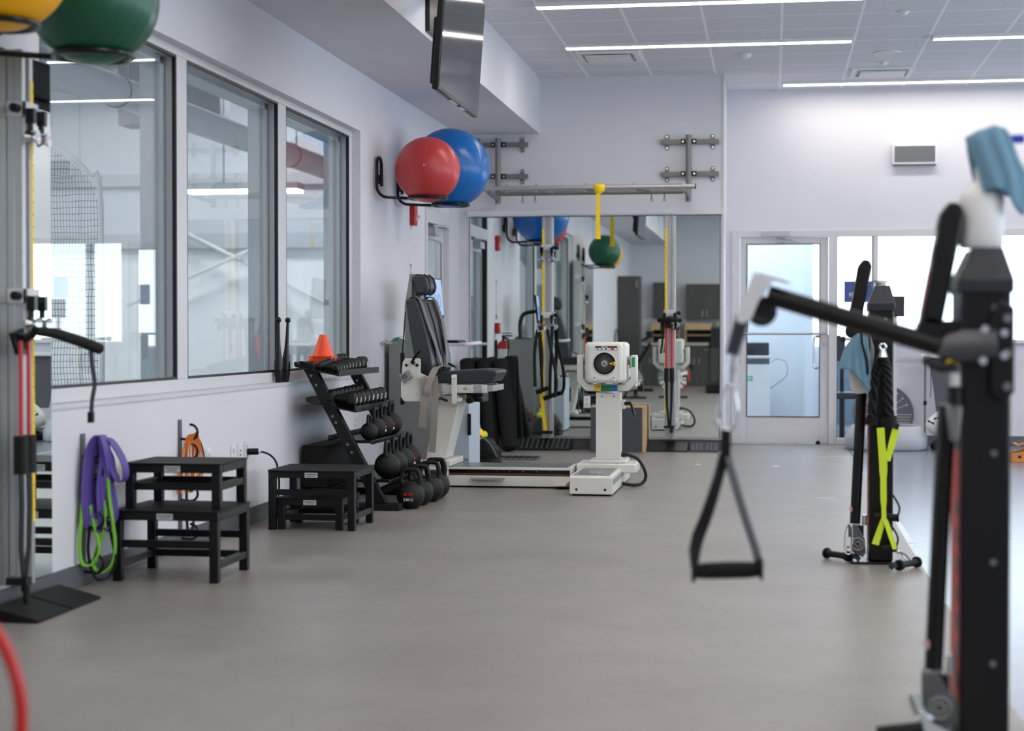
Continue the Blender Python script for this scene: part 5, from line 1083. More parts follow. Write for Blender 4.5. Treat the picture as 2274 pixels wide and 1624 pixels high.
for x in (-2.38, -2.26, -1.14, -1.02): obj('band_peg', MB().cyl((x, 16.0, 2.458), (x, 16.0, 2.41), 0.007, 8).torus((x, 16.0, 2.40), 0.012, 0.004, 'y', 12, 6), 'grey_metal', t)
t = thing('strap', 'yellow webbing strap knotted over the pull-up bar', 'strap', (-1.61, 15.63, 2.02), 'straps')
mb = MB().strap(smooth_path([(-1.61, 15.615, 2.44), (-1.612, 15.615, 2.3), (-1.612, 15.615, 2.1), (-1.61, 15.616, 2.02)], 4), [0.036] * 5 + [0.04] * 4 + [0.043] * 4, 0.006, (1, 0, 0))
wb = obj('webbing', mb.box((-1.634, 15.607, 2.012), (-1.588, 15.622, 2.03)), 'yellow', t)
n = 14; rings = []
for z, w, d in ((2.43, 0.018, 0.014), (2.445, 0.032, 0.022), (2.465, 0.048, 0.034), (2.495, 0.056, 0.040), (2.522, 0.05, 0.036), (2.53, 0.03, 0.02)):
    rings.append([Vector((-1.61 + (0.008 if z > 2.46 else 0) + w * math.cos(2 * PI * i / n), 15.648 + d * math.sin(2 * PI * i / n), z + 0.004 * math.sin(4 * PI * i / n))) for i in range(n)])
obj('knot', MB().loft(rings), 'yellow', t, smooth=60)
mb = MB()
for k in range(5): mb.box((-1.622, 15.6105, 2.37 + k * 0.015), (-1.602, 15.6119, 2.373 + k * 0.015))
obj('stitching', mb, 'sticker_yellow', wb)
# ---------------------------------------------------------------- the two cable trainers on the right
M['red_print'] = mat('red_print', (206, 84, 78), 0.5); M['cast'] = mat('silver_casting', (128, 128, 130), 0.45, metal=0.7); M['grey_print'] = mat('grey_print', (88, 88, 94), 0.5)
def pulley(name, c, r, p, axis='y'):
    c = Vector(c)
    o = obj(name, MB().torus(c, r * 0.86, r * 0.2, axis, 28, 8).torus(c, r * 0.34, r * 0.14, axis, 20, 6), 'cast', p)
    mb = MB()
    for k in range(8):
        a = 2 * PI * k / 8; d = Vector((math.cos(a), 0, math.sin(a))) * r
        mb.tube([c + d * 0.42, c + d * 0.74], r * 0.13, 6)
    obj('spokes', mb, 'cast', o); return o
def trainer(x, y, w, label, dp):
    t = thing('cable_trainer', label, 'exercise machine', (x, y, 0), 'cable trainers')
    d = dp; x1 = x + w
    po = obj('post', MB().box((x, y, 0.012), (x1, y + d, 1.30)), 'satin', t, bevel=0.008)
    mb = MB()
    for z in (0.22, 0.50, 0.80, 1.20): mb.cyl((x + w * 0.66, y - 0.0005, z), (x + w * 0.66, y - 0.006, z), 0.009, 12)
    for z in (0.22, 0.50, 0.80, 1.20): obj('bolt', MB().cyl((x + w * 0.66, y - 0.0005, z), (x + w * 0.66, y - 0.006, z), 0.009, 12), 'cast', po)
    obj('side_stripe', MB().box((x - 0.0012, y + 0.02, 0.10), (x - 0.0002, y + d - 0.04, 0.80)), 'red_print', po)
    obj('side_panel', MB().box((x - 0.0012, y + 0.015, 0.81), (x - 0.0002, y + d - 0.03, 1.20)), 'grey_print', po)
    mb = MB()
    for k in range(7): mb.box((x - 0.002, y + 0.035, 0.14 + k * 0.08), (x - 0.0013, y + 0.105, 0.14 + k * 0.08 + 0.045))
    obj('side_print', mb, 'grey_print', po)
    xm = (x + x1) / 2; a, b = x - 0.006, x1 + 0.006
    vs = []
    for z, q0, q1, r0, r1 in ((1.24, a + 0.0, b, y - 0.012, y + d + 0.012), (1.275, a, b, y - 0.016, y + d + 0.012), (1.365, x + w * 0.26, x1 - w * 0.16, y + 0.01, y + d - 0.02)):
        vs.append([Vector((q0, r0, z)), Vector((q0 + (q1 - q0) * 0.62, r0 - 0.006, z)), Vector((q1, r0, z)), Vector((q1, r1, z)), Vector((q0, r1, z))])
    obj('hood', MB().loft(vs), 'vinyl', t, bevel=0.004, smooth=20)
    obj('base_plate', MB().box((x - 0.09, y - 0.04, 0.0), (x1 + 0.01, y + d + 0.30, 0.0118)), 'satin', t, bevel=0.003)
    # tilted upper handle with printed side
    Q = Matrix.Translation((x - 0.075, y + 0.07, 1.17)) @ Matrix.Rotation(0.18, 4, 'Y')
    u = obj('upper_arm', MB().prism([(-0.03, -0.02), (0.03, -0.02), (0.033, 0.30), (0.015, 0.325), (-0.015, 0.325), (-0.03, 0.29)], -0.05, 0.05, 'y', Q), 'satin', t, bevel=0.008)
    for i, (z0, z1, m) in enumerate(((0.245, 0.285, 'grey_print'), (0.205, 0.242, 'label'), (0.165, 0.202, 'grey_print'), (0.13, 0.162, 'label'), (0.01, 0.125, 'red_print'))):
        obj('arm_print', MB().box((-0.0312, -0.035, z0), (-0.0303, 0.035, z1), Q), m, u)
    obj('arm_joint', MB().cyl((x - 0.08, y + 0.02, 1.14), (x - 0.08, y + 0.12, 1.14), 0.035, 18).box((x - 0.08, y + 0.03, 1.10), (x - 0.0005, y + 0.11, 1.165)), 'satin', t, bevel=0.004)
    # lower arm hanging down to the low pulley
    lo = obj('lower_arm', MB().tube([(x - 0.032, y + 0.06, 0.93), (x - 0.065, y + 0.055, 0.19)], 0.0255, 16), 'satin', t)
    obj('arm_sticker', MB().cyl((x - 0.0855, y + 0.036, 0.262), (x - 0.0875, y + 0.035, 0.262), 0.014, 14), mat('pink_sticker', (216, 176, 172), 0.5), lo)
    br = obj('low_bracket', MB().prism([(x - 0.06, 0.19), (x - 0.10, 0.19), (x - 0.10, 0.10), (x - 0.075, 0.05), (x - 0.03, 0.03), (x - 0.015, 0.05), (x - 0.02, 0.12)], y + 0.00, y + 0.008, 'y'), mat('bracket_casting', (96, 96, 100), 0.5, metal=0.4), t, bevel=0.003)
    obj('bracket_block', MB().box((x - 0.095, y + 0.0085, 0.10), (x - 0.025, y + 0.10, 0.185)), 'satin', br, bevel=0.004)
    pulley('low_pulley', (x - 0.055, y - 0.012, 0.095), 0.034, br)
    obj('lock_pin', MB().cyl((x - 0.02, y + 0.03, 0.186), (x - 0.02, y + 0.03, 0.235), 0.012), 'chrome', br)
    return t
FX, FY = 0.470, 8.40
trainer(FX, FY, 0.115, 'far black cable trainer hung with ropes, towels and a lime strap', 0.19)
NX, NY = 0.512, 4.75
nt_ = trainer(NX, NY, 0.134, 'near black cable trainer at the right edge with its arm swung out', 0.26)
# near machine: raised arm, collar, pulley head
cl = obj('pivot_collar', MB().tube([(NX - 0.06, NY - 0.02, 1.075), (NX - 0.03, NY - 0.03, 1.085), (NX + 0.02, NY - 0.04, 1.095), (NX + 0.09, NY - 0.045, 1.10)], [0.033, 0.043, 0.047, 0.04], 20), mat('dark_casting', (92, 92, 96), 0.45, metal=0.6), nt_)
for px, pz in ((0.045, 1.055), (0.05, 1.14), (0.10, 1.07), (0.10, 1.13)): obj('collar_bolt', MB().cyl((NX + px, NY - 0.10, pz), (NX + px, NY - 0.114, pz), 0.011, 10), 'chrome', cl)
obj('pivot_bracket', MB().prism([(NX + 0.075, 0.96), (NX + 0.075, 1.17), (NX + 0.10, 1.22), (NX + 0.135, 1.20), (NX + 0.135, 0.97), (NX + 0.11, 0.94)], NY - 0.055, NY - 0.0005, 'y'), 'satin', nt_, bevel=0.006)
for pz in (0.985, 1.075, 1.17): obj('bracket_bolt', MB().cyl((NX + 0.115, NY - 0.0555, pz), (NX + 0.115, NY - 0.066, pz), 0.012, 10), 'cast', nt_)
A, B2 = Vector((NX - 0.035, NY - 0.03, 1.085)), Vector((-0.015, NY - 0.03, 1.236))
am = obj('raised_arm', MB().tube([A, B2], 0.028, 18), 'satin', nt_)
hd = obj('pulley_head', MB().prism([(-0.035, 1.295), (0.0, 1.275), (-0.075, 1.165), (-0.095, 1.16), (-0.098, 1.18)], NY - 0.075, NY - 0.062, 'y').prism([(-0.035, 1.295), (0.0, 1.275), (-0.075, 1.165), (-0.095, 1.16), (-0.098, 1.18)], NY - 0.002, NY + 0.01, 'y').prism([(-0.045, 1.30), (0.045, 1.272), (0.045, 1.266), (-0.045, 1.288)], NY - 0.075, NY + 0.01, 'y').prism([(-0.052, 1.30), (-0.014, 1.28), (-0.06, 1.165), (-0.085, 1.155), (-0.102, 1.165)], NY - 0.079, NY - 0.0755, 'y'), mat('pale_anodised_plate', (222, 222, 226), 0.4, metal=0.25), am, bevel=0.003)
obj('pulley_wheel', MB().torus((-0.03, NY - 0.032, 1.19), 0.03, 0.013, 'y', 28, 10).cyl((-0.03, NY - 0.04, 1.19), (-0.03, NY - 0.024, 1.19), 0.022, 18), 'satin', am)
obj('pop_pin', MB().cyl((NX - 0.02, NY - 0.03, 1.02), (NX - 0.02, NY - 0.03, 0.985), 0.014, 14), 'white', nt_)
obj('yellow_knob', MB().sphere((NX - 0.032, NY - 0.05, 1.045), 0.016, 16, 10), 'yellow', nt_, smooth=60)
obj('cable_lever', MB().tube(smooth_path([(NX - 0.02, NY - 0.06, 1.045), (NX - 0.06, NY - 0.06, 1.035), (NX - 0.105, NY - 0.06, 1.06)], 4), 0.013), 'satin', nt_)
obj('pin_sleeve', MB().cyl((NX - 0.02, NY - 0.03, 0.984), (NX - 0.02, NY - 0.03, 0.935), 0.021, 16), 'satin', nt_)
obj('pin_tongue', MB().prism([(NX - 0.045, 0.93), (NX + 0.0, 0.93), (NX - 0.008, 0.84), (NX - 0.018, 0.825), (NX - 0.034, 0.84)], NY - 0.045, NY - 0.025, 'y'), 'cast', nt_, bevel=0.006)

# triangle handle hanging from the raised arm
t = thing('cable_grip', 'black triangle grip hanging from the arm of the near trainer', 'exercise handle', (-0.13, NY - 0.03, 0.46), 'exercise handles')
yh = NY - 0.032
obj('cable_sleeve', MB().cyl((-0.083, yh, 1.175), (-0.112, yh, 1.07), 0.021, 14, 0.018), 'vinyl', t)
obj('swivel', MB().cyl((-0.113, yh, 1.069), (-0.118, yh, 0.99), 0.009).cyl((-0.115, yh, 1.035), (-0.116, yh, 1.02), 0.014), 'chrome', t)
obj('snap_hook', MB().tube(smooth_path([(-0.118, yh, 0.985), (-0.135, yh, 0.965), (-0.152, yh, 0.90), (-0.145, yh, 0.868), (-0.125, yh, 0.856), (-0.105, yh, 0.868), (-0.096, yh, 0.90), (-0.104, yh, 0.965)], 4, True), 0.0045, 8, True), 'chrome', t)
obj('strap_loop', MB().rbox((-0.143, yh - 0.008, 0.785), (-0.115, yh + 0.008, 0.86), 0.006, axis='y'), 'black', t)
w_ = [0.03, 0.03, 0.032, 0.034, 0.036, 0.036, 0.03]
obj('strap', MB().strap([(-0.132, yh, 0.79), (-0.148, yh, 0.73), (-0.165, yh, 0.67), (-0.185, yh, 0.61), (-0.205, yh, 0.56), (-0.214, yh, 0.52), (-0.215, yh, 0.475)], w_, 0.006, [(1, 0.4, 0), (1, 0.6, 0), (1, 0.3, 0), (1, 0.1, 0), (1, 0.2, 0), (1, 0.7, 0), (0.6, 1, 0)]), 'black', t)
obj('strap', MB().strap([(-0.126, yh, 0.79), (-0.108, yh, 0.73), (-0.088, yh, 0.66), (-0.066, yh, 0.59), (-0.046, yh, 0.53), (-0.032, yh, 0.475)], 0.034, 0.006, (0.55, 1, 0)), 'black', t)
gp = obj('grip', MB().tube([(-0.212, yh, 0.462), (-0.18, yh, 0.464), (-0.122, yh, 0.467), (-0.065, yh, 0.469), (-0.034, yh, 0.471)], [0.02, 0.023, 0.024, 0.023, 0.02], 18), 'foam', t)
for x, z in ((-0.217, 0.461), (-0.029, 0.472)): obj('end_ring', MB().cyl((x - 0.005, yh, z), (x + 0.005, yh, z), 0.031, 20), 'rubber', t)

# near machine top: bottle, towel
t = thing('spray_bottle', 'translucent white spray bottle with a blue trigger on the near trainer', 'bottle', (NX + 0.075, NY + 0.085, 1.365))
o_ = (NX + 0.062, NY + 0.085, 0)
obj('body', MB().lathe([(0, 1.366), (0.056, 1.366), (0.061, 1.375), (0.061, 1.50), (0.052, 1.525), (0.018, 1.55), (0.016, 1.60), (0, 1.60)], 28, o_), 'white', t, smooth=50)
obj('spray_head', MB().cyl((o_[0], o_[1], 1.6005), (o_[0], o_[1], 1.655), 0.018).box((o_[0] - 0.03, o_[1] - 0.012, 1.6555), (o_[0] + 0.075, o_[1] + 0.012, 1.682)), 'sticker_blue', t, bevel=0.004)
obj('nozzle', MB().box((o_[0] + 0.0755, o_[1] - 0.009, 1.657), (o_[0] + 0.115, o_[1] + 0.009, 1.68)), mat('deep_blue_plastic', (34, 62, 180), 0.4), t, bevel=0.003)
def cloth(name, label, outer, folds, m, loc, thick=0.006, group='blue towels'):
    """a hanging cloth: rows of points from the hem up, given as (x, y, z)"""
    rows = [[Vector(p) for p in smooth_path(r, 4)] for r in outer]
    cols = len(rows[0]); grid = []
    for c in range(cols): grid.append(smooth_path([r[c] for r in rows], 4))
    mb = MB(); n = len(grid[0]); vs = []
    for c in range(cols):
        for k in range(n):
            p = grid[c][k]; q_ = math.sin(c * folds[0] + k * 0.15) * folds[1]
            vs.append(p + Vector((0.2 * q_, q_, 0)))
    fs = [(c * n + k, (c + 1) * n + k, (c + 1) * n + k + 1, c * n + k + 1) for c in range(cols - 1) for k in range(n - 1)]
    mb.add(vs, fs); o = obj(name, mb, m, loc=loc, smooth=180); s = o.modifiers.new('s', 'SOLIDIFY'); s.thickness = thick; s.offset = 0
    return tag(o, label, 'towel', group)
tx, ty = o_[0] + 0.012, o_[1]
cloth('towel', 'light blue cloth draped over the bottle on the near trainer', [
    [(tx - 0.012, ty - 0.07, 1.515), (tx + 0.02, ty - 0.075, 1.525), (tx + 0.05, ty - 0.07, 1.51), (tx + 0.075, ty - 0.06, 1.47), (tx + 0.098, ty - 0.02, 1.455), (tx + 0.10, ty + 0.04, 1.50), (tx + 0.04, ty + 0.075, 1.52), (tx - 0.02, ty + 0.06, 1.53)],
    [(tx - 0.03, ty - 0.06, 1.58), (tx + 0.008, ty - 0.07, 1.575), (tx + 0.045, ty - 0.065, 1.57), (tx + 0.08, ty - 0.05, 1.545), (tx + 0.115, ty - 0.015, 1.545), (tx + 0.10, ty + 0.035, 1.56), (tx + 0.03, ty + 0.06, 1.57), (tx - 0.035, ty + 0.045, 1.58)],
    [(tx - 0.06, ty - 0.04, 1.66), (tx - 0.02, ty - 0.052, 1.668), (tx + 0.015, ty - 0.05, 1.67), (tx + 0.055, ty - 0.04, 1.64), (tx + 0.085, ty - 0.015, 1.61), (tx + 0.075, ty + 0.025, 1.62), (tx + 0.015, ty + 0.045, 1.65), (tx - 0.05, ty + 0.03, 1.66)],
    [(tx - 0.05, ty - 0.02, 1.675), (tx - 0.015, ty - 0.028, 1.69), (tx + 0.02, ty - 0.028, 1.70), (tx + 0.045, ty - 0.022, 1.692), (tx + 0.055, ty - 0.01, 1.688), (tx + 0.05, ty + 0.018, 1.69), (tx + 0.01, ty + 0.022, 1.695), (tx - 0.035, ty + 0.015, 1.685)],
    [(tx - 0.03, ty, 1.688), (tx - 0.01, ty - 0.004, 1.695), (tx + 0.01, ty - 0.004, 1.70), (tx + 0.02, ty, 1.70), (tx + 0.025, ty, 1.70), (tx + 0.02, ty + 0.004, 1.70), (tx, ty + 0.004, 1.698), (tx - 0.02, ty + 0.002, 1.692)]], (1.1, 0.007), 'towel', (tx, ty, 1.46))

# low cable end of the near machine
t = thing('cable_grip', 'black grip on the low pulley of the near trainer at the bottom edge', 'exercise handle', (NX - 0.16, NY - 0.02, 0.0), 'exercise handles')
obj('cable_loop', MB().tube(smooth_path([(NX - 0.075, NY - 0.02, 0.065), (NX - 0.105, NY - 0.025, 0.085), (NX - 0.115, NY - 0.03, 0.06), (NX - 0.10, NY - 0.03, 0.04)], 5), 0.004, 8), 'chrome', t)
obj('grip', MB().cyl((NX - 0.225, NY - 0.03, 0.022), (NX - 0.10, NY - 0.03, 0.04), 0.021, 16), 'rubber', t)

# far machine: what hangs on it
y = FY - 0.05
t = thing('hook_plate', 'grey slotted hook plate hanging on the far trainer', 'hook', (FX - 0.02, y, 0.92))
obj('plate', MB().prism([(FX - 0.015, 1.145), (FX + 0.002, 1.145), (FX + 0.002, 1.115), (FX + 0.018, 1.06), (FX + 0.018, 1.0), (FX + 0.005, 0.945), (FX - 0.008, 0.945), (FX - 0.024, 1.0), (FX - 0.03, 1.09), (FX - 0.024, 1.11)], y + 0.0, y + 0.012, 'y'), 'grey_metal', t, bevel=0.003)
obj('slot', MB().box((FX - 0.008, y - 0.002, 1.04), (FX + 0.0, y - 0.0003, 1.12)), 'ink', t)
t = thing('triceps_rope', 'thick black twisted rope with a chrome eye hanging on the far trainer', 'rope', (FX + 0.05, y, 0.7))
def twisted(pts, r, p):
    pts = smooth_path(pts, 14); n = len(pts)
    for s in range(3):
        out = []
        for k, q_ in enumerate(pts):
            a = k * 0.42 + s * 2 * PI / 3; out.append(q_ + Vector((math.cos(a), math.sin(a), 0)) * r * 0.55)
        obj('rope_strand', MB().tube(out, r * 0.55, 8), 'rubber', p)
yr_ = y - 0.03
twisted([(FX + 0.052, yr_, 1.02), (FX + 0.035, yr_, 0.98), (FX + 0.02, yr_ + 0.01, 0.90), (FX + 0.005, yr_ + 0.01, 0.72)], 0.021, t)
twisted([(FX + 0.058, yr_ - 0.03, 1.02), (FX + 0.075, yr_ - 0.03, 0.96), (FX + 0.08, yr_ - 0.03, 0.86), (FX + 0.09, yr_ - 0.03, 0.73)], 0.021, t)
obj('chrome_eye', MB().torus((FX + 0.055, yr_ - 0.03, 1.065), 0.014, 0.007, 'y', 20, 8).cyl((FX + 0.055, yr_ - 0.03, 1.05), (FX + 0.056, yr_ - 0.03, 1.015), 0.014, 14, 0.026), 'chrome', t)
obj('end_stop', MB().cyl((FX + 0.005, yr_ + 0.01, 0.72), (FX + 0.002, yr_ + 0.01, 0.685), 0.028, 18), 'rubber', t)
obj('end_stop', MB().cyl((FX + 0.09, yr_ - 0.03, 0.73), (FX + 0.094, yr_ - 0.03, 0.675), 0.036, 20), 'rubber', t)
t = thing('cord_loop', 'thin patterned cord loop beside the blue towel on the far trainer', 'rope', (FX - 0.05, y, 1.0))
obj('cord', MB().tube(smooth_path([(FX - 0.045, y - 0.02, 1.15), (FX - 0.04, y - 0.03, 1.08), (FX - 0.02, y - 0.03, 1.0), (FX - 0.015, y - 0.03, 0.93)], 5), 0.006), 'rubber', t)
t = thing('strap', 'bright lime yellow strap hanging down the far trainer post', 'strap', (FX + 0.05, y - 0.08, 0.1), 'straps')
ys2 = y - 0.085
obj('webbing', MB().strap(smooth_path([(FX + 0.045, ys2, 0.675), (FX + 0.05, ys2, 0.60), (FX + 0.058, ys2, 0.50), (FX + 0.06, ys2, 0.36), (FX + 0.063, ys2, 0.235)], 4), [0.036] * 6 + [0.038] * 4 + [0.03] * 4 + [0.022] * 3, 0.004, (1, 0, 0)), 'lime', t)
obj('webbing', MB().strap([(FX + 0.118, ys2 + 0.01, 0.67), (FX + 0.10, ys2 + 0.006, 0.60), (FX + 0.078, ys2 + 0.005, 0.515)], [0.036, 0.034, 0.026], 0.004, (1, 0.2, 0.2)), 'lime', t)
obj('webbing', MB().strap([(FX + 0.062, ys2, 0.24), (FX + 0.04, ys2, 0.17), (FX + 0.022, ys2, 0.11)], [0.022, 0.032, 0.036], 0.004, (1, 0.3, 0.2)), 'lime', t)
obj('webbing', MB().strap([(FX + 0.065, ys2, 0.24), (FX + 0.09, ys2, 0.17), (FX + 0.115, ys2, 0.09)], [0.022, 0.026, 0.022], 0.004, (1, 0.3, 0.2)), 'lime', t)
obj('top_handle', MB().cyl((FX + 0.05, ys2 + 0.02, 0.705), (FX + 0.132, ys2 + 0.012, 0.68), 0.0155, 14), 'rubber', t)
for nm, p0, p1, lab in (('grip_bar', (FX + 0.02, y - 0.06, 0.245), (FX + 0.125, y - 0.075, 0.24), 'short black grip bar across the post behind the lime strap'), ('grip_bar', (FX + 0.055, y - 0.05, 0.085), (FX + 0.12, y - 0.055, 0.09), 'lower black grip bar near the foot of the far trainer')):
    t = thing(nm, lab, 'exercise handle', p0, 'exercise handles')
    obj('grip', MB().cyl(p0, p1, 0.018, 14), 'rubber', t); obj('end_ring', MB().cyl(p1, Vector(p1) + Vector((0.008, 0, 0)), 0.022, 16), 'satin', t)
    obj('cord', MB().tube(smooth_path([p1, (p1[0] + 0.012, p1[1] + 0.01, p1[2] + 0.05), (p1[0] - 0.02, p1[1] + 0.02, p1[2] + 0.11)], 4), 0.005), 'satin', t)
def floor_grip(a, b, label):
    a, b = Vector(a), Vector(b); t = thing('floor_grip', label, 'exercise handle', (a.x, a.y, 0), 'exercise handles'); d = (b - a).normalized()
    obj('grip', MB().tube([a, a + d * 0.03, b - d * 0.03, b], [0.019, 0.016, 0.016, 0.02], 16), 'rubber', t)
    obj('end_cap', MB().cyl(a - d * 0.012, a - d * 0.0005, 0.027, 18), 'rubber', t)
    obj('end_cap', MB().cyl(b + d * 0.0005, b + d * 0.02, 0.026, 18), 'rubber', t)
    obj('strap', MB().strap(smooth_path([b + d * 0.021, b + d * 0.06 + Vector((0, 0.01, 0.005)), b + d * 0.09 + Vector((0, 0.03, -0.012))], 4), 0.025, 0.006, (0, 0.6, 1)), 'black', t)
    return t
floor_grip((FX - 0.195, FY + 0.14, 0.028), (FX - 0.105, FY + 0.04, 0.028), 'black grip lying on the floor at the left foot of the far trainer')
floor_grip((FX + 0.215, FY - 0.13, 0.028), (FX + 0.135, FY - 0.24, 0.028), 'black grip lying on the floor at the right foot of the far trainer')
t = thing('snap_hook', 'chrome wire hook with a white tag beside the far trainer foot', 'hook', (FX - 0.09, FY - 0.05, 0.05))
obj('wire', MB().tube(smooth_path([(FX - 0.095, FY - 0.05, 0.20), (FX - 0.115, FY - 0.05, 0.16), (FX - 0.12, FY - 0.05, 0.07), (FX - 0.10, FY - 0.05, 0.05), (FX - 0.085, FY - 0.05, 0.07), (FX - 0.082, FY - 0.05, 0.16)], 5, True), 0.0035, 8, True), 'chrome', t)
obj('tag', MB().box((FX - 0.116, FY - 0.056, 0.075), (FX - 0.09, FY - 0.054, 0.135)), 'white', t)
obj('tag_print', MB().box((FX - 0.110, FY - 0.0568, 0.08), (FX - 0.096, FY - 0.0563, 0.09)), 'red', t)
t = thing('snap_hook', 'chrome hooks and cord ends between the lime strap and the right floor grip', 'hook', (FX + 0.13, FY - 0.14, 0.02))
obj('wire', MB().tube(smooth_path([(FX + 0.12, y - 0.09, 0.085), (FX + 0.14, y - 0.10, 0.075), (FX + 0.155, y - 0.11, 0.05), (FX + 0.165, y - 0.11, 0.03), (FX + 0.15, y - 0.10, 0.045), (FX + 0.13, y - 0.09, 0.07)], 4, True), 0.004, 8, True), 'chrome', t)
obj('cord', MB().tube(smooth_path([(FX + 0.13, y - 0.10, 0.08), (FX + 0.165, y - 0.11, 0.065), (FX + 0.19, y - 0.12, 0.03)], 4), 0.003), 'satin', t)
# towel with a pale pad on the far trainer
cloth('towel', 'light blue towel hung on the left side of the far trainer', [
    [(FX - 0.155, y + 0.02, 0.955), (FX - 0.10, y, 0.955), (FX - 0.06, y - 0.02, 0.92), (FX - 0.02, y - 0.03, 0.86), (FX + 0.005, y - 0.02, 0.84), (FX + 0.01, y + 0.02, 0.86)],
    [(FX - 0.145, y + 0.03, 0.99), (FX - 0.10, y + 0.01, 1.0), (FX - 0.065, y - 0.01, 0.98), (FX - 0.03, y - 0.025, 0.95), (FX - 0.0, y - 0.02, 0.93), (FX + 0.005, y + 0.02, 0.94)],
    [(FX - 0.12, y + 0.05, 1.06), (FX - 0.085, y + 0.02, 1.075), (FX - 0.06, y, 1.08), (FX - 0.035, y - 0.01, 1.08), (FX - 0.012, y - 0.01, 1.05), (FX - 0.005, y + 0.02, 1.05)],
    [(FX - 0.08, y + 0.05, 1.11), (FX - 0.065, y + 0.03, 1.125), (FX - 0.05, y + 0.02, 1.13), (FX - 0.035, y + 0.01, 1.13), (FX - 0.02, y + 0.01, 1.12), (FX - 0.015, y + 0.02, 1.12)]], (1.4, 0.006), 'towel', (FX - 0.08, y, 0.84))
t = thing('knee_pad', 'pale rounded pad hanging below the towel on the far trainer', 'pad', (FX - 0.05, y, 0.83))
obj('pad', MB().prism([(FX - 0.10, 0.96), (FX - 0.095, 0.87), (FX - 0.085, 0.845), (FX - 0.06, 0.832), (FX - 0.01, 0.838), (FX + 0.0, 0.86), (FX - 0.01, 0.96)], y + 0.035, y + 0.055, 'y'), mat('pale_pad', (206, 202, 198), 0.7), t, bevel=0.006)
obj('hanging_loop', MB().strap([(FX - 0.05, y + 0.045, 0.9605), (FX - 0.045, y + 0.045, 1.02), (FX - 0.04, y + 0.045, 1.09)], 0.02, 0.004, (1, 0, 0)), 'black', t)
t = thing('hood_lid', 'white flat disc lying on top of the far trainer hood', 'lid', (FX + 0.06, FY + 0.08, 1.365))
obj('disc', MB().lathe([(0, 1.3655), (0.025, 1.3655), (0.025, 1.378), (0.036, 1.379), (0.037, 1.392), (0, 1.393)], 24, (FX + 0.058, FY + 0.085, 0)), 'white', t)
# ---------------------------------------------------------------- things along the far wall
t = thing('wall_speaker', 'flat rectangular speaker with a grey grille and white frame on the far wall', 'speaker', (1.41, YF, 2.84))
obj('frame', MB().box((1.19, YF - 0.06, 2.84), (1.63, YF - 0.0005, 3.045)), 'white', t, bevel=0.008)
obj('grille', MB().box((1.21, YF - 0.064, 2.862), (1.61, YF - 0.0605, 3.022)), 'grille', t)
obj('lower_lip', MB().box((1.20, YF - 0.05, 2.825), (1.62, YF - 0.01, 2.8395)), 'grey_metal', t)
# vibration platform
t = thing('vibration_platform', 'pale grey vibration platform on the floor under the far window', 'exercise machine', (1.1, 16.9, 0))
rings = []
def oval(cx, cy, rx, ry, z, n=40, p=3.2):
    return [Vector((cx + rx * math.copysign(abs(math.cos(a)) ** (2 / p), math.cos(a)), cy + ry * math.copysign(abs(math.sin(a)) ** (2 / p), math.sin(a)), z)) for a in [2 * PI * i / n for i in range(n)]]
cx_, cy_ = 1.10, 16.83
obj('base', MB().loft([oval(cx_, cy_, 0.375, 0.33, 0.006), oval(cx_, cy_, 0.395, 0.345, 0.03), oval(cx_, cy_, 0.395, 0.345, 0.12), oval(cx_, cy_, 0.335, 0.30, 0.225), oval(cx_, cy_, 0.315, 0.28, 0.235), oval(cx_, cy_, 0.30, 0.27, 0.22)]), mat('pale_grey_plastic', (178, 182, 190), 0.45), t, smooth=45)
obj('foot_pad', MB().loft([oval(cx_, cy_, 0.365, 0.32, 0.0), oval(cx_, cy_, 0.365, 0.32, 0.0055)]), 'rubber', t)
obj('top_mat', MB().loft([oval(cx_, cy_, 0.295, 0.265, 0.2205), oval(cx_, cy_, 0.295, 0.265, 0.226)]), 'grille', t)
obj('seam_line', MB().loft([oval(cx_, cy_, 0.397, 0.347, 0.118), oval(cx_, cy_, 0.397, 0.347, 0.1215)]), 'label', t)
# balance disc with printed lines leaning on the wall
t = thing('balance_disc', 'round grey printed board leaning on the wall behind the platform', 'balance board', (1.10, 17.3, 0.0))
dt = Matrix.Translation((1.105, 17.37, 0.313)) @ Matrix.Rotation(-0.14, 4, 'X')
mb = MB(); pts = [(0.305 * math.cos(2 * PI * i / 56), 0.305 * math.sin(2 * PI * i / 56)) for i in range(56)]
obj('board', MB().prism(pts, -0.012, 0.012, 'y', dt), mat('slate_grey_board', (92, 96, 102), 0.6), t)
mb = MB()
for k in range(9):
    a = 0.35 + k * 0.3; mb.box((-0.0015, -0.0145, 0.03), (0.0015, -0.0125, 0.25), dt @ Matrix.Rotation(a - PI / 2, 4, 'Y')); mb.cbox(dt @ (Matrix.Rotation(a - PI / 2, 4, 'Y') @ Vector((0, -0.0135, 0.255))), (0.012, 0.003, 0.012))
mb.box((-0.28, -0.0145, -0.004), (0.28, -0.0125, 0.0), dt)
for i in range(9):
    z = -0.03 - i * 0.027; h_ = math.sqrt(max(0, 0.272 ** 2 - z * z)); mb.box((-h_, -0.0145, z), (h_, -0.0125, z + 0.003), dt)
for i in range(-5, 6):
    x = i * 0.027; h_ = math.sqrt(0.27 ** 2 - x * x); mb.box((x - 0.0012, -0.0147, -h_), (x + 0.0012, -0.0146, -0.005), dt)
obj('printed_grid', mb, 'ink_white', t)
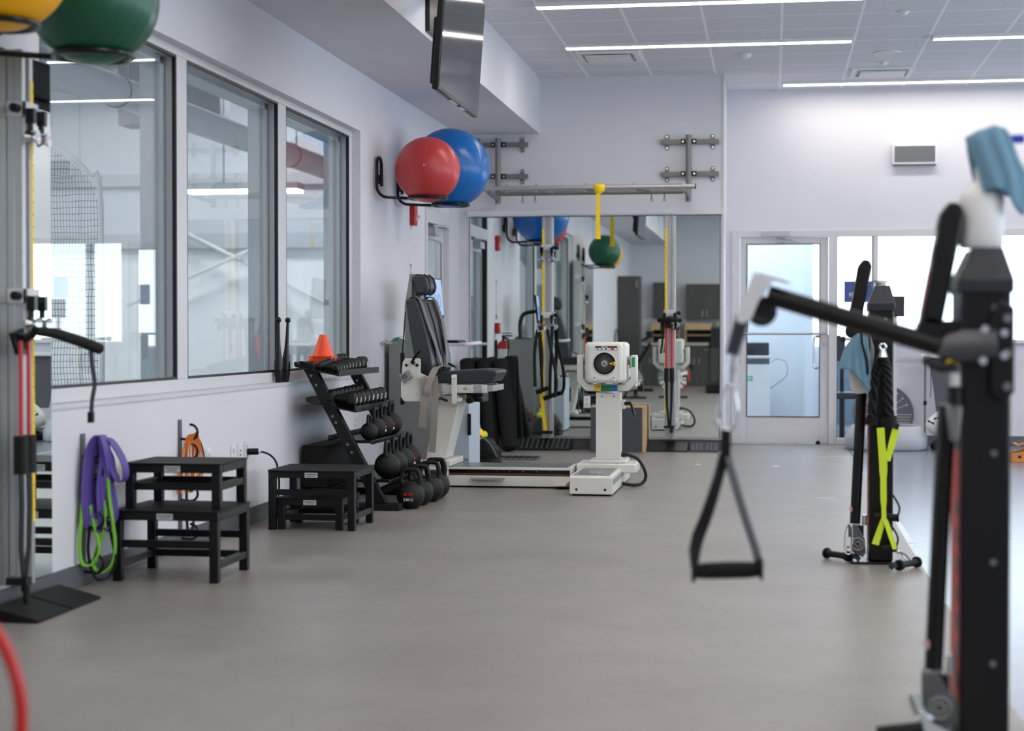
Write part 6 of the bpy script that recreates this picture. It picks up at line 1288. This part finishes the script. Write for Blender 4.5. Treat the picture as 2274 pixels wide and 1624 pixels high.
# grab bar along the sill
t = thing('grab_bar', 'silver horizontal bar with a black ball end in front of the far window', 'rail', (1.08, 17.2, 1.07))
obj('tube', MB().tube([(0.72, 17.22, 1.075), (1.75, 17.22, 1.075)], 0.017, 14), 'white_metal', t)
obj('ball_end', MB().sphere((0.70, 17.22, 1.075), 0.03, 20, 12), 'satin', t)
for x in (1.15, 1.65): obj('bracket', MB().tube([(x, 17.235, 1.07), (x, 17.35, 1.03), (x, YF - 0.001, 1.02)], 0.01), 'white_metal', t)
# tripod stand with dark board, jersey and bag
t = thing('stand', 'thin dark stand with a white clamp and hanging grey board by the far wall', 'stand', (1.62, 17.1, 0))
obj('pole', MB().tube([(1.50, 17.15, 0.0), (1.50, 17.15, 0.90)], 0.011), 'grey_metal', t)
obj('shelf', MB().box((1.46, 17.0, 0.90), (1.85, 17.3, 0.925)), 'white', t, bevel=0.003)
obj('pole', MB().tube([(1.82, 17.15, 0.0), (1.82, 17.15, 0.90)], 0.011), 'grey_metal', t)
obj('clamp', MB().box((1.485, 17.12, 0.42), (1.515, 17.18, 0.46)), 'black', t)
obj('hanging_board', MB().prism([(1.535, 0.89), (1.80, 0.89), (1.80, 0.33), (1.62, 0.33), (1.60, 0.40)], 17.08, 17.10, 'y'), mat('dark_grey_fabric', (92, 92, 98), 0.9), t)
obj('cord', MB().tube(smooth_path([(1.55, 17.07, 0.89), (1.55, 17.07, 0.6), (1.545, 17.07, 0.5)], 4), 0.004), 'black', t)
t = bag('backpack', (1.695, 16.72, 0), 0.17, 0.13, 0.115, 'rubber', 'black bag on the floor right of the pale platform, under a white jersey', 21)
rnd = random.Random(4); rings = []
n = 30
for j, (z, rx, ry, ox) in enumerate(((0.14, 0.10, 0.10, 0.06), (0.155, 0.19, 0.16, 0.03), (0.24, 0.205, 0.17, 0.0), (0.33, 0.17, 0.14, 0.03), (0.41, 0.11, 0.1, 0.07), (0.435, 0.03, 0.03, 0.09))):
    rings.append([Vector((1.66 + ox + rx * math.cos(a) * (1 + 0.16 * math.sin(5 * a + j * 1.3) + 0.06 * rnd.uniform(-1, 1)), 16.70 + ry * math.sin(a) * (1 + 0.14 * math.sin(4 * a + j)), z + 0.02 * math.sin(3 * a + j * 2))) for a in [2 * PI * i / n for i in range(n)]])
t = thing('jersey', 'crumpled white jersey with black lettering thrown over the black bag', 'clothing', (1.64, 16.72, 0.25))
js = obj('cloth', MB().loft(rings), mat('white_jersey', (226, 224, 220), 0.9), t, smooth=180)
s = js.modifiers.new('s', 'SUBSURF'); s.levels = 1; s.render_levels = 2
for k, (x, z, rz_) in enumerate(((1.50, 0.28, 0.4), (1.56, 0.32, -0.2), (1.65, 0.29, 1.3), (1.64, 0.40, 0.1))):
    Tm = Matrix.Translation((x, 16.505 + (0.06 if z > 0.35 else 0) + (0.02 if x < 1.5 else 0), z)) @ Matrix.Rotation(rz_, 4, 'Y')
    obj('lettering', MB().rbox((-0.035, -0.004, -0.012), (0.035, 0.01, 0.012), 0.008, axis='y', n=2) if 0 else MB().prism([(-0.035, -0.012), (0.0, -0.004), (0.035, -0.014), (0.03, 0.012), (0.0, 0.006), (-0.03, 0.014)], -0.02, 0.01, 'y', Tm), 'ink', t)
# wooden step with slots at the far right
t = thing('wooden_incline', 'varnished orange wooden incline board on the floor at the right edge', 'slant board', (2.35, 15.6, 0), 'slant boards')
obj('side', MB().prism([(2.07, 0.0), (2.62, 0.0), (2.62, 0.16), (2.30, 0.13), (2.14, 0.085), (2.07, 0.08)], 15.20, 15.225, 'y'), 'orange_wood', t, bevel=0.004)
obj('side', MB().prism([(2.07, 0.0), (2.62, 0.0), (2.62, 0.16), (2.30, 0.13), (2.14, 0.085), (2.07, 0.08)], 15.475, 15.50, 'y'), 'orange_wood', t, bevel=0.004)
obj('top_board', MB().box((0, 15.21, 0), (0.42, 15.49, 0.018), Matrix.Translation((2.12, 0, 0.14)) @ Matrix.Rotation(-0.32, 4, 'Y')), 'orange_wood', t, bevel=0.003)
obj('grip_pad', MB().box((0.02, 15.23, 0.0185), (0.40, 15.47, 0.022), Matrix.Translation((2.12, 0, 0.14)) @ Matrix.Rotation(-0.32, 4, 'Y')), 'felt', t)
obj('finger_hole', MB().cyl((2.14, 15.1998, 0.05), (2.14, 15.198, 0.05), 0.014, 14), 'ink', t)
# floor tape
def tape(pts, label):
    o = obj('floor_tape', MB().prism(pts, 0.0002, 0.0012, 'z'), 'tape', loc=(pts[0][0], pts[0][1], 0)); tag(o, label, 'tape', 'white floor tape')
tape([(0.72, 9.25), (0.76, 9.25), (0.755, 10.6), (0.735, 10.6)], 'wide white tape strip on the floor edge right of the far trainer')
tape([(0.735, 14.6), (0.765, 14.6), (0.775, 16.3), (0.755, 16.3)], 'white tape along the floor edge beside the platform')
tape([(0.40, 15.66), (0.75, 15.62), (0.75, 15.645), (0.40, 15.675)], 'thin white tape line across the floor in front of the far door')
tape([(0.30, 11.70), (0.42, 11.69), (0.42, 11.715), (0.30, 11.72)], 'short white tape dash left of the far trainer')
tape([(0.0, 14.45), (0.05, 14.42), (0.06, 14.50), (0.01, 14.52)], 'small white scrap of tape on the floor in front of the far door')
tape([(-0.66, 14.5), (-0.61, 14.5), (-0.61, 14.58), (-0.65, 14.58)], 'tiny white scrap of tape left of the hanging grip')

# ---------------------------------------------------------------- lobby behind the far door
t = thing('filing_cabinet', 'white cabinet with a dark top edge behind the far door glass', 'cabinet', (-0.2, 19.2, 0))
obj('carcass', MB().box((-0.52, 18.95, 0.0), (-0.03, 19.5, 0.86)), 'white', t, bevel=0.004)
obj('dark_band', MB().box((-0.515, 18.946, 0.79), (-0.035, 18.9495, 0.85)), 'base', t)
obj('worktop', MB().box((-0.53, 18.93, 0.8605), (-0.015, 19.5, 0.885)), 'white', t, bevel=0.003)
mb = MB().box((-0.50, 18.9445, 0.54), (-0.22, 18.9455, 0.72)); mb.mat(1).box((-0.50, 18.9435, 0.60), (-0.22, 18.9444, 0.66)); mb.mat(2)
for k in range(9): mb.box((-0.40 + k * 0.018, 18.9425, 0.625), (-0.387 + k * 0.018, 18.9434, 0.64))
obj('notice', mb, ['white', mat('green_notice_band', (120, 196, 150), 0.5), 'ink_white'], t)
t = thing('printer', 'black printer on the white cabinet behind the far door glass', 'printer', (-0.25, 19.2, 0.885))
obj('body', MB().box((-0.50, 19.0, 0.8855), (-0.04, 19.38, 1.03)), 'vinyl', t, bevel=0.01)
obj('paper_slot', MB().box((-0.46, 18.996, 0.90), (-0.20, 18.9995, 0.955)), 'ink', t)
obj('paper_stack', MB().box((-0.45, 19.1, 1.0305), (-0.14, 19.34, 1.05)), 'white', t)
t = thing('lobby_cable', 'thin dark cable looping beside the white cabinet behind the door', 'cable', (-0.02, 19.3, 0.6))
obj('cable', MB().tube(smooth_path([(-0.03, 19.52, 0.50), (0.05, 19.4, 0.56), (0.16, 19.35, 0.66), (0.15, 19.35, 0.80), (0.05, 19.4, 0.84), (-0.02, 19.54, 0.80)], 6), 0.004), 'grey_metal', t)
t = thing('lobby_sign', 'blue sign on a stand behind the glass strip right of the far door', 'sign', (0.85, 18.6, 0))
M['navy'] = mat('navy_board', (62, 72, 128), 0.5)
obj('board', MB().box((0.765, 18.58, 1.47), (1.06, 18.60, 1.70)), 'navy', t)
obj('stand_pole', MB().tube([(0.95, 18.62, 0.0), (0.95, 18.62, 1.6)], 0.012), 'grey_metal', t)
obj('stand_base', MB().box((0.80, 18.5, 0.0), (1.10, 18.74, 0.012)), 'grey_metal', t)
text('lettering', 'FIG', 0.06, 'ink_white', t, (0.86, 18.5795, 1.55), FRONT)
t = thing('lobby_screen', 'small dark screen on a post in front of the far window', 'screen', (1.22, 16.95, 0))
obj('panel', MB().box((1.10, 17.0, 1.30), (1.285, 17.02, 1.50)), 'satin', t, bevel=0.004)
obj('display', MB().box((1.11, 16.997, 1.31), (1.275, 16.9995, 1.49)), 'vinyl', t)
obj('post', MB().box((1.175, 17.0205, 0.236), (1.215, 17.05, 1.45)), 'white_metal', t)
t = thing('office_chair', 'dark chair back showing through the glass strip right of the far door', 'chair', (0.72, 18.0, 0))
obj('backrest', MB().prism([(0.56, 0.85), (0.70, 0.84), (0.755, 0.95), (0.755, 1.06), (0.70, 1.11), (0.56, 1.12)], 17.98, 18.02, 'y'), 'vinyl', t, bevel=0.01)
obj('seat', MB().box((0.5, 17.75, 0.45), (0.95, 18.05, 0.52)), 'vinyl', t, bevel=0.02)
obj('column', MB().cyl((0.72, 17.92, 0.03), (0.72, 17.92, 0.449), 0.03).box((0.5, 17.9, 0.0), (0.95, 17.95, 0.03)).box((0.70, 18.0, 0.5), (0.74, 18.03, 0.88)), 'satin', t)

# ---------------------------------------------------------------- what the hall behind the window holds
yE = hy1 - 0.3
def thing1(name, mb, m, label, cat, loc, group=None): return tag(obj(name, mb, m, loc=loc), label, cat, group)
thing1('steel_brace', MB().tube([(-9.9, yE, 2.95), (-5.9, yE, 0.97)], 0.03, 8), 'white', 'white diagonal brace running down to the right behind the window', 'brace', (-9.9, yE, 2.95), 'white diagonal braces')
thing1('steel_brace', MB().tube([(-10.6, yE - 0.1, 1.6), (-7.9, yE - 0.1, 2.75)], 0.03, 8), 'white', 'white diagonal brace rising to the right behind the middle pane', 'brace', (-10.6, yE, 1.6), 'white diagonal braces')
t = thing('ridged_barrier', 'low grey ridged barrier at the end of the hall behind the right pane', 'barrier', (-7.0, 25.0, 0))
mb = MB().box((-7.9, 25.0, 0.80), (-5.0, 25.08, 0.95)); obj('top_rail', mb, 'pipe', t)
for k in range(24): obj('upright', MB().box((-7.85 + k * 0.12, 25.02, 0.0), (-7.79 + k * 0.12, 25.06, 0.7995)), 'pipe', t)
t = thing('air_duct', 'big round grey duct hung along the hall behind the window', 'duct', (-6.3, 15, 3.6), 'hall pipes')
obj('duct', MB().tube([(-5.75, 4.0, 3.28), (-5.75, 26.9, 3.28)], 0.14, 20), mat('grey_duct_paint', (182, 186, 192), 0.5), t)
for yy in (9.0, 14.2, 19.6): obj('duct_joint', MB().torus((-5.75, yy, 3.28), 0.142, 0.012, 'y', 24, 6), 'grey_metal', t); obj('hanger', MB().tube([(-5.75, yy + 0.3, 3.42), (-5.75, yy + 0.3, hz)], 0.01), 'grey_metal', t)
thing1('pipe', MB().tube([(-6.1, 4.0, 3.50), (-6.1, 26.9, 3.50)], 0.035, 12), 'grey_metal', 'thin dark pipe beside the big duct behind the window', 'pipe', (-6.4, 4, 3.93), 'hall pipes')
t = thing('hall_speaker', 'grey hanging box high in the hall behind the middle pane', 'speaker', (-8.6, 24, 4.6))
obj('box', MB().box((-9.7, 24.0, 4.25), (-8.1, 24.5, 5.2)), 'grille', t, bevel=0.02); obj('hanger', MB().tube([(-8.9, 24.2, 5.2), (-8.9, 24.2, hz)], 0.015), 'grey_metal', t)
t = thing('hall_notice', 'small grey notice on the far hall wall seen through the left pane', 'sign', (-11.9, yE, 1.7))
obj('board', MB().box((-12.05, hy1 - 0.03, 1.75), (-11.80, hy1 - 0.008, 2.1)), 'grille', t)
# netting of a training cage
y_n = 13.0
pts = [(-7.6, 0.0)] + [(-7.6, 2.75)] + [(-7.3, 2.98), (-6.7, 2.95), (-6.2, 2.80), (-5.75, 2.60), (-5.50, 2.40), (-5.42, 2.2)] + [(-5.42, 0.0)]
o = obj('cage_net', MB().add([(x, y_n, z) for x, z in pts], [tuple(range(len(pts)))]), 'net', loc=(-6.5, y_n, 0))
t = thing('training_cage', 'dark net hung on a curved rail behind the left window pane', 'net', (-6.5, y_n, 0)); o.parent = t; o.location = (0, 0, 0); o.name = 'netting'
obj('curved_rail', MB().tube(smooth_path([(-7.6, y_n, 2.78), (-7.3, y_n, 3.01), (-6.7, y_n, 2.98), (-6.2, y_n, 2.83), (-5.75, y_n, 2.63), (-5.50, y_n, 2.43), (-5.40, y_n, 2.2), (-5.40, y_n, 0.0)], 4), 0.022), 'pipe', t)
obj('frame_post', MB().tube([(-7.6, y_n, 0), (-7.6, y_n, 2.78)], 0.03), 'pipe', t)
# ---------------------------------------------------------------- the end of the room behind the camera (seen in the mirror)
def cabinet(name, x0, x1, y0, y1, z0, z1, doors, label, handle='bottom', group=None, drawer=False):
    t = thing(name, label, 'cabinet', ((x0 + x1) / 2, (y0 + y1) / 2, z0), group)
    obj('carcass', MB().box((x0, y0, z0), (x1, y1 - 0.021, z1)), 'cab', t)
    w = (x1 - x0) / doors; zt = z1
    if drawer:
        zt = z1 - 0.18
        for k in range(doors):
            d = obj('drawer', MB().box((x0 + k * w + 0.002, y1 - 0.0205, zt + 0.003), (x0 + (k + 1) * w - 0.002, y1, z1 - 0.002)), 'cab', t)
            xm = x0 + (k + 0.5) * w; obj('handle', MB().tube([(xm - 0.06, y1 + 0.0005, zt + 0.09), (xm - 0.06, y1 + 0.025, zt + 0.09), (xm + 0.06, y1 + 0.025, zt + 0.09), (xm + 0.06, y1 + 0.0005, zt + 0.09)], 0.006), 'alu', d)
    for k in range(doors):
        d = obj('door', MB().box((x0 + k * w + 0.002, y1 - 0.0205, z0 + 0.002), (x0 + (k + 1) * w - 0.002, y1, zt - 0.002)), 'cab', t)
        xm = x0 + (k + (0.88 if k % 2 == 0 else 0.12)) * w; z = z0 + 0.06 if handle == 'bottom' else zt - 0.22
        obj('handle', MB().tube([(xm, y1 + 0.0005, z), (xm, y1 + 0.025, z), (xm, y1 + 0.025, z + 0.13), (xm, y1 + 0.0005, z + 0.13)], 0.006), 'alu', d)
    return t
yb = YB + 0.013
GC = 'grey woodgrain wall cabinets'
cabinet('wall_cabinet', -2.58, -2.22, yb, yb + 0.35, 1.46, 2.25, 1, 'single dark grey wall cabinet left of the mirror rail reflection', group=GC)
cabinet('wall_cabinet', -1.86, -1.06, yb, yb + 0.35, 1.45, 2.21, 2, 'wide dark grey wall cabinet at the right end of the mirror view', group=GC)
#cabinet('wall_cabinet', -1.05, -0.25, yb, yb + 0.35, 1.45, 2.21, 2, 'dark grey wall cabinet behind the camera, out of the mirror view', group=GC)
cabinet('tall_cabinet', -3.045, -2.62, -1.35, -0.75, 0.0, 2.28, 1, 'tall dark grey cabinet against the left wall, seen in the mirror', handle='top')
for x0, x1, lab in ((-3.04, -2.10, 'left run of dark grey base cabinets seen in the mirror'), (-2.09, -1.15, 'middle run of dark grey base cabinets seen in the mirror'), (-1.14, -0.2, 'right run of dark grey base cabinets seen in the mirror')):
    cabinet('base_cabinet', x0, x1, yb, yb + 0.6, 0.0, 0.88, 2, lab, handle='top', drawer=True, group='grey woodgrain base cabinets')
t = thing('counter', 'pale worktop running over the dark base cabinets, seen in the mirror', 'counter', (-1.6, yb + 0.3, 0.88))
obj('worktop', MB().box((-3.04, yb, 0.8805), (-0.2, yb + 0.63, 0.92)), 'counter', t, bevel=0.004)
obj('backsplash', MB().box((-3.04, yb, 0.9205), (-0.2, yb + 0.02, 1.02)), 'counter', t)
for x0, x1, lab in ((-2.60, -2.0, 'left open pale wooden shelf box on the counter in the mirror'), (-1.88, -1.28, 'right open pale wooden shelf box on the counter in the mirror'), (-1.2, -0.75, 'third pale wooden shelf box at the mirror edge')):
    t = thing('shelf_box', lab, 'shelf', ((x0 + x1) / 2, yb + 0.3, 0.9205), 'wooden shelf boxes'); y0, y1, z0, z1 = yb + 0.1, yb + 0.5, 0.9205, 1.34
    obj('side', MB().box((x0, y0, z0), (x0 + 0.02, y1, z1)), 'pine', t); obj('side', MB().box((x1 - 0.02, y0, z0), (x1, y1, z1)), 'pine', t)
    obj('top', MB().box((x0 - 0.01, y0, z1), (x1 + 0.01, y1 + 0.01, z1 + 0.02)), 'pine', t); obj('back', MB().box((x0 + 0.02, y0, z0), (x1 - 0.02, y0 + 0.01, z1)), 'satin', t)
    for z in (z0, z0 + 0.17): obj('shelf', MB().box((x0 + 0.02, y0 + 0.01, z), (x1 - 0.02, y1, z + 0.018)), 'pine', t)
    obj('front_band', MB().box((x0 + 0.02, y1 - 0.02, z1 - 0.12), (x1 - 0.02, y1, z1 - 0.0005)), 'pine', t)
# flywheel trainers: silver vaned disc, red guard tubes, black legs
def flywheel(x, y, z, r, label, red):
    t = thing('flywheel_trainer', label, 'exercise machine', (x, y, 0), 'flywheel trainers')
    n = 32; mb = MB(); vs = [Vector((x, y + 0.05, z)), Vector((x, y - 0.05, z))]
    for k in range(n):
        a = 2 * PI * k / n; dy = 0.012 if k % 2 else 0.0
        vs += [Vector((x + r * math.cos(a), y + 0.012 + dy, z + r * math.sin(a))), Vector((x + r * math.cos(a), y - 0.012 - dy, z + r * math.sin(a)))]
    fs = []
    for k in range(n):
        a, b = 2 + 2 * k, 2 + 2 * ((k + 1) % n); fs += [(0, a, b), (1, b + 1, a + 1), (a, a + 1, b + 1, b)]
    obj('flywheel', mb.add(vs, fs), 'chrome', t, smooth=10)
    obj('hub', MB().cyl((x, y - 0.075, z), (x, y + 0.075, z), 0.045, 20), 'satin', t)
    if red:
        for dy in (-0.075, 0.075): obj('guard_tube', MB().torus((x, y + dy, z), r + 0.022, 0.0125, 'y', 48, 10, -1.75, 1.9), 'red', t)
        obj('guard_bracket', MB().box((x + 0.10, y - 0.09, z + r - 0.02), (x + 0.13, y + 0.09, z + r + 0.03)), 'satin', t)
    obj('floor_rail', MB().box((x - 0.03, y - 1.1, 0.0), (x + 0.03, y + 0.1, 0.04)).box((x - 0.25, y - 0.06, 0.0), (x + 0.25, y - 0.02, 0.035)), 'satin', t, bevel=0.004)
    for s in (-1, 1): obj('leg', MB().tube([(x - 0.14, y + s * 0.095, 0.02), (x, y + s * 0.085, z)], 0.016), 'satin', t)
    obj('seat', MB().rbox((x - 0.13, y - 0.95, 0.30), (x + 0.13, y - 0.65, 0.35), 0.05), 'vinyl', t, bevel=0.01)
    obj('seat_post', MB().box((x - 0.025, y - 0.85, 0.0405), (x + 0.025, y - 0.75, 0.2995)), 'satin', t)
    return t
flywheel(-1.729, 3.0, 0.381, 0.262, 'flywheel trainer with red guard tubes at the bottom left corner', True)
flywheel(-2.42, 3.4, 0.34, 0.185, 'smaller flywheel trainer without red tubes, seen in the mirror', False)
# treadmill and recliner shapes at the mirror's right end
t = thing('treadmill', 'dark treadmill seen at the right edge of the mirror', 'exercise machine', (-0.95, 0.2, 0))
obj('deck', MB().box((-1.25, -1.2, 0.02), (-0.65, 0.7, 0.17)), 'black', t, bevel=0.01)
obj('belt', MB().box((-1.19, -1.15, 0.1705), (-0.71, 0.5, 0.178)), 'rubber', t)
for x in (-1.24, -0.66): obj('upright', MB().tube([(x, -0.95, 0.17), (x, -1.1, 0.95)], 0.025), 'satin', t)
obj('console', MB().prism([(-1.18, 0.93), (-1.02, 0.85), (-0.96, 1.25), (-1.06, 1.30)], -1.22, -0.60, 'x', Matrix.Translation((0, 0, 0))), 'vinyl', t, bevel=0.01)
t = thing('exercise_bike', 'dark reclined exercise bike by the tall cabinet, seen in the mirror', 'exercise machine', (-2.5, -0.1, 0))
obj('frame', MB().tube([(-2.75, -0.2, 0.05), (-2.6, -0.1, 0.55), (-2.35, 0.0, 0.95)], 0.035).tube([(-2.9, -0.3, 0.04), (-2.3, 0.1, 0.04)], 0.03), 'satin', t)
obj('seat', MB().rbox((-2.85, -0.4, 0.60), (-2.5, -0.05, 0.70), 0.06), 'vinyl', t, bevel=0.015)
obj('backrest', MB().prism([(-2.92, 0.70), (-2.80, 0.70), (-2.95, 1.25), (-3.02, 1.22)], -0.38, -0.08, 'y'), 'vinyl', t, bevel=0.015)
obj('handlebar', MB().tube(smooth_path([(-2.5, 0.2, 1.0), (-2.35, 0.1, 1.08), (-2.35, -0.15, 1.08), (-2.5, -0.25, 1.0)], 5), 0.02), 'foam', t)
obj('console', MB().box((-2.42, -0.15, 1.05), (-2.30, 0.12, 1.18)), 'satin', t, bevel=0.01)
